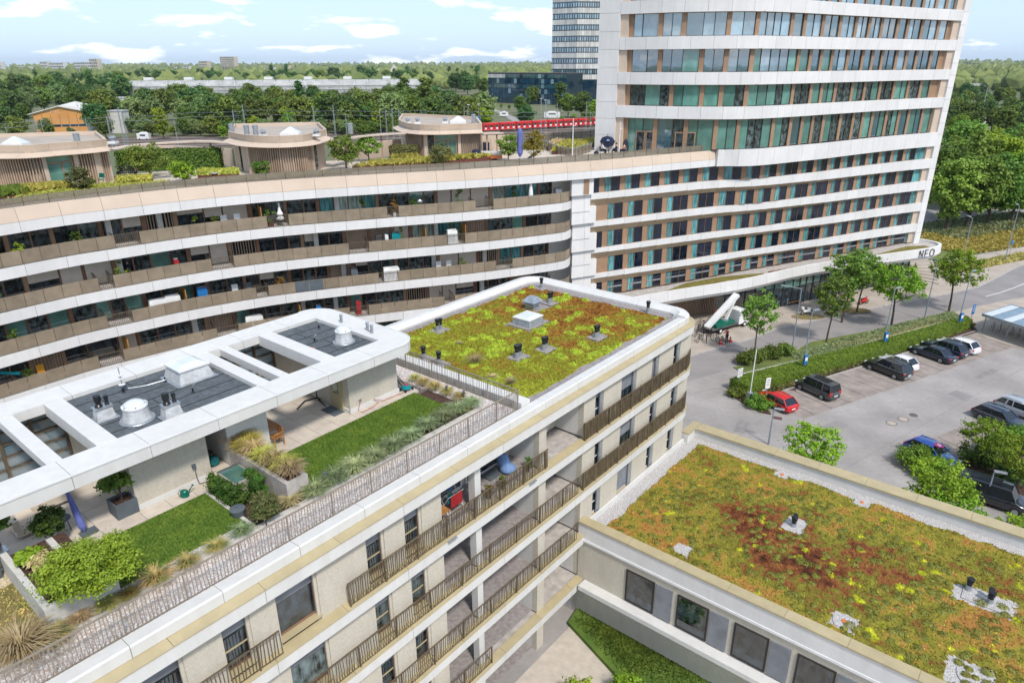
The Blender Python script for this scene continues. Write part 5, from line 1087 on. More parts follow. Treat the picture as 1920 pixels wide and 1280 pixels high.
rs = np.random.RandomState(8); P = []; a, b, c_ = G(1070, 1162, .3), G(1106, 1110, .3), G(1490, 1300, .3); d_ = G(1190, 1290, .3)
for _ in range(9000):
    w1 = rs.dirichlet((1, 1, 1, 1)); q = a*w1[0]+b*w1[1]+c_*w1[2]+d_*w1[3]; P.append((q.x, q.y, .32))
Nn = rs.normal(size=(9000, 3)); Nn[:, 2] = abs(Nn[:, 2])*.4; Nn /= np.linalg.norm(Nn, axis=1)[:, None]; solo('courtyard_grass', cards(np.array(P), Nn, .11, 1.4), 'leaf_mid', 'rough grass tufts on the courtyard lawn', kind='stuff')
# ------------------------------------------------------------------ things on the near terraces
ZT = 16.04
def T(px, py, z=ZT): return G(px, py, z)
def zat(px, py, p): d = ray(px, py); return H+d.z/math.hypot(d.x, d.y)*math.hypot(p[0], p[1])
gsrc = {}
def clump(px, py, s, leaf, label, h=0.62, sp=0.5, group='ornamental grass clumps on the terraces', n=430, z=ZT, name='grass_clump', wd=0.02):
    key = (leaf, n)
    if key not in gsrc: gsrc[key] = [blade_mesh(n, 0.62, 0.55, wd, 80+i, 0.7) for i in range(2)]
    o = solo(name, gsrc[key][len(bpy.data.objects) % 2], leaf, label, 'ornamental grass', group, loc=T(px, py, z)); o.rotation_euler = (0, 0, random.uniform(0, 6)); o.scale = (s, s, s*h/0.62)
    if o.data.materials[0] != MT[leaf]: o.material_slots[0].link = 'OBJECT'; o.material_slots[0].material = MT[leaf]
    return o
mp_ = ['first', 'second', 'third', 'fourth', 'fifth', 'sixth', 'seventh', 'eighth', 'ninth', 'tenth']
for i, (x, y, s) in enumerate(((592, 926, 1.15), (628, 903, 1.15), (666, 884, 1.25), (703, 864, 1.2), (740, 843, 1.25), (771, 824, 1.1), (802, 804, 1.1), (832, 788, 1.1), (858, 773, 1.1), (884, 762, 1.0))):
    clump(x, y, s*1.2, 'grass_green', 'blue green fountain grass clump, %s along the right lawn counted from the concrete planter' % mp_[i])
for i, (x, y, s) in enumerate(((862, 748, .9), (838, 738, .9), (815, 729, 1.0), (795, 720, .9), (778, 712, .8), (872, 770, .7))):
    clump(x, y, s, 'grass_mixed', 'green and straw grass clump, %s in the short row before the gravel' % mp_[i])
for (x, y, s, lf, lb) in ((455, 1000, .95, 'grass_green', 'green grass clump at the right corner of the left lawn'), (407, 1030, .95, 'grass_mixed', 'brown topped grass clump, second from the right along the left lawn'), (353, 1060, 1.0, 'grass_mixed', 'brown and green grass clump in the middle of the left row'), (296, 1090, 1.25, 'grass_mixed', 'largest brown and green grass clump along the left lawn'),
        (243, 1120, .85, 'leaf_red', 'low reddish grass clump beside the planter wall'), (203, 1140, .9, 'grass_mixed', 'low mixed grass below the planter'), (150, 1165, .9, 'grass_straw', 'pale straw grass below the planter corner'), (105, 1200, 1.1, 'grass_mixed', 'brown drooping grass clump between planter and railing'),
        (545, 945, 1.0, 'grass_straw', 'straw coloured clump at the foot of the concrete planter'), (570, 925, .9, 'grass_mixed', 'straw and green clump beside the planter end')):
    clump(x, y, s, lf, lb)
clump(45, 1232, 2.1, 'grass_straw', 'very large pale straw fountain grass at the bottom left corner', h=0.72, n=520, wd=0.014)
for i, (x, y) in enumerate(((445, 838), (462, 850), (480, 855), (498, 868), (515, 875), (535, 885), (548, 893), (470, 838), (455, 826))):
    clump(x, y, 1.25, 'grass_yellow' if i % 2 else 'grass_straw', 'tall yellow green grass filling the concrete planter, %s from the wall' % mp_[i], h=0.95, z=16.8, group='grasses in the concrete planter')
# concrete planters (boards of concrete, soil)
def planter(name, label, walls, soil, z1=16.9, m='concrete'):
    t = thing(name, label, 'planter', U(soil[0], soil[2], ZT))
    for (a, b, c, d) in walls: mb = MB(); mb.ubox(a, b, c, d, 15.9, z1); part('wall', mb, m, t)
    mb = MB(); mb.ubox(*soil, 15.9, z1-0.12); part('soil', mb, 'soil', t); return t
planter('concrete_planter', 'raised concrete planter full of tall grasses at the right terrace', [(-14.42, -14.24, 2.9, 7.08), (-14.24, -13.45, 2.9, 3.06), (-13.6, -13.45, 3.06, 5.2)], (-14.24, -13.6, 3.06, 7.0))
planter('concrete_planter', 'large raised concrete planter with maple and perennials at the left', [(-22.75, -22.55, 2.75, 6.75), (-22.55, -20.7, 2.75, 2.95), (-20.9, -20.7, 2.95, 3.9), (-21.5, -21.3, 5.0, 6.4)], (-22.55, -20.9, 2.95, 6.6), m='concrete_light')
# japanese maple, potted tree, shrubs
def shrub(px, py, z, rx, rz, leaf, label, n, size, seed, clumps=34, cr=0.3, name='shrub', trunk=0.15, cat='shrub', hollow=0.55): return bush(name, T(px, py, z), rx, rz, leaf, label, n, size, None, seed, clumps, cat, cr, trunk, hollow=hollow)
m = shrub(178, 1108, 16.8, 1.5, 0.72, 'leaf_maple', 'broad bright green japanese maple spreading over the planter', 24000, 0.06, 5, 90, 0.22, 'japanese_maple', 0.3, 'tree')
shrub(100, 1012, 16.3, 0.62, 0.62, 'leaf_box', 'dark dwarf pine bush behind the maple', 7000, 0.055, 6, 60, 0.22, 'dwarf_pine', 0.2)
shrub(500, 975, 16.04, 0.68, 0.55, 'leaf_olive', 'round shrub with bronze tips beside the dark hedge', 8000, 0.055, 7, 60, 0.24)
shrub(60, 1052, 16.85, 0.42, 0.2, 'leaf_lime', 'yellow green leafy perennials in the left planter', 900, 0.12, 8, 16, 0.4, 'perennial', 0.05); shrub(78, 1062, 16.85, 0.34, 0.2, 'grass_straw', 'golden grass mound in the left planter', 900, 0.1, 9, 12, 0.4, 'perennial', 0.05)
shrub(100, 1095, 16.85, 0.34, 0.12, 'leaf_red', 'purple red ground cover in the left planter', 700, 0.09, 10, 12, 0.4, 'perennial', 0.02); shrub(112, 1112, 16.85, 0.28, 0.14, 'leaf_mid', 'dark green herb at the near corner of the left planter', 600, 0.09, 11, 10, 0.4, 'perennial', 0.02)
t = thing('hedge', 'dark green L shaped box hedge screening the glass cold frame', 'hedge', U(-16, 5.8, ZT))
for i, (u, v) in enumerate(((-15.85, 5.8), (-15.85, 5.45), (-15.85, 5.1), (-15.85, 4.75), (-15.8, 4.4), (-15.5, 4.15), (-15.15, 4.0), (-14.85, 4.15), (-14.75, 4.5), (-14.75, 4.9))):
    me = crown_mesh(2600, 0.3, 0.46, 0.48, 16, 0.5, 0.055, 100+i, 0.4, shape='column'); me.materials.append(MT['leaf_box']); q = U(u, v, ZT)-U(-16, 5.8, ZT); me.transform(Matrix.Translation(q)); part('foliage', me, None, t, local=True)
# planter box with small tree
t = thing('planter_box', 'square slate grey pot on the left paving', 'flower pot', T(240, 965)); c = Vector(t.location)
uvp = UVof(c); mb = MB(); u0, v0 = uvp[0]-0.38, uvp[1]-0.1
for (a, b, cc, d) in ((u0, u0+.78, v0, v0+.05), (u0, u0+.78, v0+.73, v0+.78), (u0, u0+.05, v0+.05, v0+.73), (u0+.73, u0+.78, v0+.05, v0+.73)): mb.ubox(a, b, cc, d, ZT, ZT+0.62)
part('box', mb, 'slate_pot', t); mb = MB(); mb.ubox(u0+.05, u0+.73, v0+.05, v0+.73, ZT, ZT+0.52); part('soil', mb, 'soil', t)
pc = U(u0+.39, v0+.39, ZT+0.5); bush('potted_tree', pc, 0.62, 0.36, 'leaf_mid', 'small spreading tree growing in the slate grey pot', 1500, 0.12, None, 12, 26, 'tree', 0.3, 0.55)
bush('potted_tree', U(-22.6, 7.2, ZT+.8), 0.7, 0.6, 'leaf_mid', 'leafy plant reaching up through the pergola opening at the left edge', 1800, 0.13, None, 13, 26, 'tree', 0.3, 0.7)
# watering can, tap with hose
c = T(347, 930); t = thing('watering_can', 'green plastic watering can on the paving by the left wall', 'watering can', c)
part('body', MB().lathe([(.13, 0), (.145, .05), (.13, .24), (.08, .29), (.05, .29)], c, 16, sx=1.2), 'green_plastic', t); part('spout', MB().tube([c+UA*.12+Vector((0, 0, .06)), c+UA*.33+Vector((0, 0, .3))], [.035, .018], 8), 'green_plastic', t)
part('rose', MB().tube([c+UA*.33+Vector((0, 0, .3)), c+UA*.39+Vector((0, 0, .35))], [.02, .055], 10), 'green_plastic', t); part('handle', MB().tube([c-UA*.05+Vector((0, 0, .28)), c-UA*.15+Vector((0, 0, .38)), c-UA*.24+Vector((0, 0, .25)), c-UA*.17+Vector((0, 0, .08))], .014, 6), 'green_plastic', t)
c = U(-16.0, 6.93, ZT); t = thing('garden_tap', 'wall tap with coiled grey hose at the left wall', 'tap', c); mb = MB(); mb.box(c+Vector((0, 0, .85)), (.14, .08, .18), ax=(UA, VB)); part('valve_box', mb, 'slate_pot', t)
part('hose', MB().tube([c+Vector((0, 0, .8))-VB*.05, c-VB*.08+Vector((0, 0, .35)), c-VB*.1+UA*.05+Vector((0, 0, .05)), c-VB*.2+UA*.4+Vector((0, 0, .03)), c-VB*.3+UA*.8+Vector((0, 0, .03))], .018, 6), 'line_dark', t)
c = U(-7.6, 6.93, ZT); t = thing('garden_hose', 'thin red hose snaking from the wall socket of the right terrace', 'hose', c)
part('hose', MB().tube([c+Vector((0, 0, .5)), c-VB*.1+UA*-.25+Vector((0, 0, .1)), c-VB*.3+UA*-.2+Vector((0, 0, .02)), c-VB*.28+UA*.5+Vector((0, 0, .02)), c-VB*.1+UA*1.0+Vector((0, 0, .02)), c+VB*.0+UA*.8+Vector((0, 0, .25)), c-VB*.15+UA*1.3+Vector((0, 0, .02)), c-VB*.2+UA*2.3+Vector((0, 0, .02)), c-VB*.3+UA*3.0+Vector((0, 0, .02))], .013, 6), 'red_fabric', t)
part('socket', MB().box(c+Vector((0, 0, .52)), (.12, .06, .1), ax=(UA, VB)), 'zinc', t)
# cold frame with pool-like glass lid, tub
t = thing('cold_frame', 'glass topped cold frame with aluminium rim behind the dark hedge', 'cold frame', U(-15, 5.2, ZT)); mb = MB(); mb.ubox(-15.45, -14.55, 4.9, 6.1, ZT, ZT+.55); part('box', mb, 'concrete', t)
mb = MB(); mb.ubox(-15.4, -14.6, 4.95, 6.05, ZT+.56, ZT+.58); part('glass_lid', mb, 'glass_teal', t); mb = MB(); mb.ubox(-15.5, -14.5, 6.06, 6.16, ZT+.55, ZT+.64); part('rim', mb, 'steel', t)
c = T(447, 965); t = thing('round_tub', 'black round plastic tub with lid beside the dark hedge', 'tub', c); part('tub', MB().lathe([(.22, 0), (.27, .22), (.29, .25), (.29, .3), (.1, .32), (.0001, .33)], c, 20), 'slate_pot', t); part('handle', MB().tube([c+Vector((-.08, 0, .33)), c+Vector((0, 0, .4)), c+Vector((.08, 0, .33))], .015, 6), 'slate_pot', t)
# niche with pressure washer and hose reel
c = U(-14.85, 7.7, ZT); t = thing('hose_reel', 'teal and black hose reel in the wall niche', 'hose reel', c)
part('drum', MB().tube([c+VB*-.12+Vector((0, 0, .28)), c+VB*.12+Vector((0, 0, .28))], .2, 14), 'teal_plastic', t); part('frame', MB().bar(c-UA*.2, c-UA*.05+Vector((0, 0, .75)), .03).bar(c+UA*.2, c-UA*.05+Vector((0, 0, .75)), .03), 'black_plastic', t); part('handle', MB().bar(c-VB*.16-UA*.05+Vector((0, 0, .75)), c+VB*.16-UA*.05+Vector((0, 0, .75)), .04), 'black_plastic', t)
c = U(-15.1, 8.3, ZT); t = thing('pressure_washer', 'black and red pressure washer leaning in the wall niche', 'tool', c); part('body', MB().lathe([(.1, 0), (.14, .1), (.12, .5), (.05, .6)], c, 10), 'black_plastic', t); part('lance', MB().bar(c+UA*.1, c+UA*.25+Vector((0, 0, 1.3)), .03), 'black_plastic', t); part('grip', MB().box(c+UA*.27+Vector((0, 0, 1.35)), (.2, .06, .08), ax=(UA, VB)), 'red_paint', t)
# corner sofa, cushion, side table, folded parasol
c = T(150, 965); q = UVof(c); su, sv = q[0], q[1]+1.2; t = thing('corner_sofa', 'cream corner sofa under the left pergola', 'sofa', U(su, sv, ZT))
mb = MB(); mb.ubox(su-2.0, su+0.2, sv, sv+.85, ZT+.12, ZT+.42); part('seat', mb, 'cream_fabric', t); mb = MB(); mb.ubox(su-2.0, su-1.2, sv-1.2, sv, ZT+.12, ZT+.42); part('seat', mb, 'cream_fabric', t)
for i in range(2): mb = MB(); mb.ubox(su-1.75+i*.95, su-.85+i*.95, sv+.6, sv+.85, ZT+.42, ZT+.85); part('backrest', mb, 'cream_fabric', t)
mb = MB(); mb.ubox(su-2.05, su-1.85, sv-1.2, sv+.85, ZT+.4, ZT+.8); part('backrest', mb, 'cream_fabric', t); mb = MB(); mb.ubox(su-1.95, su+.15, sv+.05, sv+.8, ZT, ZT+.12); part('base', mb, 'line_dark', t)
c2 = U(su-1.45, sv+.35, ZT+.43); t = thing('cushion', 'yellow square cushion on the cream sofa', 'cushion', c2); mb = MB(); X = UA; Yv = (VB*.45+Vector((0, 0, .9))).normalized(); b = [c2+X*a*.22+Yv*(e*.22+.22) for a, e in ((-1, -1), (1, -1), (1, 1), (-1, 1))]; nn = X.cross(Yv)*.06; mb.prism([p-nn for p in b], [p+nn for p in b]); part('cover', mb, 'yellow_fabric', t)
c = T(128, 1000); c = c+VB*.35; t = thing('side_table', 'small round dark side table by the sofa', 'table', c); part('table_top', MB().lathe([(.0001, .48), (.3, .48), (.3, .51), (.0001, .515)], c, 20), 'slate_pot', t)
for a in range(3): part('leg', MB().bar(c+Vector((.25*math.cos(a*2.1), .25*math.sin(a*2.1), 0)), c+Vector((.2*math.cos(a*2.1), .2*math.sin(a*2.1), .48)), .02), 'black_plastic', t)
c = T(160, 1000); t = thing('folded_parasol', 'folded lilac blue parasol leaning under the pergola', 'parasol', c); tp = c+VB*.3-UA*.15+Vector((0, 0, 2.1)); part('canopy', MB().tube([c+Vector((0, 0, .1)), c+(tp-c)*.15, c+(tp-c)*.5, c+(tp-c)*.95], [.03, .13, .11, .04], 10), 'parasol_blue', t); part('pole', MB().tube([c, tp], .02, 6), 'steel', t); part('base', MB().box(c+Vector((.1, .05, .04)), (.55, .4, .07), ax=(UA, VB)), 'slate_pot', t)
# barbecue
c = U(-23.3, 6.9, ZT); t = thing('gas_grill', 'steel gas grill with closed lid at the left edge', 'grill', c); part('lid', MB().tube([c-UA*.45+Vector((0, 0, .95)), c+UA*.45+Vector((0, 0, .95))], .22, 12), 'steel', t); part('firebox', MB().box(c+Vector((0, 0, .8)), (.95, .5, .25), ax=(UA, VB)), 'black_plastic', t)
part('cabinet', MB().box(c+Vector((0, 0, .36)), (.9, .45, .6), ax=(UA, VB)), 'slate_pot', t); part('shelf', MB().box(c+UA*.65+Vector((0, 0, .88)), (.35, .45, .04), ax=(UA, VB)), 'steel', t); part('handle', MB().bar(c-UA*.35-VB*.25+Vector((0, 0, .98)), c+UA*.35-VB*.25+Vector((0, 0, .98)), .03), 'black_plastic', t)
c = U(-24.0, 5.3, ZT); t = thing('garden_chair', 'white garden chair partly cut off at the left edge', 'chair', c); part('seat', MB().box(c+Vector((0, 0, .42)), (.5, .5, .05), ax=(UA, VB)), 'white_plastic', t); part('backrest', MB().box(c+VB*.25+Vector((0, 0, .68)), (.5, .05, .45), ax=(UA, VB)), 'white_plastic', t)
for i in (-1, 1):
    for j in (-1, 1): part('leg', MB().bar(c+UA*.22*i+VB*.22*j, c+UA*.22*i+VB*.22*j+Vector((0, 0, .4)), .04), 'white_plastic', t)
# wooden chair and table, hanging chair stand, lawn mower, floor light
def wood_chair(c, X, Y, label, m='teak'):
    t = thing('wooden_chair', label, 'chair', c)
    for k in range(4): part('seat_slat', MB().box(c+Y*(-.18+k*.12)+Vector((0, 0, .43)), (.48, .1, .03), ax=(X, Y)), m, t)
    for k in range(3): part('back_slat', MB().box(c+Y*.24+Vector((0, 0, .6+k*.12)), (.46, .03, .08), ax=(X, Y)), m, t)
    for i in (-1, 1):
        for j in (-1, 1): part('leg', MB().bar(c+X*.23*i+Y*.23*j, c+X*.23*i+Y*.23*j+Vector((0, 0, .9 if j > 0 else .62)), .045), m, t)
        part('armrest', MB().bar(c+X*.24*i-Y*.25+Vector((0, 0, .63)), c+X*.24*i+Y*.25+Vector((0, 0, .66)), .05, .03), m, t)
    return t
wood_chair(T(520, 833), -VB, UA, 'teak armchair with slatted seat at the table on the right terrace')
c = U(-12.2, 8.2, ZT); t = thing('wooden_table', 'teak table half hidden behind the white wall', 'table', c)
for k in range(5): part('top_board', MB().box(c+UA*(-.36+k*.18)+Vector((0, 0, .74)), (.17, 1.6, .03), ax=(UA, VB)), 'teak' if k else 'slate_pot', t)
for i in (-1, 1):
    for j in (-1, 1): part('leg', MB().bar(c+UA*.38*i+VB*.7*j, c+UA*.38*i+VB*.7*j+Vector((0, 0, .72)), .07), 'teak', t)
c = T(590, 752); t = thing('hanging_chair_stand', 'black curved steel stand on the right terrace paving', 'stand', c)
part('foot', MB().tube([c-UA*1.1-VB*.1+Vector((0, 0, .04)), c-UA*.4+VB*.25+Vector((0, 0, .1)), c+UA*.5+VB*.1+Vector((0, 0, .05))], .035, 6), 'black_plastic', t); part('foot', MB().tube([c-VB*.9+Vector((0, 0, .04)), c+UA*.1-VB*.2+Vector((0, 0, .1)), c+UA*.5+VB*.1+Vector((0, 0, .06))], .035, 6), 'black_plastic', t); part('pole', MB().tube([c+UA*.3+VB*.2, c+UA*.35+VB*.3+Vector((0, 0, 1.4)), c+UA*.2+VB*.2+Vector((0, 0, 2.0))], .035, 6), 'black_plastic', t)
for k in (0, .22): part('weight', MB().tube([c+UA*(.45)-VB*(.05+k)+Vector((0, 0, .15)), c+UA*(.52)-VB*(.05+k)+Vector((0, 0, .15))], .13, 12), 'zinc', t)
c = T(762, 731); t = thing('lawn_mower', 'teal blue electric lawn mower beside the penthouse wall', 'lawn mower', c); part('deck', MB().lathe([(.2, .06), (.24, .12), (.2, .24), (.08, .3)], c, 14, sx=1.1), 'teal_plastic', t); part('handle', MB().bar(c-UA*.1+VB*.15+Vector((0, 0, .2)), c-UA*.35+VB*.8+Vector((0, 0, .9)), .03).bar(c+UA*.1+VB*.15+Vector((0, 0, .2)), c-UA*.15+VB*.8+Vector((0, 0, .9)), .03), 'black_plastic', t)
for i in (-1, 1):
    for j in (-1, 1): part('wheel', MB().tube([c+UA*.22*i+VB*.2*j+Vector((0, 0, .08)), c+UA*.27*i+VB*.2*j+Vector((0, 0, .08))], .08, 10), 'dark_rubber', t)
part('cover', MB().box(c+Vector((0, 0, .31)), (.12, .2, .05), ax=(UA, VB)), 'red_paint', t)
for i, (x, y) in enumerate(((838, 740), (870, 750), (610, 905), (500, 985))):
    c = T(x, y); t = thing('garden_lamp', 'small black spike lamp %s' % ('behind the short grass row', 'at the gravel corner', 'among the grasses near the planter', 'beside the round shrub at the kerb')[i], 'garden lamp', c); part('spike', MB().bar(c, c+Vector((0, 0, .4)), .03), 'black_plastic', t); part('head', MB().lathe([(.06, .38), (.07, .5), (.03, .55)], c, 8), 'slate_pot', t)
# things on the penthouse roof
def round_dome(px, py, r, label):
    c = G(px, py, 18.94); t = thing('round_skylight', label, 'skylight', c)
    part('flange', MB().lathe([(r*1.55, 0), (r*1.5, .03), (r*1.2, .06)], c, 28), 'zinc', t); part('curb', MB().lathe([(r*1.3, .03), (r*1.12, .3), (r*1.05, .5), (r*1.1, .52), (r*1.1, .58)], c, 28), 'felt_white', t); part('ring', MB().lathe([(r*1.12, .55), (r*1.14, .62), (r*1.02, .65)], c, 28), 'white_plastic', t)
    part('dome', MB().lathe([(r*1.02, .62), (r*.85, .72), (r*.5, .80), (r*.2, .83), (.0001, .835)], c, 28), 'dome_plastic', t, smooth=True)
    for k in range(6): part('screw', MB().box(c+Vector((r*1.06*math.cos(k+.3), r*1.06*math.sin(k+.3), .66)), (.03, .03, .03)), 'dark_rubber', t)
round_dome(258, 785, 0.42, 'round domed skylight on the left penthouse roof field'); round_dome(645, 640, 0.36, 'round domed skylight on the right penthouse roof field')
c = G(355, 705, 18.94); u, v = UVof(c); t = thing('square_skylight', 'large square domed skylight on the left penthouse roof field', 'skylight', U(u, v, 18.94))
mb = MB(); mb.prism(*fr4(u-.78, u+.78, v-.75, v+.75, 18.94, 18.97, .14)); part('flange', mb, 'zinc', t); mb = MB(); mb.prism(*fr4(u-.62, u+.62, v-.6, v+.6, 18.96, 19.5, .16)); part('curb', mb, 'felt_white', t); mb = MB(); mb.prism(*fr4(u-.7, u+.7, v-.68, v+.68, 19.5, 19.58, 0)); part('rim', mb, 'white_plastic', t); mb = MB(); mb.prism(*fr4(u-.35, u+.35, v-.33, v+.33, 19.58, 19.72, .3)); part('dome', mb, 'dome_plastic', t)
for (px, py, lb) in ((197, 783, 'grey roof pedestal with a thick and a thin black vent, left of the round skylight'), (323, 778, 'grey roof pedestal with a thick and a thin black vent, right of the round skylight')):
    c = G(px, py, 18.94); u, v = UVof(c); t = thing('vent_pedestal', lb, 'roof vent', U(u, v, 18.94)); mb = MB(); mb.prism(*fr4(u-.4, u+.4, v-.28, v+.28, 18.94, 18.97, .06)); part('flange', mb, 'zinc', t); mb = MB(); mb.prism(*fr4(u-.28, u+.28, v-.17, v+.17, 18.96, 19.42, .07)); part('pedestal', mb, 'felt_white', t); mb = MB(); mb.prism(*fr4(u-.33, u+.33, v-.22, v+.22, 19.42, 19.47, 0)); part('rim', mb, 'zinc', t)
    for (o, r, h) in ((-.12, .13, .48), (.19, .08, .38)): part('vent', MB().lathe([(r*.95, 0), (r*1.15, .05), (r*.75, .12), (r*.8, .2), (r, .24), (r*1.05, .42*h/.48), (r, h), (.001, h)], U(u+o, v, 19.47), 16), 'black_plastic', t)
for (px, py, lb) in ((232, 735, 'small antenna mast with white spiral fins on the left roof field'), (310, 715, 'thin lightning hook beside the cable on the left roof field'), (362, 735, 'thin lightning hook below the square skylight'), (590, 640, 'thin hook at the left of the right roof field'), (598, 615, 'black anchor with cable on the right roof field')):
    c = G(px, py, 18.94); t = thing('roof_anchor', lb, 'roof anchor', c); part('foot', MB().lathe([(.09, 0), (.04, .04), (.035, .2), (.02, .22)], c, 8), 'black_plastic', t); part('hook', MB().tube([c+Vector((0, 0, .2)), c+Vector((.02, 0, .32)), c+Vector((.12, .05, .36))], .012, 5), 'zinc', t)
    if px == 232: part('mast', MB().tube([c+Vector((0, 0, .2)), c+Vector((0, 0, 1.15))], .02, 6), 'zinc', t); [part('fin', MB().lathe([(.13, z), (.14, z+.02), (.10, z+.03)], c, 10), 'white_plastic', t) for z in (.35, .62, .8)]
a = G(240, 728, 19.2); b = G(310, 712, 19.2); solo('lightning_cable', MB().tube([a, (a+b)/2-Vector((0, 0, .05)), b], .015, 5), 'zinc', 'thin lightning cable between the antenna and a roof hook', 'cable', loc=a)
for (px, py, lb) in ((690, 625, 'left of two galvanised pipes on the right roof field'), (698, 630, 'right of two galvanised pipes on the right roof field'), (641, 610, 'single pipe behind the round skylight of the right field')):
    c = G(px, py, 18.94); t = thing('roof_pipe', lb, 'roof pipe', c); part('pipe', MB().tube([c, c+Vector((0, 0, .55))], .08, 12), 'zinc', t); part('cap', MB().lathe([(.1, .55), (.1, .6), (.05, .64)], c, 12), 'galvanised', t)
c = G(585, 655, 18.94); solo('roof_plug', MB().lathe([(.14, 0), (.14, .05), (.08, .08), (.001, .08)], c, 14), 'orange_cap', 'copper coloured drain plug on the right roof field', 'drain', loc=c)
# the person under the pergola is built with the other people
# loggia things on the top storey balcony
zf = 12.47
c = U(-3.05, 1.35, zf); t = thing('bean_bag', 'light blue bean bag chair on the balcony', 'bean bag', c); part('seat', MB().lathe([(.25, 0), (.42, .1), (.43, .25), (.3, .4), (.0001, .45)], c, 16), 'blue_fabric', t, smooth=True); part('backrest', MB().lathe([(.25, .2), (.34, .4), (.3, .75), (.2, .9), (.0001, .93)], c+VB*.3, 14, sy=.6), 'blue_fabric', t, smooth=True)
solo('door_mat', MB().ubox(-4.3, -3.4, 1.4, 2.1, zf+.045, zf+.06), 'slate_pot', 'dark rug beside the bean bag on the balcony', 'rug', loc=U(-4, 1.7, zf))
c = U(-7.2, 1.3, zf); t = thing('drying_rack', 'laundry rack hung with a dark red towel and coloured clothes', 'drying rack', c); mb = MB()
for i in (-1, 1): mb.bar(c+UA*.5*i-VB*.3, c+UA*.5*i+VB*.3+Vector((0, 0, 1.0)), .025).bar(c+UA*.5*i+VB*.3, c+UA*.5*i-VB*.3+Vector((0, 0, 1.0)), .025)
for j in range(5): mb.bar(c-UA*.5+VB*(-.3+.15*j)+Vector((0, 0, 1)), c+UA*.5+VB*(-.3+.15*j)+Vector((0, 0, 1)), .015)
part('frame', mb, 'white_plastic', t); part('towel', MB().box(c-VB*.33+Vector((0, 0, .7)), (.75, .02, .62), ax=(UA, VB)), 'red_fabric', t)
for j, mm in enumerate(('teal_plastic', 'grass_green', 'blue_fabric', 'sign_blue')): part('cloth', MB().box(c+UA*(-.25+.15*j)+VB*(-.15+.15*j)+Vector((0, 0, .8)), (.3, .02, .42), ax=(UA, VB)), mm, t)
c = U(-8.25, 1.25, zf); t = thing('shell_chair', 'white shell chair with wooden legs on the balcony', 'chair', c); part('seat', MB().lathe([(.12, .42), (.26, .44), (.3, .55), (.31, .72)], c, 16), 'white_plastic', t)
for a in range(4): part('leg', MB().bar(c+Vector((.25*math.cos(a*1.57+.7), .25*math.sin(a*1.57+.7), 0)), c+Vector((.1*math.cos(a*1.57+.7), .1*math.sin(a*1.57+.7), .43)), .03), 'teak', t)
c = U(-8.3, .85, zf); t = thing('balcony_table', 'small wooden topped table with white legs on the balcony', 'table', c); part('table_top', MB().box(c+Vector((0, 0, .72)), (.7, .5, .03), ax=(UA, VB)), 'teak', t)
for i in (-1, 1):
    for j in (-1, 1): part('leg', MB().bar(c+UA*.32*i+VB*.22*j, c+UA*.32*i+VB*.22*j+Vector((0, 0, .7)), .03), 'white_plastic', t)
for i, (u, lb) in enumerate(((-5.3, 'green balcony plant with red flowers behind the railing'), (-4.3, 'leafy balcony plant in front of the door'), (-2.3, 'dark green balcony plant by the end column'))): bush('potted_plant', U(u, .6, zf), .28, .3, ('leaf_red', 'leaf_mid', 'leaf_dark')[i], lb, 500, .08, None, 140+i, 10, 'plant', .4, .1)
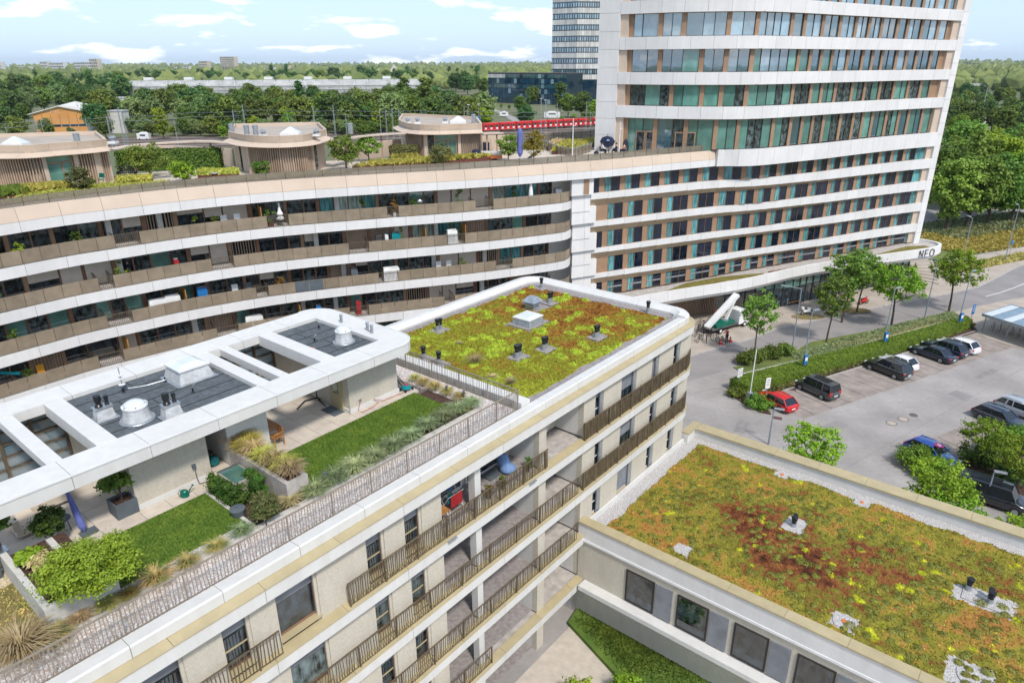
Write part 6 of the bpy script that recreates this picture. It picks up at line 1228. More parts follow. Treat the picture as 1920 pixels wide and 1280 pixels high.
# ------------------------------------------------------------------ roof garden of the apartment wing
ZD = 21.66
def D_(px, py, z=ZD): return G(px, py, z)
GC = len(bpy.data.objects)
def pavilion(label, px, door, slats, back, roofh=24.45, rimh=0.95, curl=0.9, dark=()):
    P = [D_(x, y) for x, y in px]; pth = Path([(p.x, p.y) for p in P], 1); c = pth.at(pth.len/2)[0]; t = thing('roof_pavilion', label, 'pavilion', (c.x, c.y, ZD))
    e0, e1 = pth.at(0)[0], pth.at(pth.len)[0]; bk = [e1*1.13+(e0-e1).normalized()*.8, e0*1.13+(e1-e0).normalized()*.8]
    fp = [pth.at(pth.len*i/20)[0] for i in range(21)]; cx = sum((p for p in fp), Vector())/21
    ins = [p-pth.pn(pth.len*i/20)[2]*0.3 for i, p in enumerate(fp)]
    mb = MB(); mb.poly([(p.x, p.y) for p in ins+bk], ZD-0.5, roofh-0.02); part('wall', mb, 'beige_panel', t)
    s = 0.0
    while s < pth.len-0.12:
        f = s/pth.len; isd = door and door[0] < f < door[1]; isdark = any(a < f < b for a, b in dark)
        if isd:
            s += 0.1; continue
        if any(a < f < b for a, b in slats):
            mb = MB(); pth.sweep(mb, s, s+0.09, rect(-0.28, 0.02, ZD, roofh), 0.2); part('slat', mb, 'beige_slat', t)
            s += 0.235
        else: s += 0.2
    for a, b in dark: mb = MB(); pth.sweep(mb, a*pth.len, b*pth.len, rect(-0.3, -0.27, ZD, roofh), 0.4); part('window_pane', mb, 'glass_dark', t)
    for a in [q for sl in slats for q in sl]:
        s = a*pth.len; mb = MB(); pth.sweep(mb, max(0, s-.18), min(pth.len, s+.18), rect(-0.26, 0.05, ZD, roofh), 0.3); part('column', mb, 'beige_panel', t)
    if door:
        a, b = door[0]*pth.len, door[1]*pth.len; p0, d0, nn0 = pth.pn(a); p1 = pth.at(b)[0]; X = (p1-p0).normalized(); wd = (p1-p0).length
        f = part('door_frame', MB().frame(p0-nn0*.12+Vector((0, 0, ZD)), X, wd, roofh-ZD, .12, .14), 'tan_column', t); part('pane', MB().box((p0+p1)/2-nn0*.13+Vector((0, 0, (ZD+roofh)/2)), (wd-.2, .03, roofh-ZD-.2), ax=(X, Vector((-X.y, X.x, 0)))), 'glass_teal', f)
        part('transom', MB().box((p0+p1)/2-nn0*.1+Vector((0, 0, ZD+2.15)), (wd-.2, .1, .12), ax=(X, Vector((-X.y, X.x, 0)))), 'tan_column', f); part('mullion', MB().box(p0+X*wd*.62-nn0*.1+Vector((0, 0, ZD+1.1)), (.14, .1, 2.1), ax=(X, Vector((-X.y, X.x, 0)))), 'tan_column', f)
    # canopy: overhanging soffit board and inward sloping rim, in panels
    q = 0
    while q < pth.len-0.05:
        e = min(pth.len, q+2.3); mb = MB(); pth.sweep(mb, q+.01, e-.01, [(-0.2, roofh), (curl, roofh+0.02), (curl, roofh+0.07), (-0.2, roofh+0.42)], 0.5); part('canopy_panel', mb, 'beige_panel', t)
        mb = MB(); pth.sweep(mb, q+.01, e-.01, [(-0.05, roofh+0.34), (0.12, roofh+rimh+.1), (-0.02, roofh+rimh+.12), (-0.2, roofh+0.34)], 0.5); part('rim_panel', mb, 'beige_panel', t); q = e
    bp = Path([(p.x, p.y) for p in [fp[-1]]+bk+[fp[0]]]); mb = MB(); bp.sweep(mb, 0, bp.len, rect(-0.1, 0.1, roofh-0.02, roofh+rimh+.1), 1.0); part('rim_panel', mb, 'beige_panel', t)
    mb = MB(); mb.poly([(p.x, p.y) for p in fp+bk], roofh-0.01, roofh+rimh-0.25); part('gravel_roof', mb, 'pavement', t)
    return t, pth, c, roofh+rimh-0.25
def off(px, py, dist): p = D_(px, py); return (p.x, p.y+dist)
p1 = pavilion('left roof pavilion with ribbed beige walls and a glazed door', [(-60, 352), (-20, 356), (39.5, 357.5), (80, 356), (118.6, 350.5), (180, 344.6), (214, 338.6)], (0.60, 0.76), [(0.0, 0.27), (0.29, 0.6), (0.78, 0.9), (0.92, 1.0)], None)
p2 = pavilion('middle roof pavilion with a crescent roof rim and ribbed front', [(440, 317), (454, 322.6), (476, 328.6), (519, 331.5), (555, 330), (584.7, 326), (602, 317.4), (617, 311.4)], None, [(0.28, 0.74)], None, dark=((0.1, 0.13), (0.82, 0.86)))
p3 = pavilion('right roof pavilion with a teal glazed door', [(752, 283), (762, 292), (785, 298.5), (821, 299.6), (852, 298), (903.6, 296)], (0.66, 0.82), [(0.28, 0.6), (0.84, 1.0)], None, dark=((0.6, 0.655),))
def roof_kit(base, k, label):
    for (dx, dy, ty) in k:
        c = Vector((base[2].x+dx, base[2].y+dy, base[3]))
        if ty == 'pyr':
            t = thing('skylight', 'pyramid skylight on the %s' % label, 'skylight', c); part('curb', MB().box(c+Vector((0, 0, .15)), (1.9, 1.3, .3)), 'white_plastic', t); part('pyramid', MB().prism([c+Vector((a*.9, b*.6, .3)) for a, b in ((-1, -1), (1, -1), (1, 1), (-1, 1))], [c+Vector((a*.1, b*.05, .85)) for a, b in ((-1, -1), (1, -1), (1, 1), (-1, 1))]), 'dome_plastic', t)
        elif ty == 'duct':
            t = thing('roof_duct', 'round zinc duct %s on the %s' % ({-4.2: 'at the left of a pair', -3.3: 'at the right of a pair', -6.3: 'at the far left'}.get(dx, 'at the right'), label), 'roof vent', c); part('pipe', MB().tube([c, c+Vector((0, 0, .95))], .26, 14), 'zinc', t); part('cap', MB().lathe([(.3, .95), (.3, 1.02), (.1, 1.08)], c, 14), 'galvanised', t)
        else:
            t = thing('roof_fan', 'small zinc fan housing %s on the %s' % ({-1.5: 'leftmost', -.3: 'second from left', 3: 'right of centre', -2.2: 'left of centre', -5: 'far left', 5.5: 'far right'}.get(dx, 'right of centre'), label), 'roof vent', c); part('base', MB().box(c+Vector((0, 0, .1)), (.7, .7, .2)), 'white_plastic', t); part('housing', MB().lathe([(.2, .2), (.22, .45), (.32, .5), (.3, .62), (.05, .7)], c, 12), 'zinc', t)
roof_kit(p1, ((-2.2, 2.6, 'pyr'), (3.0, 3.2, 'duct'), (5.5, 4.5, 'fan'), (-5, 3.6, 'fan')), 'left pavilion roof'); roof_kit(p2, ((-4.2, 4, 'duct'), (-3.3, 4, 'duct'), (-2.2, 3, 'fan'), (0.2, 4.2, 'pyr'), (3, 3.5, 'fan'), (6, 5.5, 'duct'), (-6.3, 5.5, 'duct')), 'middle pavilion roof'); roof_kit(p3, ((-1.5, 5, 'fan'), (-.3, 5, 'fan'), (3, 5.5, 'fan'), (4.6, 5.5, 'pyr'), (6.5, 5, 'duct')), 'right pavilion roof')
# pergola ribbon linking the pavilions, with louvres at both ends
def ribbon(px, z, label, w0=0.55):
    P = Path([tuple(G(x, y, z).xy) for x, y in px], 1); c = P.at(P.len/2)[0]; t = thing('pergola_ribbon', label, 'pergola', (c.x, c.y, ZD)); q = 0
    while q < P.len-.05: e = min(P.len, q+2.6); part('beam_panel', P.sweep(MB(), q+.01, e-.01, rect(-w0, w0, z-.12, z), .7), 'beige_panel', t); q = e
    for f in (.25, .75): p, d, n = P.pn(P.len*f); part('post', MB().box(p+Vector((0, 0, (z+ZD)/2-.06)), (.18, .18, z-ZD-.12)), 'beige_slat', t)
    for s in (0, P.len-2.2):
        for k in range(9): p, d, n = P.pn(s+k*.26); part('louvre', MB().box(p-n*1.1+Vector((0, 0, z-.05)), (.06, 1.1, .1), ax=(d, n)), 'beige_slat', t)
ribbon([(205, 281), (240, 272), (320, 266), (380, 263), (440, 268)], 24.5, 'thin beige canopy ribbon between the left and middle pavilions'); ribbon([(622, 265), (660, 257), (700, 252), (760, 249)], 24.5, 'thin beige canopy ribbon between the middle and right pavilions'); ribbon([(903, 250), (925, 249), (940, 248)], 24.5, 'short louvred canopy right of the right pavilion')
def lowwall(px, z, label, m='beige_panel', h=1.5):
    P = [D_(x, y) for x, y in px]; t = solo('terrace_wall', Path([(p.x, p.y) for p in P]).sweep(MB(), 0, Path([(p.x, p.y) for p in P]).len, rect(-.12, .12, ZD-.4, ZD+h), 1), m, label, 'wall', loc=P[0])
lowwall([(225, 300), (330, 297), (440, 305)], 0, 'beige rear terrace wall behind the evergreen hedge'); lowwall([(628, 300), (700, 290), (752, 284)], 0, 'beige rear terrace wall behind the two round trees'); lowwall([(903, 292), (955, 290)], 0, 'beige wall stub right of the right pavilion', h=2.3)
# garden beds, hedges, trees, furniture
def bed(px, z, label, m='grass_yellow', h=0.45, n=2200, corten=True):
    P = [D_(x, y) for x, y in px]; t = thing('garden_bed', label, 'garden bed', P[0]); mb = MB(); mb.poly([(p.x, p.y) for p in P], ZD-.02, ZD+(.38 if corten else .12)); part('edging', mb, 'corten' if corten else 'soil', t)
    rs = np.random.RandomState(int(px[0][0])); a = np.array([(p.x, p.y) for p in P]); w_ = rs.dirichlet(np.ones(len(P))*.7, n); Q = w_@a; PP_ = np.c_[Q, ZD+(.42 if corten else .15)+rs.rand(n)*h*.6]; Nn = rs.normal(size=(n, 3)); Nn[:, 2] *= .4; Nn /= np.linalg.norm(Nn, axis=1)[:, None]
    me = cards(PP_, Nn, h*.5, 1.8, rs=rs); me.materials.append(MT[m]); me.transform(Matrix.Translation(-P[0])); part('plants', me, None, t, kind='stuff')
bed([(218, 352), (285, 347), (288, 341), (220, 344)], 0, 'rusty steel bed with pale yellow grasses left of the round bush'); bed([(372, 337), (450, 334), (448, 328), (372, 329)], 0, 'rusty steel bed with grasses behind the stone table'); bed([(40, 372), (140, 358), (138, 352), (30, 362)], 0, 'long grass bed in front of the left pavilion', n=3500); bed([(0, 380), (60, 369), (40, 362), (-20, 368)], 0, 'green leafy bed at the left end of the terrace', 'leaf_mid', .5)
bed([(660, 322), (800, 314), (930, 300), (935, 296), (800, 307), (665, 315)], 0, 'long grassy bed edged in rusty steel before the right pavilion', n=6000, h=.5); bed([(735, 305), (785, 302), (782, 297), (738, 298)], 0, 'small rusty bed under the clipped hedge', n=1200); bed([(0, 388), (200, 356), (330, 348), (330, 344), (180, 350), (-10, 376)], 0, 'narrow yellow green grass strip along the glass balustrade', n=7000, corten=False, h=.35); bed([(330, 349), (500, 338), (660, 326), (660, 323), (480, 333), (330, 345)], 0, 'thin straw grass strip along the balustrade in the middle', 'grass_straw', n=5000, corten=False, h=.3)
bed([(1035, 290), (1090, 287), (1120, 272), (1060, 275)], 0, 'yellow ornamental grass bed beside the white tower', n=5000, h=.7); bed([(1025, 282), (1040, 284), (1060, 272), (1040, 272)], 0, 'pale grass bed at the ramp', 'grass_straw', n=2000, h=.6)
def gbush(px, py, rx, rz, leaf, label, seed, n=3000, size=.13, trunk=0.0, name='bush', cl=40, cr=.26, cat='bush'): return bush(name, D_(px, py), rx*1.18, rz*1.15, leaf, label, n, size, None, seed, cl, cat, cr, trunk)
gbush(345, 342, 1.12, .95, 'leaf_lime', 'large round light green bush in the middle of the roof garden', 201); gbush(493, 334, .88, .8, 'leaf_mid', 'round clipped green ball bush in front of the middle pavilion', 202); gbush(155, 361, 1.05, 1.05, 'leaf_olive', 'olive green bush in front of the left pavilion door', 203); gbush(12, 352, 1.2, 1.0, 'leaf_dark', 'dark round bush at the far left edge of the roof garden', 204)
gbush(650, 322, 1.6, 1.35, 'leaf_mid', 'spreading round topped tree at the middle pavilion corner', 205, 4200, .15, .9, 'roof_tree', 46, .24, 'tree'); gbush(692, 302, 1.45, 1.2, 'leaf_street', 'bright green round tree behind the spreading one', 206, 3600, .15, .4, 'roof_tree', 40, .24, 'tree'); gbush(830, 312, 1.25, 1.15, 'leaf_olive', 'brownish bush in front of the right pavilion', 207, 3200)
gbush(953, 303, 1.2, 1.25, 'leaf_street', 'green tree beside the folded lilac parasol', 208, 3600, .14, .5, 'roof_tree', 36, .26, 'tree'); gbush(1001, 304, 1.25, 1.35, 'leaf_autumn', 'orange and green autumn toned tree by the ramp', 209, 3800, .13, .5, 'roof_tree', 36, .26, 'tree'); gbush(283, 335, 2.0, 1.35, 'leaf_mid', 'broad multi stemmed tree in front of the evergreen hedge', 210, 4200, .15, .6, 'roof_tree', 44, .24, 'tree'); gbush(170, 352, .5, .4, 'leaf_lime', 'small lime green bush beside the olive bush', 211, 900)
for (a, b, h, lb, lf) in (((222, 322), (415, 318), 2.1, 'tall dark evergreen hedge along the rear wall', 'leaf_box'), ((733, 300), (782, 300), 1.5, 'clipped olive hedge left of the right pavilion', 'leaf_olive')):
    A_, B_ = D_(*a), D_(*b); dd = (B_-A_).normalized(); o = Vector((-dd.y, dd.x, 0))*1.1; pl_ = [tuple((p).xy) for p in (A_, B_, B_+o, A_+o)]; t = thing('evergreen_hedge', lb, 'hedge', A_); mb = MB(); mb.poly([(p.x, p.y) for p in (A_+dd*.1+o*.1, B_-dd*.1+o*.1, B_-dd*.1+o*.9, A_+dd*.1+o*.9)], ZD, ZD+h-.15); part('twig_core', mb, 'leaf_box', t)
    me = hedge_cards(pl_, ZD, ZD+h, 5200, .17, 5, rough=.1); me.materials.append(MT[lf]); me.transform(Matrix.Translation(-A_)); part('foliage', me, None, t)
c = D_(240, 333); t = thing('garden_bench', 'dark slatted wooden garden bench by the evergreen hedge', 'bench', c)
for k in range(9): part('back_slat', MB().box(c+Vector((-.8+k*.2, .3, .75)), (.1, .04, .55)), 'line_dark', t)
part('seat', MB().box(c+Vector((0, 0, .45)), (1.8, .55, .06)), 'line_dark', t); part('top_rail', MB().box(c+Vector((0, .3, 1.05)), (1.9, .06, .08)), 'line_dark', t)
for i in (-1, 1): part('leg', MB().box(c+Vector((.85*i, 0, .3)), (.08, .6, .6)), 'line_dark', t)
c = D_(404, 335); t = thing('stone_table', 'small pale stone table on the gravel path', 'table', c); part('top', MB().lathe([(.45, .5), (.48, .55), (.48, .62), (.0001, .63)], c, 16), 'concrete', t); part('foot', MB().lathe([(.25, 0), (.15, .1), (.15, .4), (.28, .5)], c, 12), 'concrete', t)
c = D_(192, 346); t = thing('folding_chair', 'green folding garden chair beside the left pavilion', 'chair', c); part('seat', MB().box(c+Vector((0, 0, .45)), (.45, .45, .04)), 'green_plastic', t); part('backrest', MB().box(c+Vector((0, .22, .8)), (.45, .04, .4)), 'green_plastic', t); part('legs', MB().bar(c+Vector((-.2, -.2, 0)), c+Vector((-.2, .2, .9)), .03).bar(c+Vector((.2, -.2, 0)), c+Vector((.2, .2, .9)), .03), 'green_plastic', t)
c = D_(893, 300); t = thing('covered_grill', 'black covered kettle grill beside the right pavilion', 'grill', c); part('cover', MB().lathe([(.5, 0), (.52, .5), (.48, .9), (.3, 1.15), (.0001, 1.22)], c, 14, sx=1.1), 'navy_cloth', t); part('badge', MB().box(c+Vector((.05, -.5, .85)), (.16, .03, .06)), 'white_plastic', t)
c = D_(912, 297); solo('black_cabinet', MB().box(c+Vector((0, 0, .9)), (.75, .4, 1.75)), 'navy_cloth', 'tall black covered heater beside the terrace wall', 'heater', loc=c)
c = D_(922, 300); t = thing('orange_lounge', 'white and orange garden lounge with cushions', 'sofa', c); part('seat', MB().box(c+Vector((0, 0, .35)), (2.4, .9, .3)), 'orange_cap', t); part('backrest', MB().box(c+Vector((0, .4, .7)), (2.4, .2, .5)), 'white_plastic', t)
c = D_(975, 304); t = thing('folded_parasol', 'tall folded lilac parasol on the roof terrace', 'parasol', c); part('canopy', MB().lathe([(.12, .6), (.32, 1.0), (.3, 3.2), (.2, 3.5), (.05, 3.6)], c, 10), 'parasol_blue', t); part('pole', MB().tube([c, c+Vector((0, 0, 3.7))], .04, 8), 'steel', t); part('base', MB().box(c+Vector((0, 0, .08)), (1.0, 1.0, .16)), 'slate_pot', t)
c = D_(988, 303); t = thing('lounger', 'white lounger with grey cushion behind the autumn tree', 'lounger', c); part('frame', MB().box(c+Vector((0, 0, .3)), (1.9, .7, .08), .4), 'white_plastic', t); part('backrest', MB().bar(c+Vector((.2, .1, .35)), c+Vector((1.0, .45, .85)), .65, .06), 'grey_fabric', t)
for (x, y, tx, ty) in ((1073, 297, 1069, 222), (1160, 295, 1163, 228)):
    c = D_(x, y); hgt = zat(tx, ty, c); t = thing('white_mast', 'slim white mast %s' % ('in the grass bed of the terrace' if x < 1100 else 'in front of the tower doors'), 'mast', c); part('pole', MB().tube([c, (c.x, c.y, hgt)], [.07, .04], 8), 'white_plastic', t); part('bracket', MB().box((c.x+.15, c.y, hgt-.8), (.3, .05, .05)), 'white_plastic', t)
# ramp with railing down from the terrace
pr_ = [D_(x, y) for x, y in ((1020, 279), (1045, 290), (1073, 296), (1110, 284))]; t = thing('ramp_railing', 'dark glazed railing of the ramp on the roof terrace', 'railing', pr_[0]); pp = Path([(p.x, p.y) for p in pr_])
part('handrail', pp.sweep(MB(), 0, pp.len, rect(-.04, .04, ZD+1.0, ZD+1.06), .5), 'pole_grey', t)
q = 0
while q < pp.len: p, d, n = pp.pn(q); part('post', MB().box(p+Vector((0, 0, ZD+.5)), (.05, .05, 1)), 'brown_rail', t); part('panel', pp.sweep(MB(), q+.05, min(pp.len, q+1.1), rect(-.01, .01, ZD+.1, ZD+.95), .5), 'rail_glass', t); q += 1.2
def fence_run(px, z, h, label, m='brown_rail', pitch=1.8):
    P = Path([tuple(G(x, y, z).xy) for x, y in px]); t = thing('terrace_fence', label, 'fence', G(px[0][0], px[0][1], z)); part('top_rail', P.sweep(MB(), 0, P.len, rect(-.04, .04, z+h-.08, z+h), 1), 'beige_slat', t); q = 0
    while q < P.len: p, d, n = P.pn(q); part('post', MB().box(p+Vector((0, 0, z+h/2)), (.08, .08, h)), m, t); part('panel', P.sweep(MB(), q+.06, min(P.len, q+pitch-.04), rect(-.01, .01, z+.15, z+h-.15), 1), 'rail_glass', t); q += pitch
fence_run([(1020, 268), (1070, 263), (1118, 259)], ZD, 1.3, 'rear terrace fence beside the white tower'); 
# glass balustrade, table group and dark parasol in front of the doors
c = D_(1141, 289); t = thing('cafe_table', 'round dark table where the seated group is', 'table', c); part('top', MB().lathe([(.0001, .72), (.45, .72), (.45, .75), (.0001, .76)], c, 16), 'line_dark', t); part('stem', MB().tube([c, c+Vector((0, 0, .72))], .04, 8), 'line_dark', t)
c = D_(1140, 286); t = thing('tilted_parasol', 'navy parasol tilted behind the seated group', 'parasol', c+Vector((0, .8, 0))); cc_ = c+Vector((0, .9, 1.5)); mb = MB(); X = Vector((1, 0, 0)); Yv = Vector((0, .45, .9)).normalized(); rim = [cc_-Vector((0, 0, .3))+X*.95*math.cos(a*math.pi/4)+Yv*.75*math.sin(a*math.pi/4) for a in range(8)]; ap = cc_+X.cross(Yv)*.45; mb.add(rim+[ap, cc_], [(i, (i+1) % 8, 8) for i in range(8)]+[(i, (i+1) % 8, 9) for i in range(8)]); part('canopy', mb, 'navy_cloth', t); part('emblem', MB().prism([cc_+ap*0+(ap-cc_)*.62+X*a+Yv*b-Vector((0, .05, 0)) for a, b in ((-.22, -.35), (.22, -.35), (0, .05))], [cc_+(ap-cc_)*.62+X*a+Yv*b-Vector((0, .08, 0)) for a, b in ((-.22, -.35), (.22, -.35), (0, .05))]), 'blue_fabric', t); part('pole', MB().tube([c+Vector((0, 1, 0)), c+Vector((0, .95, 2.2))], .03, 6), 'steel', t)
c = D_(1172, 288); solo('covered_parasol_stand', MB().lathe([(.35, 0), (.4, .6), (.3, 1.3), (.1, 1.7)], c, 10), 'navy_cloth', 'dark covered folded parasol right of the seated group', 'parasol', loc=c)
c = D_(1118, 292); solo('dark_bag', MB().ball(c+Vector((0, 0, .3)), .32, 10, 6, .8), 'navy_cloth', 'dark bag on the terrace floor left of the seated group', 'bag', loc=c)
# ------------------------------------------------------------------ things on the apartment balconies
def B_(k, px, o=-1.1):
    zb = LV[k]; z = zb-3.25+0.87; s = aptP.find(px, z+1); p, d, n = aptP.pn(s); return Vector((p.x, p.y, z))+n*o, d, n
def level_word(k): return ('top', 'second', 'third', 'fourth', 'lowest visible')[k]
ci = [0]
def bplant(k, px, r, h, leaf, desc):
    c, d, n = B_(k, px, -.7); ci[0] += 1; t = thing('potted_plant', '%s on the %s balcony row' % (desc, level_word(k)), 'plant', c); part('pot', MB().lathe([(r*.4, 0), (r*.55, .35), (r*.5, .36)], c, 10), random.choice(['slate_pot', 'corten', 'white_plastic']), t)
    me = crown_mesh(420, r, h/2, .35+h/2, 10, .45, .11, 300+ci[0], .3, shape='column' if h > 1.2 else 'ball'); me.materials.append(MT[leaf]); part('foliage', me, None, t, local=True)
for a in ((0, 40, .55, 1.3, 'leaf_lime', 'flowering green plant near the left edge'), (0, 150, .5, 1.6, 'leaf_mid', 'tall green bush beside the slatted screen'), (0, 370, .3, 1.4, 'leaf_lime', 'slim yellow green plant in front of dark glass'), (0, 408, .4, 1.3, 'leaf_mid', 'bushy plant between white chairs'), (0, 508, .55, 1.3, 'leaf_mid', 'green shrub below the bunting'), (0, 682, .4, 1.5, 'leaf_mid', 'green plant next to the slatted wall'), (0, 742, .35, 1.3, 'leaf_autumn', 'autumn coloured plant near a window'), (0, 778, .5, 1.3, 'leaf_mid', 'leafy plant beside the round grill'), (0, 865, .5, 2.1, 'leaf_dark', 'tall feathery dark shrub'), (0, 970, .4, 2.0, 'leaf_dark', 'conifer like plant left of the white parasol'),
          (1, 228, .7, 2.0, 'leaf_mid', 'large flowering climber beside the open door'), (1, 858, .55, 2.3, 'leaf_dark', 'tall dark shrub by the bamboo screen'), (1, 755, .3, 1.8, 'leaf_mid', 'white flowering climber on a pole'), (2, 527, .6, 1.3, 'leaf_autumn', 'yellow grass in a box beside dark panels'), (2, 33, .45, 1.4, 'leaf_mid', 'dark leafy plant in front of curtains'), (2, 870, .55, 1.3, 'leaf_mid', 'bright ferny plant near the pale column'), (4, 8, .6, 1.5, 'leaf_autumn', 'rusty orange shrub at the left edge'), (4, 250, .55, 1.25, 'leaf_lime', 'trailing light green plant beside the bamboo wall'), (1, 0, .4, 1.5, 'leaf_mid', 'green plant at the far left'), (3, 60, .4, 1.3, 'leaf_mid', 'green plant before the window')): bplant(*a)
def bscreen(k, px, desc):
    c, d, n = B_(k, px, -1.3); t = thing('bamboo_screen', '%s on the %s balcony row' % (desc, level_word(k)), 'screen', c)
    part('mat', MB().box(c+Vector((0, 0, .95)), (.05, 1.9, 1.8), ax=(d, n)), 'bamboo', t); part('post', MB().box(c+n*.9+Vector((0, 0, .95)), (.07, .07, 1.95), ax=(d, n)), 'teak', t)
for a in ((3, 245, 'orange bamboo screen standing out from the wall'), (4, 275, 'wide yellow bamboo screen beside trailing plants'), (3, 565, 'bamboo mat wrapped around the partition'), (4, 700, 'small bamboo screen behind boxes'), (2, 352, 'golden bamboo strip beside stacked furniture'), (1, 800, 'pale bamboo screen turned sideways'), (0, 492, 'short rounded bamboo mat by the white bunting wall'), (1, 875, 'narrow bamboo panel beside the tall dark shrub')): bscreen(*a)
def bchair(k, px, desc, m='white_plastic', s=1.0):
    c, d, n = B_(k, px, -.95); t = thing('balcony_chair', '%s on the %s balcony row' % (desc, level_word(k)), 'chair', c); part('seat', MB().box(c+Vector((0, 0, .62)), (.55, .5, .06), ax=(d, n)), m, t); part('backrest', MB().box(c-n*.25+Vector((0, 0, 1.0)), (.55, .06, .75), ax=(d, n)), m, t)
    for i in (-1, 1): part('leg', MB().bar(c+d*.24*i, c+d*.24*i+Vector((0, 0, .6)), .05), m, t)
for a in ((0, 424, 'left white garden chair'), (0, 450, 'right white garden chair'), (2, 828, 'left white folding lounger chair'), (2, 847, 'right white folding lounger chair'), (2, 445, 'white chair left of the roller blind'), (2, 470, 'dark grey rattan chair', 'slate_pot'), (4, 180, 'white shell chair'), (4, 215, 'pale green armchair', 'curtain_pale'), (3, 88, 'yellow and grey child chair', 'yellow_fabric'), (1, 715, 'wire chair beside the white bin', 'steel')): bchair(*a)
c, d, n = B_(0, 998, -.4); t = thing('folded_parasol', 'closed white parasol at the right end of the top balcony row', 'parasol', c); part('canopy', MB().lathe([(.05, .75), (.26, .9), (.22, 1.5), (.12, 2.3), (.02, 2.6)], c, 10), 'white_fabric', t); part('pole', MB().tube([c, c+Vector((0, 0, 2.65))], .03, 6), 'steel', t)
c, d, n = B_(0, 527, -.6); t = thing('white_bird_figure', 'white garden figure shaped like a slim bird on the top balcony row', 'figure', c); part('body', MB().lathe([(.2, .85), (.3, 1.1), (.15, 1.4), (.07, 1.9), (.1, 2.0), (.02, 2.15)], c, 10), 'white_fabric', t); part('base', MB().lathe([(.35, .6), (.35, .7), (.2, .85)], c, 10), 'white_fabric', t)
for (k, px, w_, h_, m_, nm, lb) in ((2, 385, .9, 1.75, 'sign_blue', 'blue_crate', 'bright blue folding crate on the third balcony row'), (2, 305, 1.9, 1.4, 'white_fabric', 'covered_furniture', 'furniture under a white cover on the third balcony row'), (2, 330, 1.3, 1.5, 'white_fabric', 'covered_furniture', 'second white covered furniture piece beside the bamboo strip'), (3, 480, 1.7, 1.4, 'white_fabric', 'white_board', 'long white board leaning on the fourth balcony row'), (4, 235, 1.2, 1.4, 'white_fabric', 'flower_box', 'white flower box beside trailing green plants'), (1, 333, .4, 1.5, 'red_fabric', 'pink_cloth', 'pink cloth lying on the second row railing'), (2, 735, 1.7, 1.45, 'white_fabric', 'laundry', 'pink and white laundry spread on the third row railing'),
        (1, 850, 1.1, 1.5, 'white_fabric', 'blanket', 'white blankets hung over the second row railing'), (3, 600, .5, 1.5, 'sign_blue', 'laundry_basket', 'dark blue and white box in front of teal curtains'), (3, 675, .5, 1.5, 'red_fabric', 'pink_box', 'small pink box near the curtains on the fourth row'), (0, 790, .6, 1.7, 'steel', 'kettle_grill', 'round grey kettle grill on the top balcony row'), (4, 128, .4, 1.5, 'steel', 'steel_bin', 'small steel bin on the lowest visible row'), (0, 1055, .9, 1.5, 'grey_fabric', 'deck_chair', 'folded deck chair at the rounded end of the top row'), (1, 728, .35, 1.55, 'white_plastic', 'white_bin', 'white bin beside the teal sunshade'), (1, 745, .9, 1.6, 'teal_plastic', 'teal_sunshade', 'teal child sunshade on the second balcony row'), (2, 668, .7, 1.6, 'slate_pot', 'storage_box', 'grey storage box on the third balcony row')):
    c, d, n = B_(k, px, -.45 if nm in ('laundry', 'blanket', 'pink_cloth') else -.9); t = thing(nm, lb, nm.replace('_', ' '), c)
    if nm == 'kettle_grill': part('bowl', MB().ball(c+Vector((0, 0, 1.25)), .34, 12, 8, .85), m_, t); part('legs', MB().bar(c+d*.2, c+Vector((0, 0, 1)), .03).bar(c-d*.2, c+Vector((0, 0, 1)), .03), 'black_plastic', t)
    else:
        part('body', MB().prism([c+d*a*w_/2+n*b*.3+Vector((0, 0, .05)) for a, b in ((-1, -1), (1, -1), (1, 1), (-1, 1))], [c+d*a*w_*.46+n*b*.22+Vector((0, 0, h_-.12*(a > 0))) for a, b in ((-1, -1), (1, -1), (1, 1), (-1, 1))]), m_, t); part('rim', MB().box(c+Vector((0, 0, h_+.0)), (w_*.8, .3, .06), ax=(d, n)), 'grey_fabric' if m_ != 'white_fabric' else 'white_plastic', t)
c, d, n = B_(3, 15, -.9); t = thing('play_slide', 'teal plastic slide at the left end of the fourth balcony row', 'slide', c); part('chute', MB().bar(c-d*1.3+Vector((0, 0, 2.2)), c+d*1.1+Vector((0, 0, 1.25)), .5, .08), 'teal_plastic', t); part('side_rim', MB().bar(c-d*1.3+n*.25+Vector((0, 0, 2.32)), c+d*1.1+n*.25+Vector((0, 0, 1.37)), .06, .14), 'teal_plastic', t)
s0 = aptP.find(545, 15); p, d, n = aptP.pn(s0); zz_ = LV[2]-3.25
for j in range(2): solo('dark_privacy_panel', aptP.sweep(MB(), s0+j*1.35+.03, s0+1.32+j*1.35, rect(-.02, .0, zz_+.95, zz_+1.96), .6), 'slate_pot', '%s of two dark privacy cloths on the third row railing' % ('left' if j == 0 else 'right'), 'privacy panel', loc=(p.x, p.y, zz_))
# bunting with small red pennants on the white blinds
s0 = aptP.find(500, 20); zt_ = LV[0]+.2; t = thing('bunting', 'string of small reddish pennants above the blinds of the top row', 'bunting', tuple(aptP.at(s0)[0]+Vector((0, 0, zt_))))
for j in range(14): p, d, n = aptP.pn(s0+j*.75); q = p-n*2.1+Vector((0, 0, zt_-.05)); part('pennant', MB().prism([q-d*.12, q+d*.12, q-Vector((0, 0, .25))], [q-d*.12+n*.01, q+d*.12+n*.01, q-Vector((0, 0, .25))+n*.01]), 'tan_column', t)
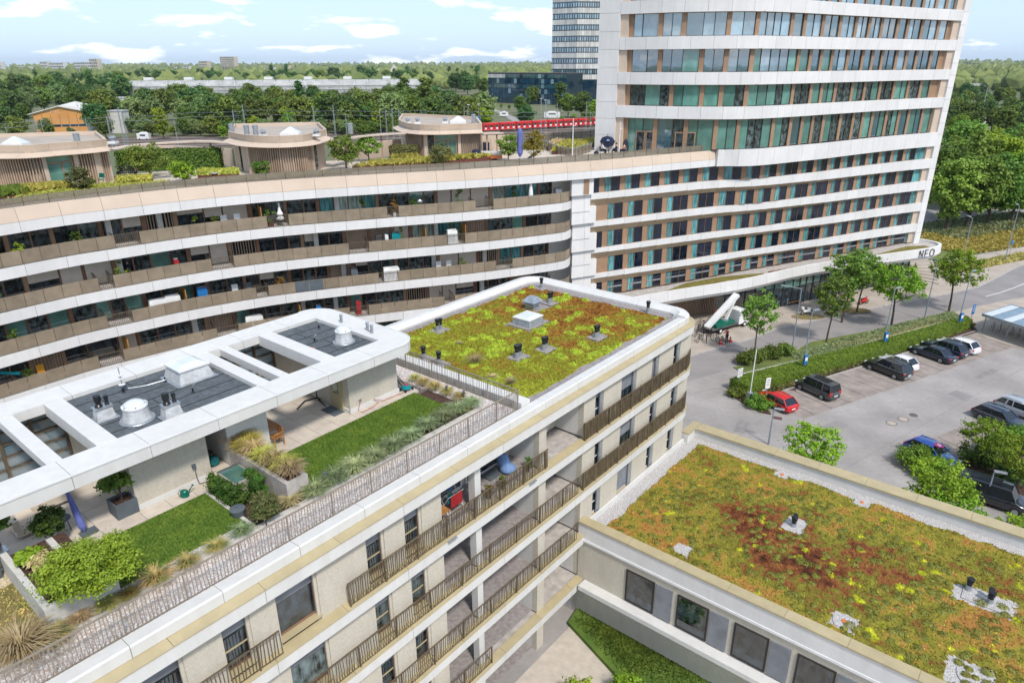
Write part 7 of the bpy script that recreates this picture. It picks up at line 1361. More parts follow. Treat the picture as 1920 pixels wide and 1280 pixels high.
# ------------------------------------------------------------------ street: trees, lamps, signs, cars
for (x, y, ty, k, v, lb, sx) in ((1413, 672, 545, 'near', 0, 'slim young street tree in front of the white lift truck', .86), (1549, 641, 515, 'near', 1, 'street tree in the verge with a bare trunk, second from the left', .95), (1578, 603, 468, 'near', 2, 'tall street tree on the pavement before the podium, left of a pair', 1.1), (1606, 585, 466, 'near', 0, 'tall street tree on the pavement before the podium, right of a pair', 1.05),
        (1671, 611, 497, 'near_wide', 1, 'street tree with round crown left of the entrance steps', 1.1), (1779, 583, 470, 'near_wide', 2, 'last street tree at the tip of the verge', 1.05)):
    c = G(x, y, 0.1); h = zat(x+(x-960)*.06, ty, c); base = 7.3 if k == 'near' else 6.3; tree(k, c, h/base, lb, 'street trees', 'street_tree', v, sx*1.0)
for (x, y, zc, s, k, v, lb) in ((1525, 838, 3.3, .95, 'near_wide', 0, 'light green car park tree rising just behind the low wing roof'), (1770, 915, 3.0, .95, 'near_wide', 1, 'spreading car park tree over the blue car'), (1700, 935, 2.6, .65, 'near_wide', 2, 'left part of the spreading tree group behind the parapet'), (1850, 812, 2.6, .75, 'near_wide', 2, 'small open crowned car park tree with thin trunk'), (1925, 850, 3.2, .85, 'near_wide', 0, 'car park tree cut by the right picture edge'), (1800, 960, 2.8, .8, 'near_wide', 1, 'low tree before the black van'), (1925, 985, 3.0, .7, 'near_wide', 2, 'tree corner behind the parapet at the right edge')):
    c = G(x, y, zc+.8); tree(k, (c.x, c.y, 0), s, lb, 'car park trees', 'car_park_tree', v, 1.05)
def lamp(bx, by, tx, ty, arm, label, head=.75):
    c = G(bx, by, 0.05); h = zat(tx, ty, c); t = thing('street_lamp', label, 'street lamp', c, 'street lamps'); part('pole', MB().tube([c, c+Vector((0, 0, h*.4)), (c.x, c.y, h)], [.085, .07, .045], 10), 'pole_grey', t)
    d = Vector(arm).normalized(); part('arm', MB().tube([(c.x, c.y, h-.02), Vector((c.x, c.y, h+.1))+d*head], .04, 6), 'pole_grey', t)
    e = Vector((c.x, c.y, h+.12))+d*(head+.3); n = Vector((-d.y, d.x, 0)); part('lamp_head', MB().box(e, (.85, .3, .09), ax=(d, n)), 'galvanised', t); part('lens', MB().box(e-Vector((0, 0, .055)), (.6, .22, .03), ax=(d, n)), 'dome_plastic', t)
    return t, c, h
A1 = (-.8, .35, 0); lamp(1484, 661, 1503, 541, A1, 'street lamp with long arm left of the tree pair', 1.5); LA = lamp(1503, 705, 1524, 585, (.5, .3, 0), 'short armed lamp with a blue charging box at the hedge, nearest to the camera', .3); LB = lamp(1653, 660, 1679, 543, (.5, .3, 0), 'lamp with a blue charging box behind the black cars', .3)
lamp(1733, 598, 1758, 486, A1, 'street lamp whose arm reaches over the podium letters', 1.6); LC = lamp(1793, 622, 1826, 511, (.5, .3, 0), 'lamp with a blue charging box beside the bike shelter', .3); lamp(1800, 505, 1830, 410, (.1, 1, 0), 'lamp standing in the dry border before the meadow', .8); lamp(1883, 492, 1908, 386, (.3, 1, 0), 'lamp with a dark blue box on the upper pavement', .8)
lamp(1441, 832, 1454, 768, (.5, -.2, 0), 'low lamp with oval head beside the red car', .15); lamp(1846, 945, 1866, 886, (.5, -.2, 0), 'low lamp with square head before the black van', .1)
for i, (L_, lb) in enumerate(((LA, 'nearest lamp'), (LB, 'lamp behind the black cars'), (LC, 'lamp near the bike shelter'))):
    c = L_[1]; t = thing('charging_box', 'blue charging box fixed on the %s' % lb, 'charging box', c+Vector((0, 0, 1.8))); b = c+Vector((.05, -.16, 2.05)); part('housing', MB().box(b, (.42, .26, 1.05), .3), 'sign_blue', t); part('panel', MB().box(b+Vector((.03, -.14, .1)), (.3, .02, .4), .3), 'sign_white', t); part('cable', MB().tube([b+Vector((.1, -.15, -.3)), b+Vector((.15, -.3, -.9)), b+Vector((.0, -.2, -1.2))], .02, 5), 'black_plastic', t)
def signpost(x, y, h, w_, hh, m, label, n=1, rz=.3, lines=3):
    c = G(x, y, .08); t = thing('sign_post', label, 'sign', c); part('post', MB().tube([c, c+Vector((0, 0, h))], .035, 8), 'pole_grey', t)
    for i in range(n):
        b = c+Vector((0, -.05, h-hh/2))+Vector((math.cos(rz), math.sin(rz), 0))*(i-(n-1)/2)*(w_+.06); bd = part('board', MB().box(b, (w_, .04, hh), rz), m, t)
        for k in range(lines): part('text_line', MB().box(b+Vector((math.sin(rz)*.03, -math.cos(rz)*.03, hh*.3-k*hh*.22)), (w_*.6, .01, hh*.05), rz), 'line_dark' if m != 'sign_blue' else 'sign_white', bd)
    return t
signpost(1434, 757, 2.9, .55, 1.15, 'sign_white', 'tall white notice board beside the red car'); signpost(1383, 733, 2.6, .36, .95, 'sign_white', 'double white sign board at the corner of the clipped hedge', 2, .6); signpost(1817, 612, 3.0, .45, 1.3, 'sign_blue', 'blue and white car park sign between hedge and bike shelter'); signpost(1891, 482, 3.0, .5, .7, 'sign_blue', 'dark blue sign on the upper pavement at the right', lines=1)
c = G(1404, 756, .08); t = thing('barrier', 'raised white barrier boom with blue grey drive box', 'barrier', c); h = zat(1421, 655, c); part('housing', MB().box(c+Vector((0, 0, .6)), (.42, .42, 1.2), .5), 'pole_grey', t); part('lid', MB().box(c+Vector((0, 0, 1.22)), (.46, .46, .06), .5), 'galvanised', t); part('boom', MB().bar(c+Vector((0, 0, 1.0)), (c.x+.02, c.y, h), .11, .07), 'white_plastic', t)
for k in range(1): part('hinge', MB().box(c+Vector((.0, -.25, .95)), (.2, .1, .3), .5), 'black_plastic', t)
# cars ------------------------------------------------------------
def car(label, pos, az, L_, W_, Hh, paint, style='hatch', rails=False, rot=0, cat='car', sc=1):
    t = thing('parked_car', label, cat, (0, 0, 0)); hw = W_/2; l = L_/2; belt = Hh*.60 if style != 'van' else Hh*.56; zb = .22
    # body: stations (x, half width, top height)
    hood = {'hatch': .27, 'suv': .27, 'sedan': .28, 'wagon': .28, 'van': .2}[style]; xh = l-L_*hood
    rear_top = belt*.97
    st = [(-l, .80, rear_top*.88, .42), (-l+.06, .92, rear_top*.97, .30), (-l+.35, .99, belt, .25), (-l*.4, 1.0, belt*1.0, .22), (xh, 1.0, belt*.985, .22), (l-.75, .985, belt*.86, .22), (l-.28, .93, belt*.76, .26), (l-.05, .80, belt*.62, .32), (l, .70, belt*.52, .38)]
    mb = MB(); k = 12
    for (x, w_, zt, z0) in st:
        w = hw*w_; zm = z0+(zt-z0)*.45
        ring = [(w*.80, z0), (w*.97, z0+.10), (w, zm), (w*.985, zt-.10), (w*.93, zt-.02), (w*.6, zt+.025)]
        for y, z in ring+[(-y, z) for y, z in ring[::-1]]: mb.v.append((x, y, z))
    for i in range(len(st)-1):
        for j in range(k): mb.f.append((i*k+j, i*k+(j+1) % k, (i+1)*k+(j+1) % k, (i+1)*k+j))
    mb.f.append(tuple(range(k))); mb.f.append(tuple((len(st)-1)*k+j for j in range(k-1, -1, -1))); body = part('body', mb, paint, t, local=True, smooth=True)
    ws = xh-.05; wt = ws-{'van': .45}.get(style, .75); rt = {'hatch': -l+.75, 'suv': -l+.55, 'wagon': -l+.7, 'van': -l+.25, 'sedan': -l+1.35}[style]; rb = {'hatch': -l+.18, 'suv': -l+.15, 'wagon': -l+.15, 'van': -l+.08, 'sedan': -l+.62}[style]
    def gh(xs, name, m, z0, z1, wb, wtp, x0, x1, x2, x3):
        return part(name, MB().prism([(x0, -wb, z0), (x3, -wb, z0), (x3, wb, z0), (x0, wb, z0)], [(x1, -wtp, z1), (x2, -wtp, z1), (x2, wtp, z1), (x1, wtp, z1)]), m, t, local=True)
    rz1 = Hh-.07; gh(0, 'windows', 'car_glass', belt-.03, rz1, hw*.93, hw*.74, rb, rt, wt, ws)
    mb = MB(); n1 = 5; tops = []
    for i, (x, dz) in enumerate(((rt-.08, -.03), (rt+.25, .02), ((rt+wt)/2, .06), (wt-.2, .03), (wt+.05, -.03))):
        for y, z in ((-hw*.77, rz1-.02+dz*.3), (-hw*.7, rz1+.03+dz), (0, rz1+.06+dz), (hw*.7, rz1+.03+dz), (hw*.77, rz1-.02+dz*.3)): mb.v.append((x, y, z))
    for i in range(4):
        for j in range(4): mb.f.append((i*5+j, i*5+j+1, (i+1)*5+j+1, (i+1)*5+j))
    for i in range(5): mb.v.append((mb.v[i*5][0], 0, rz1-.05))
    part('roof', mb, paint, t, local=True, smooth=True)
    for s_ in (-1, 1):
        pl = lambda *q: part('pillar', MB().bar(*q), paint, t, local=True)
        for (xa, xb) in ((ws, wt), (rb, rt)): pl((xa, s_*hw*.93, belt-.02), (xb, s_*hw*.745, rz1+.01), .09, .06)
        xm = (ws+rb)/2; pl((xm, s_*hw*.935, belt-.02), (xm-.03, s_*hw*.75, rz1), .07, .05)
        if style in ('suv', 'wagon', 'van'): xm = rb+.95; pl((xm, s_*hw*.935, belt-.02), (xm+.1, s_*hw*.75, rz1), .12, .06)
        part('trim', MB().bar((ws-.1, s_*hw*.955, belt+.0), (rb+.15, s_*hw*.955, belt+.0), .025), 'steel' if rails else 'black_plastic', t, local=True)
        if rails: part('roof_rail', MB().bar((wt-.2, s_*hw*.7, Hh+.02), (rt+.1, s_*hw*.7, Hh+.02), .04), 'steel', t, local=True)
        part('mirror', MB().box((ws-.25, s_*(hw+.1), belt+.08), (.14, .2, .14)), paint, t, local=True)
        part('headlight', MB().box((l-.14, s_*hw*.66, belt*.66), (.22, .34, .13)), 'dome_plastic', t, local=True)
        part('tail_light', MB().box((-l+.09, s_*hw*.74, belt*.84), (.14, .36, .17 if style != 'van' else .4)), 'red_paint', t, local=True)
        for xw in (l-L_*.19, -l+L_*.21):
            part('wheel_arch', MB().tube([(xw, s_*(hw-.25), .33), (xw, s_*(hw+.003), .33)], .375, 18), 'dark_rubber', t, local=True)
            wl = part('wheel', MB().tube([(xw, s_*(hw-.24), .33), (xw, s_*(hw+.012), .33)], .33, 20), 'dark_rubber', t, local=True); part('rim', MB().tube([(xw, s_*(hw+.0), .33), (xw, s_*(hw+.022), .33)], .21, 14), 'zinc', wl, local=True)
            for a in range(5): part('spoke_gap', MB().box((xw+.12*math.cos(a*1.257), s_*(hw+.024), .33+.12*math.sin(a*1.257)), (.05, .006, .05)), 'black_plastic', wl, local=True)
    part('bumper', MB().box((-l+.02, 0, .42), (.12, hw*1.5, .2)), paint if style != 'suv' else 'zinc', t, local=True); part('number_plate', MB().box((-l-.05, 0, belt*.62), (.02, .5, .12)), 'sign_white', t, local=True)
    part('grille', MB().box((l-.01, 0, belt*.45), (.06, hw*1.0, .16)), 'black_plastic', t, local=True)
    if style == 'van': part('roof_panel', MB().box(((rt+wt)/2, 0, Hh+.05), (abs(wt-rt)*.6, hw*1.0, .02)), 'black_plastic', t, local=True)
    t.location = (pos.x, pos.y, 0.012); t.rotation_euler = (0, 0, az); WLOC[t.name] = Vector(t.location); return t
for n_, c_ in (('paint_red', (.55, .005, .01)), ('paint_grey', (.045, .05, .055)), ('paint_black', (.008, .01, .014)), ('paint_navy', (.008, .015, .035)), ('paint_white', (.75, .75, .76)), ('paint_blue', (.01, .06, .28)), ('paint_silver', (.35, .38, .42))): carpaint(n_, c_)
AZC = math.atan2((-kn).y, (-kn).x)
def at_wheels(a, b, W_=1.85): m_ = (G(*a, 0)+G(*b, 0))/2; return m_+kd*(W_/2)
cr_ = at_wheels((1421, 752.5), (1461, 774)); car('bright red hatchback, first car beside the barrier', cr_, AZC, 4.35, 1.8, 1.45, 'paint_red')
cv_ = at_wheels((1497.7, 732.4), (1540, 749)); car('dark grey van with black rear windows in the second bay', cv_, AZC, 4.45, 1.82, 1.82, 'paint_grey', 'van', cat='van')
cs_ = at_wheels((1629, 693.7), (1677, 711.5), 1.95); car('large black sport utility car with chrome roof rails', cs_, AZC, 4.85, 1.95, 1.76, 'paint_black', 'suv', True)
car('small white car beside the large black sport utility car', cs_+kd*2.6-kn*.5, AZC, 4.0, 1.75, 1.5, 'paint_white')
cd_ = at_wheels((1714, 665), (1763.7, 681)); car('long dark blue saloon car with alloy wheels', cd_, AZC, 4.9, 1.86, 1.46, 'paint_navy', 'sedan', False)
car('dark navy estate car with chrome window line beside the saloon', cd_+kd*2.6-kn*.2, AZC, 4.9, 1.86, 1.62, 'paint_navy', 'wagon', True)
car('white hatchback with dark rear window at the right end of the row', cd_+kd*5.0-kn*.0, AZC, 4.5, 1.82, 1.5, 'paint_white')
AZ2 = AZC+math.pi
t = car('bright blue hatchback with a round purple badge on its roof, half hidden by a tree', G(1748, 848, .6), AZ2, 4.3, 1.8, 1.5, 'paint_blue'); part('badge', MB().lathe([(.42, 0), (.42, .012), (.0001, .012)], (.35, 0, 1.50), 24), 'badge_purple' if 'badge_purple' in MT else mat('badge_purple', (.25, .01, .12), .4), t, local=True); part('numeral', MB().bar((.2, .12, 1.52), (.5, .12, 1.52), .05, .02).bar((.5, .12, 1.52), (.5, -.12, 1.52), .05, .02).bar((.5, -.12, 1.52), (.2, .0, 1.52), .05, .02), 'sign_white', t, local=True, label='white number 7 in the purple disc')
car('dark blue estate car behind the small tree, left of two at the right edge', G(1878, 784, .6), AZ2, 4.8, 1.85, 1.5, 'paint_navy', 'wagon', True); car('dark car with silver flank cut by the right picture edge', G(1918, 768, .6), AZ2, 4.7, 1.85, 1.5, 'paint_silver', 'wagon', True); car('black van parked below the low lamp behind the parapet', G(1862, 925, .8), AZ2+.35, 5.2, 1.95, 1.9, 'paint_black', 'van', cat='van')
# bicycles, motorcycle, scooter -----------------------------------------
def ringtube(c, r, tr, n=18, X=Vector((1, 0, 0))):
    mb = MB(); pts = [Vector(c)+X*r*math.cos(2*math.pi*i/n)+Vector((0, 0, r*math.sin(2*math.pi*i/n))) for i in range(n+1)]; return mb.tube(pts, tr, 5, False)
def bike(label, loc, rz, m='black_plastic', group='bicycles', first=[None]):
    t = thing('bicycle', label, 'bicycle', (0, 0, 0), group)
    for x in (-.52, .52):
        w_ = part('wheel', ringtube((x, 0, .34), .33, .022), 'dark_rubber', t, local=True); sp = MB()
        for a in range(6): sp.bar((x, 0, .34), (x+.32*math.cos(a*1.047), 0, .34+.32*math.sin(a*1.047)), .008)
        part('spokes', sp, 'zinc', w_, local=True)
    fr = MB(); P = {'bb': (-.08, 0, .3), 'st': (-.2, 0, .82), 'ht': (.36, 0, .86), 'r': (-.52, 0, .34), 'f': (.52, 0, .34), 'hb': (.32, 0, 1.02)}
    for a, b in (('bb', 'st'), ('bb', 'ht'), ('st', 'ht'), ('bb', 'r'), ('st', 'r'), ('ht', 'f'), ('ht', 'hb')): fr.tube([P[a], P[b]], .02, 6)
    part('frame', fr, m, t, local=True); part('handlebar', MB().tube([(.25, -.28, 1.04), (.34, 0, 1.03), (.25, .28, 1.04)], .016, 5), 'black_plastic', t, local=True); part('saddle', MB().box((-.22, 0, .93), (.26, .14, .06)), 'black_plastic', t, local=True); part('rack', MB().box((-.5, 0, .76), (.35, .12, .02)), 'black_plastic', t, local=True)
    t.location = loc; t.rotation_euler = (0, .0, rz); WLOC[t.name] = Vector(loc); return t
b1_ = bike('dark bicycle in the cluster left of the lift truck', G(1310, 620, .12), 1.0, group='bicycles before the slatted screen')
for i, (x, y) in enumerate(((1316, 613), (1321, 618), (1327, 612), (1307, 630), (1318, 633), (1326, 627), (1333, 630), (1312, 640), (1324, 641), (1340, 640), (1350, 643), (1358, 646))): copy_thing(b1_, G(x, y, .12), random.uniform(.4, 2.2), label='parked bicycle in the crowded cluster before the slatted screen')
b1_['label'] = 'parked bicycle in the crowded cluster before the slatted screen'
SH = [G(1842, 588, 2.5), G(1897, 571, 2.5)]; e_ = (G(1922, 613, 2.5)-SH[0]).normalized(); f_ = (SH[1]-SH[0]); Ls = 12.0
t = thing('bike_shelter', 'steel bike shelter with translucent ribbed roof', 'bike shelter', (SH[0].x, SH[0].y, 0)); en = Vector((-e_.y, e_.x, 0)); fl = f_.length
for k in range(10): a = SH[0]+e_*(k*1.2+.06); q = [a, a+e_*1.08, a+e_*1.08+f_, a+f_]; part('roof_sheet', MB().poly([(p.x, p.y) for p in q], 2.46, 2.49), 'glass_pale' if k % 2 else 'dome_plastic', t)
for k in range(11): a = SH[0]+e_*(k*1.2); part('rafter', MB().bar(a+Vector((0, 0, .02)), a+f_+Vector((0, 0, .02)), .07, .1), 'galvanised', t)
for o in (Vector((0, 0, 0)), f_): part('edge_beam', MB().bar(SH[0]+o-Vector((0, 0, .12)), SH[0]+o+e_*Ls-Vector((0, 0, .12)), .12, .34), 'galvanised', t)
for k in range(5):
    for o in (.08, .92): a = SH[0]+e_*(k*2.9+.3)+f_*o; part('post', MB().bar((a.x, a.y, 0), (a.x, a.y, 2.4), .1), 'galvanised', t)
for k in range(14): a = SH[0]+e_*(k*.8+.5)+f_*.3; part('bike_stand', MB().tube([(a.x, a.y, .05), (a.x, a.y, .8), (a.x+f_.x*.12, a.y+f_.y*.12, .8), (a.x+f_.x*.12, a.y+f_.y*.12, .05)], .025, 5), 'steel', t)
fa = math.atan2(f_.y, f_.x)
for i, (k, o, m_, lb) in enumerate(((.6, .35, 'black_plastic', 'first black bicycle under the shelter roof'), (1.3, .4, 'black_plastic', 'second black bicycle under the shelter roof'), (2.6, .45, 'sign_blue', 'blue bicycle under the shelter roof'), (3.3, .5, 'black_plastic', 'dark bicycle deep under the shelter roof'), (5.2, .2, 'white_plastic', 'white bicycle at the front of the shelter'), (5.0, .75, 'red_paint', 'red bicycle at the rear of the shelter'), (6.3, .7, 'black_plastic', 'black bicycle at the rear right of the shelter'))):
    a = SH[0]+e_*k+f_*o; bike(lb, (a.x, a.y, .05), fa+.4, m_, 'bicycles under the shelter')
def moto(label, x, y, rz, m1, scooter=False):
    c = G(x, y, .12); t = thing('motorcycle' if not scooter else 'motor_scooter', label, 'motorcycle' if not scooter else 'scooter', (0, 0, 0))
    for xx in (-.68, .68): w_ = part('wheel', ringtube((xx, 0, .31), .27, .06), 'dark_rubber', t, local=True); part('rim', MB().tube([(xx, -.03, .31), (xx, .03, .31)], .14, 10), 'orange_cap' if not scooter else 'zinc', w_, local=True)
    part('body', MB().prism([(-.55, -.14, .45), (.4, -.14, .4), (.4, .14, .4), (-.55, .14, .45)], [(-.75, -.1, .85), (.45, -.12, .95), (.45, .12, .95), (-.75, .1, .85)]), m1, t, local=True); part('engine', MB().box((0, 0, .42), (.55, .26, .35)), 'black_plastic', t, local=True); part('seat', MB().box((-.35, 0, .86), (.75, .24, .1)), 'black_plastic', t, local=True)
    part('fork', MB().bar((.68, 0, .31), (.45, 0, 1.05), .08), 'steel', t, local=True); part('handlebar', MB().tube([(.4, -.35, 1.1), (.5, 0, 1.05), (.4, .35, 1.1)], .02, 5), 'black_plastic', t, local=True); part('headlight', MB().ball((.62, 0, .92), .1, 8, 6), 'dome_plastic', t, local=True)
    if scooter: part('top_case', MB().box((-.8, 0, 1.05), (.35, .35, .28)), 'white_plastic', t, local=True); part('leg_shield', MB().box((.4, 0, .7), (.06, .4, .6)), 'white_plastic', t, local=True)
    t.location = c; t.rotation_euler = (0, 0, rz); WLOC[t.name] = c
moto('red and black motorcycle parked on the pavement', 1619, 570, .5, 'red_paint'); moto('white motor scooter beside the dry grass circle', 1512, 590, .3, 'white_plastic', True)
for (x, y, r, lb) in ((1515, 594, 1.5, 'around the tree beside the scooter'), (1600, 582, 1.6, 'around the tree pair near the motorcycle')):
    c = G(x, y, .13); solo('dry_tree_pit', MB().lathe([(r, 0), (r, .03), (.0001, .04)], c, 18, sx=1.5, sy=.7), 'dry_grass', kind='stuff', label='patch of dry grass '+lb, loc=c)
c = G(1488, 572, .12); t = thing('street_bench', 'orange wooden bench on dark legs before the glazed ground floor', 'bench', c)
for k in range(3): part('seat_slat', MB().box(c+Vector((-.1*k*.4, .15*k, .48)), (2.2, .13, .05), .4), 'teak', t); part('back_slat', MB().box(c+Vector((-.15, .5, .6+k*.13)), (2.2, .04, .11), .4), 'teak', t)
for i in (-1, 1): part('leg', MB().box(c+Vector((i*.9, i*.38+.15, .23)), (.12, .5, .46), .4), 'line_dark', t)
c = G(1475, 575, .12); t = thing('litter_bin', 'slim grey post beside the bench', 'bollard', c); part('post', MB().tube([c, c+Vector((0, 0, 1.1))], .05, 8), 'pole_grey', t); part('lid', MB().lathe([(.08, 1.1), (.08, 1.16), (.001, 1.2)], c, 8), 'galvanised', t)
# furniture lift truck -----------------------------------------------
rd = (G(1460, 612, 0)-G(1340, 650, 0)).normalized(); rn = Vector((-rd.y, rd.x, 0)); c = G(1365, 622, .12)+rn*1.0; t = thing('lift_truck', 'white furniture lift truck with inclined ladder on the pavement', 'truck', c)
def bx(dx, dy, dz, s, m, name): part(name, MB().box(c+rd*dx+rn*dy+Vector((0, 0, dz)), s, ax=(rd, rn)), m, t)
cb = c+rd*3.0; part('cab', MB().prism([cb+rd*a*.95+rn*b*.95+Vector((0, 0, .55)) for a, b in ((-1, -1), (1.15, -1), (1.15, 1), (-1, 1))], [cb+rd*a+rn*b*.85+Vector((0, 0, 2.3)) for a, b in ((-.9, -1), (.45, -1), (.45, 1), (-.9, 1))]), 'white_plastic', t)
bx(3.25, -.93, 1.65, (.8, .06, .6), 'car_glass', 'side_window'); part('windscreen', MB().bar(cb+rd*.95+Vector((0, 0, 1.5)), cb+rd*.62+Vector((0, 0, 2.15)), 1.6, .06, up=(0, 0, 1)), 'car_glass', t); bx(-.2, 0, .7, (5.2, 1.7, .16), 'line_dark', 'chassis'); bx(-.4, 0, 1.05, (3.4, 1.7, .5), 'green_plastic', 'load_bed'); bx(4.1, 0, .55, (.15, 1.9, .3), 'galvanised', 'bumper')
for dx in (3.2, -1.4):
    for dy in (-.85, .85): w_ = c+rd*dx+rn*dy; wh = part('wheel', MB().tube([w_-rn*.12+Vector((0, 0, .38)), w_+rn*.12+Vector((0, 0, .38))], .38, 16), 'dark_rubber', t); part('rim', MB().tube([w_-rn*.135+Vector((0, 0, .38)), w_+rn*.135+Vector((0, 0, .38))], .2, 10), 'white_plastic', wh)
a = c-rd*3.0+Vector((0, 0, .9)); b = c+rd*2.2+Vector((0, 0, 4.3)); part('ladder_beam', MB().bar(a, b, .75, .42), 'white_plastic', t); part('ladder_rail', MB().bar(a+rn*.42+Vector((0, 0, .25)), b+rn*.42+Vector((0, 0, .25)), .06), 'galvanised', t); part('strut', MB().bar(c+rd*.4+Vector((0, 0, 1.0)), c+rd*1.8+Vector((0, 0, 3.6)), .35, .25), 'white_plastic', t); part('turntable', MB().tube([c+rd*.3+Vector((0, 0, .9)), c+rd*.3+Vector((0, 0, 1.4))], .5, 14), 'galvanised', t)
for i, (x, y) in enumerate(((1352, 645), (1370, 640))): c = G(x-1, y, .12); t = thing('traffic_cone', 'red and white traffic cone %s of the working person' % ('left', 'right')[i], 'traffic cone', c); part('base', MB().box(c+Vector((0, 0, .03)), (.5, .5, .05)), 'red_paint', t); part('cone', MB().lathe([(.18, .05), (.04, .7), (.0001, .72)], c, 12), 'red_paint', t); part('band', MB().lathe([(.128, .3), (.085, .47)], c, 12), 'sign_white', t)
# people ---------------------------------------------------------------
DG = None
def skinned(name, pts, edges, radii, m, root, parent, sub=1):
    me = bpy.data.meshes.new(name); me.from_pydata(pts, edges, []); o = bpy.data.objects.new('tmp_'+name, me); COL.objects.link(o); bm = bmesh.new(); bm.from_mesh(me); ly = bm.verts.layers.skin.verify()
    for i, v in enumerate(bm.verts): v[ly].radius = (radii[i], radii[i]); v[ly].use_root = (i == root)
    bm.to_mesh(me); bm.free(); o.modifiers.new('s', 'SKIN'); sb = o.modifiers.new('u', 'SUBSURF'); sb.levels = sub; sb.render_levels = sub
    dg = bpy.context.evaluated_depsgraph_get(); nm = bpy.data.meshes.new_from_object(o.evaluated_get(dg)); bpy.data.objects.remove(o); nm.materials.clear(); nm.materials.append(MT[m]); nm.polygons.foreach_set('use_smooth', [True]*len(nm.polygons))
    ob = bpy.data.objects.new(name, nm); COL.objects.link(ob); ob.parent = parent; return ob
def person(label, loc, rz, pose='stand', top='red_fabric', legs='navy_cloth', hair='hair_dark', s=1.0):
    t = thing('person', label, 'person', loc, None, rz); sit = pose == 'sit'; st = .16 if pose == 'walk' else .03; hz = .93 if not sit else .48
    P = [(0, 0, hz), (0, 0, hz+.28), (0, .01, hz+.48), (0, .02, hz+.56), (0, .03, hz+.64), (0, .04, hz+.73)]; E = [(0, 1), (1, 2), (2, 3), (3, 4), (4, 5)]; R = [.13, .13, .14, .055, .085, .075]
    ti = {}
    for s_ in (-1, 1):
        b = len(P)
        if sit: P += [(s_*.1, .02, hz), (s_*.12, .44, hz+.02), (s_*.12, .44, .08), (s_*.12, .6, .04)]
        else: P += [(s_*.1, 0, hz-.05), (s_*.11, s_*st, .5), (s_*.11, s_*st*1.6-.02, .09), (s_*.12, s_*st*1.6+.14, .04)]
        E += [(0, b), (b, b+1), (b+1, b+2), (b+2, b+3)]; R += [.1, .07, .045, .04]
        b = len(P); f = .28 if sit or pose == 'work' else -s_*st
        P += [(s_*.19, .01, hz+.46), (s_*.25, .04+f*.3, hz+.2), (s_*.22, .1+f, hz+.05 if f < .2 else hz+.14), (s_*.2, .14+f*1.2, hz+.0 if f < .2 else hz+.15)]
        E += [(2, b), (b, b+1), (b+1, b+2), (b+2, b+3)]; R += [.06, .045, .033, .03]
    skinned('body', P, E, R, 'skin', 0, t)
    arms = [i for i in (10, 11, 12, 18, 19, 20)]; idx = [0, 1, 2]+arms; mp = {a: i for i, a in enumerate(idx)}; skinned('shirt', [P[i] for i in idx], [(mp[a], mp[b]) for a, b in E if a in mp and b in mp], [R[i]+.014 for i in idx], top, 0, t)
    idx = [0, 6, 7, 8, 14, 15, 16]; mp = {a: i for i, a in enumerate(idx)}; skinned('trousers', [P[i] for i in idx], [(mp[a], mp[b]) for a, b in E if a in mp and b in mp], [R[i]+.015 for i in idx], legs, 0, t)
    part('hair', MB().lathe([(.08, .0), (.105, .05), (.1, .12), (.06, .16), (.001, .175)], (0, .01, hz+.65), 12), hair, t, local=True, smooth=True)
    for s_ in (-1, 1): part('eye', MB().ball((s_*.03, .115, hz+.69), .011, 6, 4), 'black_plastic', t, local=True); part('shoe', MB().box((P[9 if s_ < 0 else 17][0], P[9 if s_ < 0 else 17][1]-.06, .04), (.1, .28, .08)), 'black_plastic', t, local=True)
    part('nose', MB().bar((0, .11, hz+.69), (0, .135, hz+.655), .02), 'skin', t, local=True); part('mouth', MB().box((0, .112, hz+.625), (.045, .008, .01)), 'red_fabric', t, local=True)
    t.scale = (s, s, s); return t
person('person in a red jacket working behind the lift ladder', G(1343, 600, .12), 2.5, 'work', 'red_paint', 'navy_cloth'); person('person in dark trousers between the traffic cones', G(1362, 640, .12), 2.0, 'work', 'red_fabric', 'navy_cloth'); person('pedestrian in dark clothes by the podium glass', G(1713, 513, .2), 0, 'walk', 'navy_cloth', 'navy_cloth'); person('person sitting on the entrance steps in black', G(1728, 545, .16), 3, 'sit', 'black_plastic', 'grey_fabric')
for (x, y, a, tp, lb) in ((1128, 290, -1.2, 'white_fabric', 'person in a light top sitting at the left of the cafe table'), (1155, 291, 1.4, 'navy_cloth', 'person in dark clothes sitting right of the cafe table'), (1170, 291, 1.0, 'skin', 'person with bare arms leaning back at the right of the group')):
    c = D_(x, y); person(lb, c, a, 'sit', tp, 'navy_cloth', s=1.12); t = thing('cafe_chair', 'dark chair under the %s' % lb.split(' at')[0].split(' right')[0].split(' leaning')[0], 'chair', c); part('seat', MB().box(c+Vector((0, 0, .4)), (.45, .45, .04)), 'line_dark', t); part('backrest', MB().box(c+Vector((.22*math.sin(a), -.22*math.cos(a), .75)), (.4, .04, .4), a), 'line_dark', t); part('legs', MB().bar(c+Vector((-.2, -.2, 0)), c+Vector((-.2, -.2, .4)), .03).bar(c+Vector((.2, .2, 0)), c+Vector((.2, .2, .4)), .03), 'line_dark', t)
c, d, n = B_(1, 253, -1.9); person('person in a dark dress standing in a balcony doorway', c, 2.6, 'stand', 'navy_cloth', 'navy_cloth'); person('person in black seen through the right pergola opening', U(-11.9, 8.9, 16.04), .3, 'sit', 'black_plastic', 'navy_cloth')
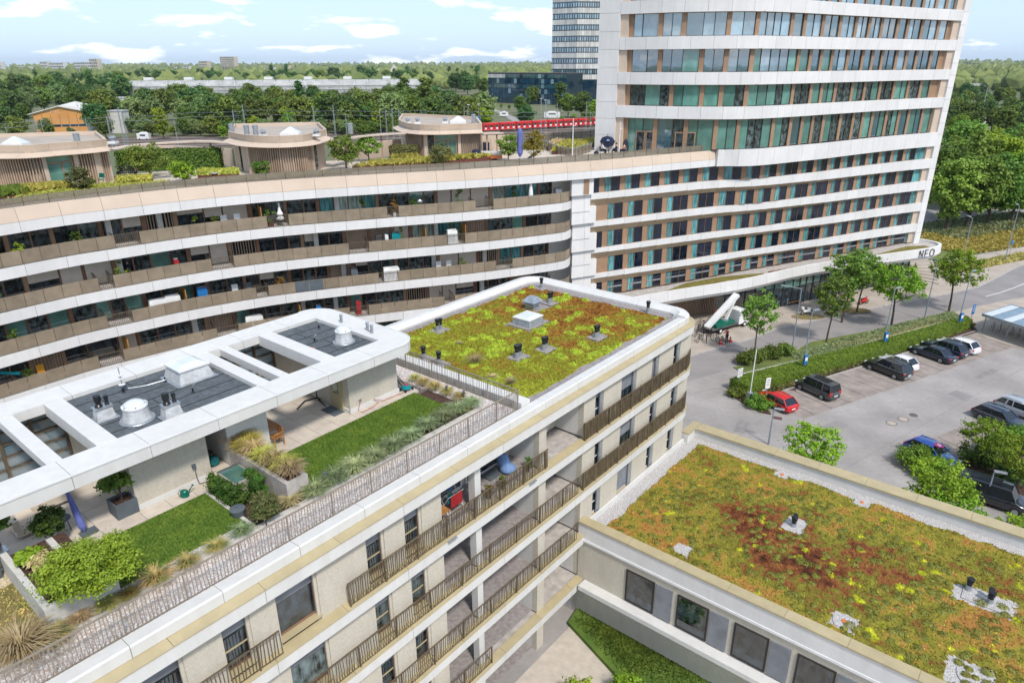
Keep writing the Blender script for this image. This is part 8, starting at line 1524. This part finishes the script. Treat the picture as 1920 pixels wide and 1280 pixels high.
# ------------------------------------------------------------------ railway, train, masts and wires
mb = MB(); P = [G(x, y, 0) for x, y in ((-80, 292), (300, 279), (620, 272), (1130, 262), (1130, 236), (900, 243), (500, 254), (-80, 266))]; mb.poly([(p.x, p.y) for p in P], -.04, .25); struct('railway_bed', mb, 'ballast')
for k in range(5):
    a, b = G(-60, 285-5*k, .25), G(1130, 258-5*k, .25)
    for o in (-.72, .72): dd = (b-a).normalized(); n = Vector((-dd.y, dd.x, 0)); struct('rail', MB().bar(a+n*o+Vector((0, 0, .1)), b+n*o+Vector((0, 0, .1)), .08, .16), 'corten')
ta, tb = G(903, 248, 0.5), G(1135, 234.5, 0.5); td = (tb-ta).normalized(); tn = Vector((-td.y, td.x, 0)); TL = (tb-ta).length
mat('train_red', (.62, .015, .02), .4); mat('train_pink', (.62, .10, .09), .5)
tr = thing('train', 'red commuter train with white doors passing behind the roof garden', 'train', ta); nc = 8; cl_ = TL/nc
for i in range(nc):
    c = ta+td*(cl_*(i+.5)); bd = part('carriage', MB().box(c+Vector((0, 0, 2.35)), (cl_-.5, 2.9, 3.3), ax=(td, tn)), 'train_red', tr); part('roof', MB().box(c+Vector((0, 0, 4.1)), (cl_-.6, 2.5, .35), ax=(td, tn)), 'train_pink', tr); part('skirt', MB().box(c-tn*.05+Vector((0, 0, .95)), (cl_-.5, 2.95, .28), ax=(td, tn)), 'train_pink', tr); part('bogies', MB().box(c+Vector((0, 0, .45)), (cl_-3, 2.4, .5), ax=(td, tn)), 'line_dark', tr)
    for j in range(3):
        q = c+td*(-cl_/2+cl_*(j+.5)/3); part('door', MB().box(q-tn*1.47+Vector((0, 0, 2.3)), (1.15, .06, 2.1), ax=(td, tn)), 'white_plastic', bd); part('door_window', MB().box(q-tn*1.51+Vector((0, 0, 2.75)), (1.2, .04, 1.2), ax=(td, tn)), 'glass_dark', bd)
        part('window', MB().box(q+td*cl_/6-tn*1.47+Vector((0, 0, 2.8)), (cl_/3-1.9, .05, .9), ax=(td, tn)), 'corten', bd)
def mast(x, y, ty, lat, lb):
    c = G(x, y, 0); h = min(17, max(6, zat(x, ty, c))); t = thing('catenary_mast', lb, 'mast', c, 'masts along the railway')
    if lat:
        w0, w1 = .55, .22; mb = MB()
        for a, b in ((-1, -1), (1, -1), (1, 1), (-1, 1)): mb.bar(c+Vector((a*w0/2, b*w0/2, 0)), (c.x+a*w1/2, c.y+b*w1/2, h), .08)
        part('legs', mb, 'galvanised', t); mb = MB()
        for k in range(9): z0, z1 = h*k/9, h*(k+1)/9; s0_, s1_ = w0+(w1-w0)*k/9, w0+(w1-w0)*(k+1)/9; sg = 1 if k % 2 else -1; mb.bar((c.x-sg*s0_/2, c.y-s0_/2, z0), (c.x+sg*s1_/2, c.y-s1_/2, z1), .05)
        part('lattice', mb, 'galvanised', t)
    else: part('pole', MB().tube([c, (c.x, c.y, h)], [.15, .09], 7), 'galvanised', t)
    part('arm', MB().bar((c.x, c.y, h*.86), (c.x+2.4, c.y-.8, h*.9), .08).bar((c.x, c.y, h*.72), (c.x+2.3, c.y-.8, h*.88), .05), 'pole_grey', t); return c, h
for i, (x, y, ty, l_) in enumerate(((22, 283, 232, 0), (72, 272, 228, 0), (80, 280, 225, 1), (90, 282, 222, 0), (150, 270, 235, 0), (172, 278, 220, 0), (213, 282, 218, 1), (219, 280, 220, 0), (236, 280, 206, 1), (242, 279, 210, 1), (335, 275, 225, 0), (446, 275, 206, 1), (465, 274, 196, 1), (546, 272, 213, 0), (594, 272, 199, 1), (631, 270, 198, 1), (652, 268, 212, 0), (716, 270, 204, 0), (727, 270, 206, 1), (739, 270, 202, 1), (751, 268, 206, 1), (773, 266, 216, 1), (792, 262, 205, 0), (872, 262, 192, 0), (878, 262, 205, 0), (1014, 256, 182, 1), (1023, 258, 186, 1), (1044, 256, 194, 1), (1098, 252, 190, 1), (1106, 250, 208, 0))):
    mast(x, y, ty, l_, '%s railway mast, %s' % ('lattice' if l_ else 'slim tubular', ('behind the left pavilion' if x < 240 else 'between left and middle pavilions' if x < 440 else 'above the middle pavilion' if x < 660 else 'above the right pavilion' if x < 900 else 'in front of the red train')))
for (y0, y1, z, lb) in ((232, 206, 13.5, 'upper overhead wire above the railway'), (240, 214, 12, 'lower overhead wire above the railway')):
    pts = []
    for i in range(61): x = -60+i*20; sag = .6*abs(math.sin(i*math.pi/7)); p = G(x, y0-(26)*min(1, i/26) if i < 26 else y1+(i-26)*.1, z); pts.append((p.x, p.y, z-sag))
    solo('overhead_wire', MB().tube(pts, .045, 4), 'galvanised', lb, 'wire', loc=pts[0])
# ------------------------------------------------------------------ background buildings
def bld(name, label, x0, y0, x1, y1, depth, htop, m, cat='building', rows=0, cols=0, wm_='glass_dark', roofm=None, z0=0.0, base_m=None):
    a, b = G(x0, y0, z0), G(x1, y1, z0); d = (b-a).normalized(); n = Vector((-d.y, d.x, 0)); L_ = (b-a).length; t = thing(name, label, cat, a)
    part('wall', MB().poly([(p.x, p.y) for p in (a, b, b+n*depth, a+n*depth)], z0, htop), m, t); part('roof', MB().poly([(p.x, p.y) for p in (a-d*.3-n*.3, b+d*.3-n*.3, b+d*.3+n*(depth+.3), a-d*.3+n*(depth+.3))], htop, htop+.5), roofm or 'felt_white', t)
    for r in range(rows):
        zz = z0+(htop-z0)*(r+.3)/rows; hh = (htop-z0)/rows*.5
        for c_ in range(cols): q = a+d*(L_*(c_+.5)/cols)-n*.06; part('window', MB().box((q.x, q.y, zz+hh/2), (L_/cols*.72, .1, hh), ax=(d, n)), wm_, t)
    return t, a, b, d, n, L_
mat('hall_cladding', (.42, .42, .41), .7, var=.15, scale=.15); mat('orange_wall', (.62, .30, .09), .8, var=.08, scale=.1); mat('far_white', (.62, .60, .55), .8, var=.1, scale=.05); mat('far_cream', (.55, .48, .38), .8, var=.1, scale=.05); mat('light_panel', (.62, .61, .58), .6, var=.12, scale=.08, rnd=.2)
t, a, b, d, n, L_ = bld('warehouse_hall', 'very long pale grey warehouse with ribbed curved roof beyond the trees', 242, 196, 790, 192, 55, 14.5, 'hall_cladding')
for i in range(22):      # roof bays
    q0, q1 = a+d*(L_*i/22+.25), a+d*(L_*(i+1)/22-.25); P = Path([tuple(q0.xy), tuple(q1.xy)]); part('roof_bay', P.sweep(MB(), 0, P.len, [(0.3, 11.5), (-.6, 15.2), (-3.5, 18.4), (-9, 19.6), (-9, 14.4), (0.3, 11.4)], 99), 'hall_cladding', t)
    part('rib', MB().bar(q1+d*.2-n*.4+Vector((0, 0, 11.5)), q1+d*.2+n*3.2+Vector((0, 0, 18.7)), .3, .5), 'white_plastic', t)
    if i % 3 == 1: part('roof_hut', MB().box(q0+n*12+d*4+Vector((0, 0, 21)), (7, 5, 2.2), ax=(d, n)), 'white_plastic', t)
for i in range(40): q = a+d*(L_*(i+.5)/40)-n*.1; part('window', MB().box((q.x, q.y, 7.5), (L_/40*.7, .2, 2.2), ax=(d, n)), 'glass_dark', t)
a, b = G(70, 250, 0), G(166, 247, 0); d = (b-a).normalized(); n = Vector((-d.y, d.x, 0)); L_ = (b-a).length; t = thing('orange_hall', 'orange sports hall with pale gabled roof behind the left pavilion', 'hall', a)
m_ = a+d*L_*.52; part('gable_wall', MB().prism([a, b, (b.x, b.y, 9.9), (m_.x, m_.y, 12.4), (a.x, a.y, 9.2)], [p+n*.4 for p in (a, b, Vector((b.x, b.y, 9.9)), Vector((m_.x, m_.y, 12.4)), Vector((a.x, a.y, 9.2)))]), 'orange_wall', t)
for (p, q, z0_, z1_) in ((a-d*2, m_, 9.0, 12.7), (m_, b+d*2, 12.7, 9.7)): part('roof', MB().prism([(p.x-n.x, p.y-n.y, z0_), (q.x-n.x, q.y-n.y, z1_), (q.x+n.x*42, q.y+n.y*42, z1_+.3), (p.x+n.x*42, p.y+n.y*42, z0_+.3)], [(p.x-n.x, p.y-n.y, z0_+.4), (q.x-n.x, q.y-n.y, z1_+.4), (q.x+n.x*42, q.y+n.y*42, z1_+.7), (p.x+n.x*42, p.y+n.y*42, z0_+.7)]), 'far_white', t)
part('rear_body', MB().poly([(p.x, p.y) for p in (a+n*.5, b+n*.5, b+n*40, a+n*40)], 0, 9.0), 'far_white', t)
for i in range(6): q = a+d*(L_*(i+.5)/6)-n*.05; part('window', MB().box((q.x, q.y, 3.4), (L_/6*.9, .1, 1.1), ax=(d, n)), 'glass_black_blue', t); part('wall_panel_joint', MB().box((q.x+d.x*L_/12, q.y+d.y*L_/12, 6.5), (.12, .1, 5), ax=(d, n)), 'corten', t)
for i, seg in enumerate(((0, 0, 0, 1), (0, 1, .5, 1), (.5, 1, .5, .5), (0, .5, .5, .5), (.9, 0, .9, 1), (1.4, 0, 1.4, 1), (1.4, 1, 2, 1))): q = a+d*(L_*.36)-n*.08; part('graffiti_stroke', MB().bar(q+d*seg[0]*2.4+Vector((0, 0, 9.6+seg[1]*1.3)), q+d*seg[2]*2.4+Vector((0, 0, 9.6+seg[3]*1.3)), .25, .05), 'white_plastic', t)
bld('white_block', 'plain white gable wall between the trees left of centre', 209, 250, 236, 250, 6, 10.5, 'far_white'); bld('low_annex', 'low white flat roofed annex behind the orange hall', 170, 205, 240, 205, 20, 8, 'far_white', rows=1, cols=8)
# patterned high-rise and its dark glazed side wing
t, a, b, d, n, L_ = bld('glass_office_block', 'low dark blue glazed office block beside the patterned high rise', 916, 192, 1062, 198, 22, 24.5, 'glass_black_blue', 'office building', roofm='line_dark')
for r in range(6):
    for c_ in range(26):
        q = a+d*(L_*(c_+.5)/26)-n*.1; m_ = ('light_panel' if r == 5 and c_ < 6 else 'glass_blue' if r in (5, 3) and random.random() < .8 else 'glass_black_blue' if random.random() < .85 else 'glass_pale'); part('facade_panel', MB().box((q.x, q.y, 2.2+r*4.0), (L_/26*.9, .15, 3.0 if r in (5, 3) else 3.7), ax=(d, n)), m_, t)
t = thing('patterned_high_rise', 'dark high rise with alternating rows of pale panels and windows', 'tower', G(1060, 195, 0)); a, k_, b = G(1033, 193, 0), G(1078, 194.2, 0), G(1150, 193, 0)
for (p, q, nc_) in ((a, k_, 10), (k_, b, 17)):
    d = (q-p).normalized(); n = Vector((-d.y, d.x, 0)); L_ = (q-p).length; part('core', MB().poly([(v.x, v.y) for v in (p+n*.3, q+n*.3, q+n*20, p+n*20)], 0, 104), 'glass_black_blue', t)
    for r in range(11):
        z = 19+r*8.6; part('pale_row_rail', MB().box(((p+q)/2-n*.12+Vector((0, 0, z+4.35))), (L_, .25, .25), ax=(d, n)), 'line_dark', t)
        for c_ in range(nc_): qq = p+d*(L_*(c_+.5)/nc_)-n*.05; part('pale_panel', MB().box((qq.x, qq.y, z+2.2), (L_/nc_*.93, .2, 3.9), ax=(d, n)), 'light_panel', t); (part('window', MB().box((qq.x, qq.y, z+6.4), (L_/nc_*.62, .2, 3.0), ax=(d, n)), 'glass_pale' if random.random() < .5 else 'glass_blue', t) if r < 10 else None)
# far city skyline
for (x0, x1, yb, yt, m_, lb, rw, cl) in ((416, 442, 140, 107, 'far_cream', 'tall cream slab tower on the left skyline', 9, 8), (376, 391, 134, 115, 'far_cream', 'smaller cream tower block on the skyline', 5, 5), (328, 356, 140, 124, 'far_white', 'white apartment house with red roof on the skyline', 4, 6), (414, 444, 142, 127, 'far_white', 'white terrace house row in front of the slab tower', 4, 7), (493, 512, 136, 126, 'far_white', 'white house among far trees', 3, 5), (528, 540, 134, 123, 'far_cream', 'cream house among far trees', 3, 3), (79, 92, 128, 116, 'far_white', 'pale hazy block at the far left', 4, 4), (96, 122, 128, 118, 'far_white', 'hazy gridded white block', 4, 8), (142, 175, 128, 117, 'far_white', 'broad hazy white hospital block', 4, 8), (172, 186, 128, 111, 'far_cream', 'hazy tower beside the hospital block', 5, 4), (0, 5, 130, 117, 'far_white', 'hazy block cut by the left edge', 4, 2), (35, 56, 130, 125, 'far_white', 'low hazy row at the left', 2, 6)):
    a = G(x0, 138, 0); hh = zat(x0, yt, a); bld('city_block', lb, x0, 138, x1, 138, 25, hh, m_, 'city block', rw, cl, 'glass_room', roofm='far_cream' if 'red' not in lb else 'corten')
a = G(739, 152, 0); hh = zat(743, 132, a); t = thing('church_gable', 'white church gable with a tall arched window rising from the trees', 'church', a); w_ = 7; part('gable', MB().prism([a+Vector((-w_, 0, 0)), a+Vector((w_, 0, 0)), a+Vector((w_, 0, hh)), a+Vector((0, 0, hh+11)), a+Vector((-w_, 0, hh))], [p+Vector((0, 14, 0)) for p in (a+Vector((-w_, 0, 0)), a+Vector((w_, 0, 0)), a+Vector((w_, 0, hh)), a+Vector((0, 0, hh+11)), a+Vector((-w_, 0, hh)))]), 'far_white', t); part('arched_window', MB().prism([a+Vector((x, -.1, z)) for x, z in ((-2, hh-8), (2, hh-8), (2, hh+1), (0, hh+4), (-2, hh+1))], [a+Vector((x, -.3, z)) for x, z in ((-2, hh-8), (2, hh-8), (2, hh+1), (0, hh+4), (-2, hh+1))]), 'corten', t)
# right side: halls, coaches, masts beyond the big trees
bld('white_hall', 'long white flat hall in the distance at the right', 1795, 162, 2050, 168, 90, 9.5, 'far_white', rows=1, cols=14); bld('white_hall', 'white hall end with a dark window band in the distance', 1808, 172, 1850, 172, 40, 8, 'far_white', rows=1, cols=1, wm_='glass_black_blue')
for i in range(14): x = 1796+i*13; bld('far_house', 'far house with reddish roof, %s of the row beyond the white hall' % (mp_+['eleventh', 'twelfth', 'thirteenth', 'fourteenth'])[i], x, 150-(i % 3), x+9, 150-(i % 3), 20, 10+(i % 4)*2, 'far_white' if i % 2 else 'far_cream', 'house', 1, 3, roofm='corten')
for i, (x0, x1, y, lb) in enumerate(((1826, 1872, 236, 'white coach with black lettering, nearest of the parked coaches'), (1874, 1918, 235, 'white coach with purple rear, right of the first'), (1815, 1860, 228, 'white coach roof behind the first coach'), (1868, 1925, 227, 'white coach roof at the right edge'))):
    a, b = G(x0, y, 0), G(x1, y-2, 0); d = (b-a).normalized(); n = Vector((-d.y, d.x, 0)); L_ = (b-a).length; t = thing('parked_coach', lb, 'coach', a, 'coaches parked behind the trees'); c = (a+b)/2; part('body', MB().box(c+Vector((0, 0, 2.2)), (L_, 2.5, 3.4), ax=(d, n)), 'white_plastic', t); part('windows', MB().box(c-n*1.26+Vector((0, 0, 2.9)), (L_*.92, .05, 1.0), ax=(d, n)), 'glass_dark', t); part('roof_unit', MB().box(c+Vector((0, 0, 4.0)), (L_*.4, 1.6, .3), ax=(d, n)), 'zinc', t)
    for o in (-.32, .3): part('wheel', MB().tube([c+d*L_*o-n*1.3+Vector((0, 0, .5)), c+d*L_*o-n*1.1+Vector((0, 0, .5))], .5, 10), 'dark_rubber', t)
for i, (x, y, ty) in enumerate(((1840, 215, 138), (1868, 170, 152), (1884, 170, 143), (1892, 170, 145), (1908, 170, 143), (1895, 222, 190))): mast(x, y, ty, i == 0, ('tall lattice mast rising behind the big trees' if i == 0 else 'slim far mast in front of the white hall'))
# the street end, small vehicles and a caravan behind the roofs
sheet('far_street', [(905, 238), (960, 236), (962, 228), (935, 212), (905, 205), (930, 205), (985, 228), (1000, 238), (1000, 243), (905, 246)], .05, 'asphalt')
for i, (x, y, m_, lb) in enumerate(((913, 224, 'paint_black', 'black car on the far street corner'), (920, 212, 'sign_blue', 'blue car on the far street'), (945, 219, 'white_plastic', 'white delivery van on the far street'), (1035, 222, 'white_plastic', 'white lorry box behind the train'), (271, 262, 'white_plastic', 'white camper van parked beside the railway'))):
    c = G(x, y, 0); big_ = i >= 2; s_ = (5.5, 2.2, 2.5) if big_ else (4.3, 1.8, .9)
    if i == 3: s_ = (10, 2.6, 3.4)
    t = thing('far_vehicle', lb, 'vehicle', c); part('body', MB().box(c+Vector((0, 0, s_[2]/2+.35)), s_), m_, t); part('windows', MB().prism([c+Vector((a_*s_[0]*.3, b_*s_[1]*.46, s_[2]+.35)) for a_, b_ in ((-1, -1), (1, -1), (1, 1), (-1, 1))], [c+Vector((a_*s_[0]*.2, b_*s_[1]*.4, s_[2]+.9)) for a_, b_ in ((-1, -1), (1, -1), (1, 1), (-1, 1))]), 'car_glass' if not big_ else 'white_plastic', t)
    if big_: part('side_window', MB().box(c+Vector((0, -s_[1]/2-.02, s_[2]*.7+.3)), (s_[0]*.45, .05, .7)), 'glass_dark', t)
    for o in (-.3, .3): part('wheel', MB().tube([c+Vector((s_[0]*o, -s_[1]/2-.02, .35)), c+Vector((s_[0]*o, -s_[1]/2+.2, .35))], .35, 10), 'dark_rubber', t)
for i, (x, y, ty) in enumerate(((880, 255, 196), (898, 252, 196), (1014, 235, 160), (1022, 240, 183), (866, 250, 206))):
    c = G(x, y, 0); h = min(14, zat(x, ty, c)); t = thing('street_lamp', 'distant lamp post %s' % ('above the right pavilion, left of two', 'with a blue banner near the far street', 'in front of the dark blue block', 'rising behind the train', 'behind the zinc fans of the right pavilion')[i], 'street lamp', c); part('pole', MB().tube([c, (c.x, c.y, h)], .09, 6), 'pole_grey', t); part('lamp_head', MB().box((c.x, c.y, h+.1), (1.3, .5, .25)), 'white_plastic', t)
    if i == 1: part('banner', MB().box((c.x+.5, c.y, h*.45), (.8, .06, h*.35)), 'sign_blue', t)
# ------------------------------------------------------------------ trees beyond the buildings
rt = random.Random(21); KN = {'broad': 'broad green tree', 'dark': 'dark green tree', 'willow': 'grey green willow', 'lime': 'light green tree', 'poplar': 'slim poplar', 'conifer': 'dark conifer'}
def zone(x): return 'left of the orange hall' if x < 90 else 'near the orange hall' if x < 250 else 'right of the white gable block' if x < 335 else 'above the tall evergreen hedge' if x < 440 else 'above the middle pavilion' if x < 620 else 'above the twin round roof trees' if x < 740 else 'between the warehouse and the blue office block' if x < 915 else 'beside the dark blue office block'
def bt(x, y, kind, s, sx=1.0, leaf=None):
    c = G(x, y, 0); tree(kind, c, s, '%s %s, %s' % (KN[kind], zone(x), 'front row by the tracks' if y > 240 else 'second row' if y > 228 else 'third row' if y > 214 else 'rear row before the warehouse' if y > 200 else 'beyond the warehouse roof line'), 'trees along the railway, '+zone(x), {'willow': 'willow_tree', 'poplar': 'poplar_tree', 'conifer': 'conifer_tree'}.get(kind, 'broadleaf_tree'), rt.randrange(3), sx, leaf=leaf)
# named individuals
for a in ((258, 240, 'willow', 1.15), (292, 238, 'willow', 1.1), (345, 236, 'willow', 1.0), (378, 240, 'willow', .9), (185, 252, 'dark', 1.05), (200, 262, 'broad', .75), (92, 262, 'broad', .65), (138, 268, 'dark', .45), (38, 275, 'broad', .85), (15, 262, 'dark', 1.05), (0, 240, 'broad', 1.2), (30, 232, 'dark', 1.3), (60, 215, 'willow', 1.3), (85, 212, 'broad', 1.25), (115, 208, 'willow', 1.35), (145, 210, 'broad', 1.3), (170, 205, 'dark', 1.2),
          (425, 240, 'broad', 1.05), (455, 225, 'dark', 1.15), (478, 222, 'poplar', 1.1), (500, 230, 'broad', 1.05), (530, 235, 'broad', .95), (568, 232, 'conifer', 1.35), (595, 238, 'lime', 1.2), (478, 250, 'lime', .8), (540, 246, 'broad', .5), (575, 248, 'lime', .5), (308, 262, 'lime', .85), (345, 255, 'broad', .6), (400, 258, 'broad', .7), (420, 262, 'lime', .6), (640, 240, 'broad', .9), (665, 244, 'lime', 1.0), (690, 240, 'dark', .9), (720, 242, 'broad', .95), (760, 212, 'poplar', 1.25, 1.5), (800, 228, 'poplar', 1.3, 1.6), (822, 232, 'broad', 1.15), (850, 235, 'dark', 1.2), (870, 240, 'broad', 1.15), (895, 245, 'lime', 1.2),
          (905, 228, 'broad', .9), (835, 248, 'lime', .7), (780, 245, 'lime', .8), (740, 250, 'broad', .7), (990, 205, 'conifer', .9), (975, 212, 'broad', .8), (1000, 196, 'broad', 1.0), (985, 238, 'dark', .75, 1.4), (1050, 212, 'poplar', 1.1, 1.6), (1065, 220, 'broad', 1.0), (1090, 222, 'broad', 1.1), (1112, 225, 'lime', 1.1), (1075, 235, 'lime', .6), (1100, 238, 'broad', .6), (1052, 238, 'lime', .5), (940, 204, 'lime', .35), (955, 206, 'lime', .35)): bt(*a)
for i in range(60): x = rt.uniform(245, 900); bt(x, rt.uniform(248, 257), rt.choice(['broad', 'lime', 'willow']), rt.uniform(.35, .55), 1.4)
for i in range(180):   # filling rows
    x = rt.uniform(-20, 915); y = rt.choice([245, 236, 226, 216, 206])+rt.uniform(-5, 5)
    if 60 < x < 178 and y > 204: continue
    if 200 < x < 240 and y > 225: continue
    if 315 < x < 350: y = 210
    bt(x, y, rt.choice(['broad', 'broad', 'dark', 'lime', 'willow', 'broad']), rt.uniform(.85, 1.35) if x > 240 or y < 230 else .8)
for i in range(120):
    x = rt.uniform(-30, 930); y = rt.uniform(150, 180) if x > 250 else rt.uniform(158, 200); y = y if x < 240 or x > 800 else rt.uniform(157, 165)
    k = rt.choice(['dark', 'dark', 'broad', 'dark', 'conifer']); bt(x, y, k, rt.uniform(1.2, 1.75) if k != 'conifer' else rt.uniform(1.2, 1.7))
for (x, y, k, s) in ((512, 158, 'conifer', 1.9), (540, 157, 'conifer', 2.0), (627, 158, 'dark', 2.0), (680, 156, 'dark', 2.1), (885, 150, 'conifer', 1.7), (898, 150, 'conifer', 1.8), (858, 156, 'conifer', 1.5)): bt(x, y, k, s)
# the wood on the right
for i, (x, y, s, v) in enumerate(((1772, 436, 1.05, 0), (1810, 430, 1.1, 1), (1850, 425, 1.05, 2), (1895, 420, 1.1, 0), (1940, 415, 1.1, 1), (1762, 410, 1.15, 1), (1800, 395, 1.25, 2), (1845, 390, 1.2, 0), (1885, 385, 1.15, 1), (1925, 380, 1.2, 2), (1790, 355, 1.25, 0), (1830, 350, 1.1, 1), (1870, 345, 1.05, 2), (1915, 345, 1.15, 1), (1800, 315, 1.1, 1), (1850, 300, .8, 2), (1910, 300, .9, 0), (1960, 360, 1.2, 2), (1965, 330, 1.1, 0), (1790, 290, 1.0, 0))):
    tree('wood', G(x, y, 0), s, 'leafy tree beside the tower, %s' % ('%s of the %s' % (('first', 'second', 'third', 'fourth', 'fifth')[i % 5], 'front edge above the meadow' if y > 412 else 'second row' if y > 370 else 'third row' if y > 320 else 'rear row')), 'trees of the wood right of the tower', 'woodland_tree', v, 1.0, leaf=('leaf_street', 'leaf_mid', 'leaf_street', 'leaf_lime')[i % 4])
for i in range(70): x = rt.uniform(1700, 1960); y = rt.uniform(178, 262); tree('broad' if i % 3 else 'dark', G(x, y, 0), rt.uniform(.6, 1.0), '%s tree %s the parked coaches at the right' % ('broad' if i % 3 else 'dark', 'beyond' if y < 222 else 'in front of'), 'trees around the coaches', 'broadleaf_tree', i % 3)
# far wood to the horizon: low crowns merged to one object
rs = np.random.RandomState(5); V = []; F = []; ico = bmesh.new(); bmesh.ops.create_icosphere(ico, subdivisions=1, radius=1.0); iv = np.array([v.co for v in ico.verts]); jf = [tuple(v.index for v in f.verts) for f in ico.faces]; ico.free()
for i in range(10500):
    D = 1000*math.exp(rs.rand()*2.2); az = rs.uniform(-.72, .72)+(math.pi if i > 9000 else 0); D = D if i <= 9000 else 300+rs.rand()*500; x, y = D*math.sin(az), D*math.cos(az); r = rs.uniform(5, 9)*(1+D/6000); h = rs.uniform(.8, 1.4); b0 = len(V)*len(iv); pts = iv*np.array([r, r, r*h])*(1+rs.normal(size=(len(iv), 1))*.16)+np.array([x, y, r*h*.75+ (D-3500)*.004*(D > 3500)]); V.append(pts); F += [tuple(k+b0 for k in f) for f in jf]
me = bpy.data.meshes.new('far_wood'); me.from_pydata(np.concatenate(V).tolist(), [], F); mat('far_foliage', (.24, .27, .08), 1.0, scale=.012, col2=(.07, .11, .035), detail=8); solo('far_wood', me, 'far_foliage', 'endless treetops reaching the horizon', kind='stuff')

# ------------------------------------------------------------------ air
m, n, b, o = node_mat('air'); n.nodes.remove(b); v_ = n.nodes.new('ShaderNodeVolumePrincipled'); v_.inputs['Color'].default_value = (.86, .92, 1, 1); v_.inputs['Density'].default_value = 0.000045; v_.inputs['Anisotropy'].default_value = 0.3; n.links.new(v_.outputs[0], o.inputs['Volume'])
mb = MB(); mb.box((0, 4900, 60), (18400, 11000, 124)); solo('haze', mb, m, 'thin summer haze in the air', kind='stuff')
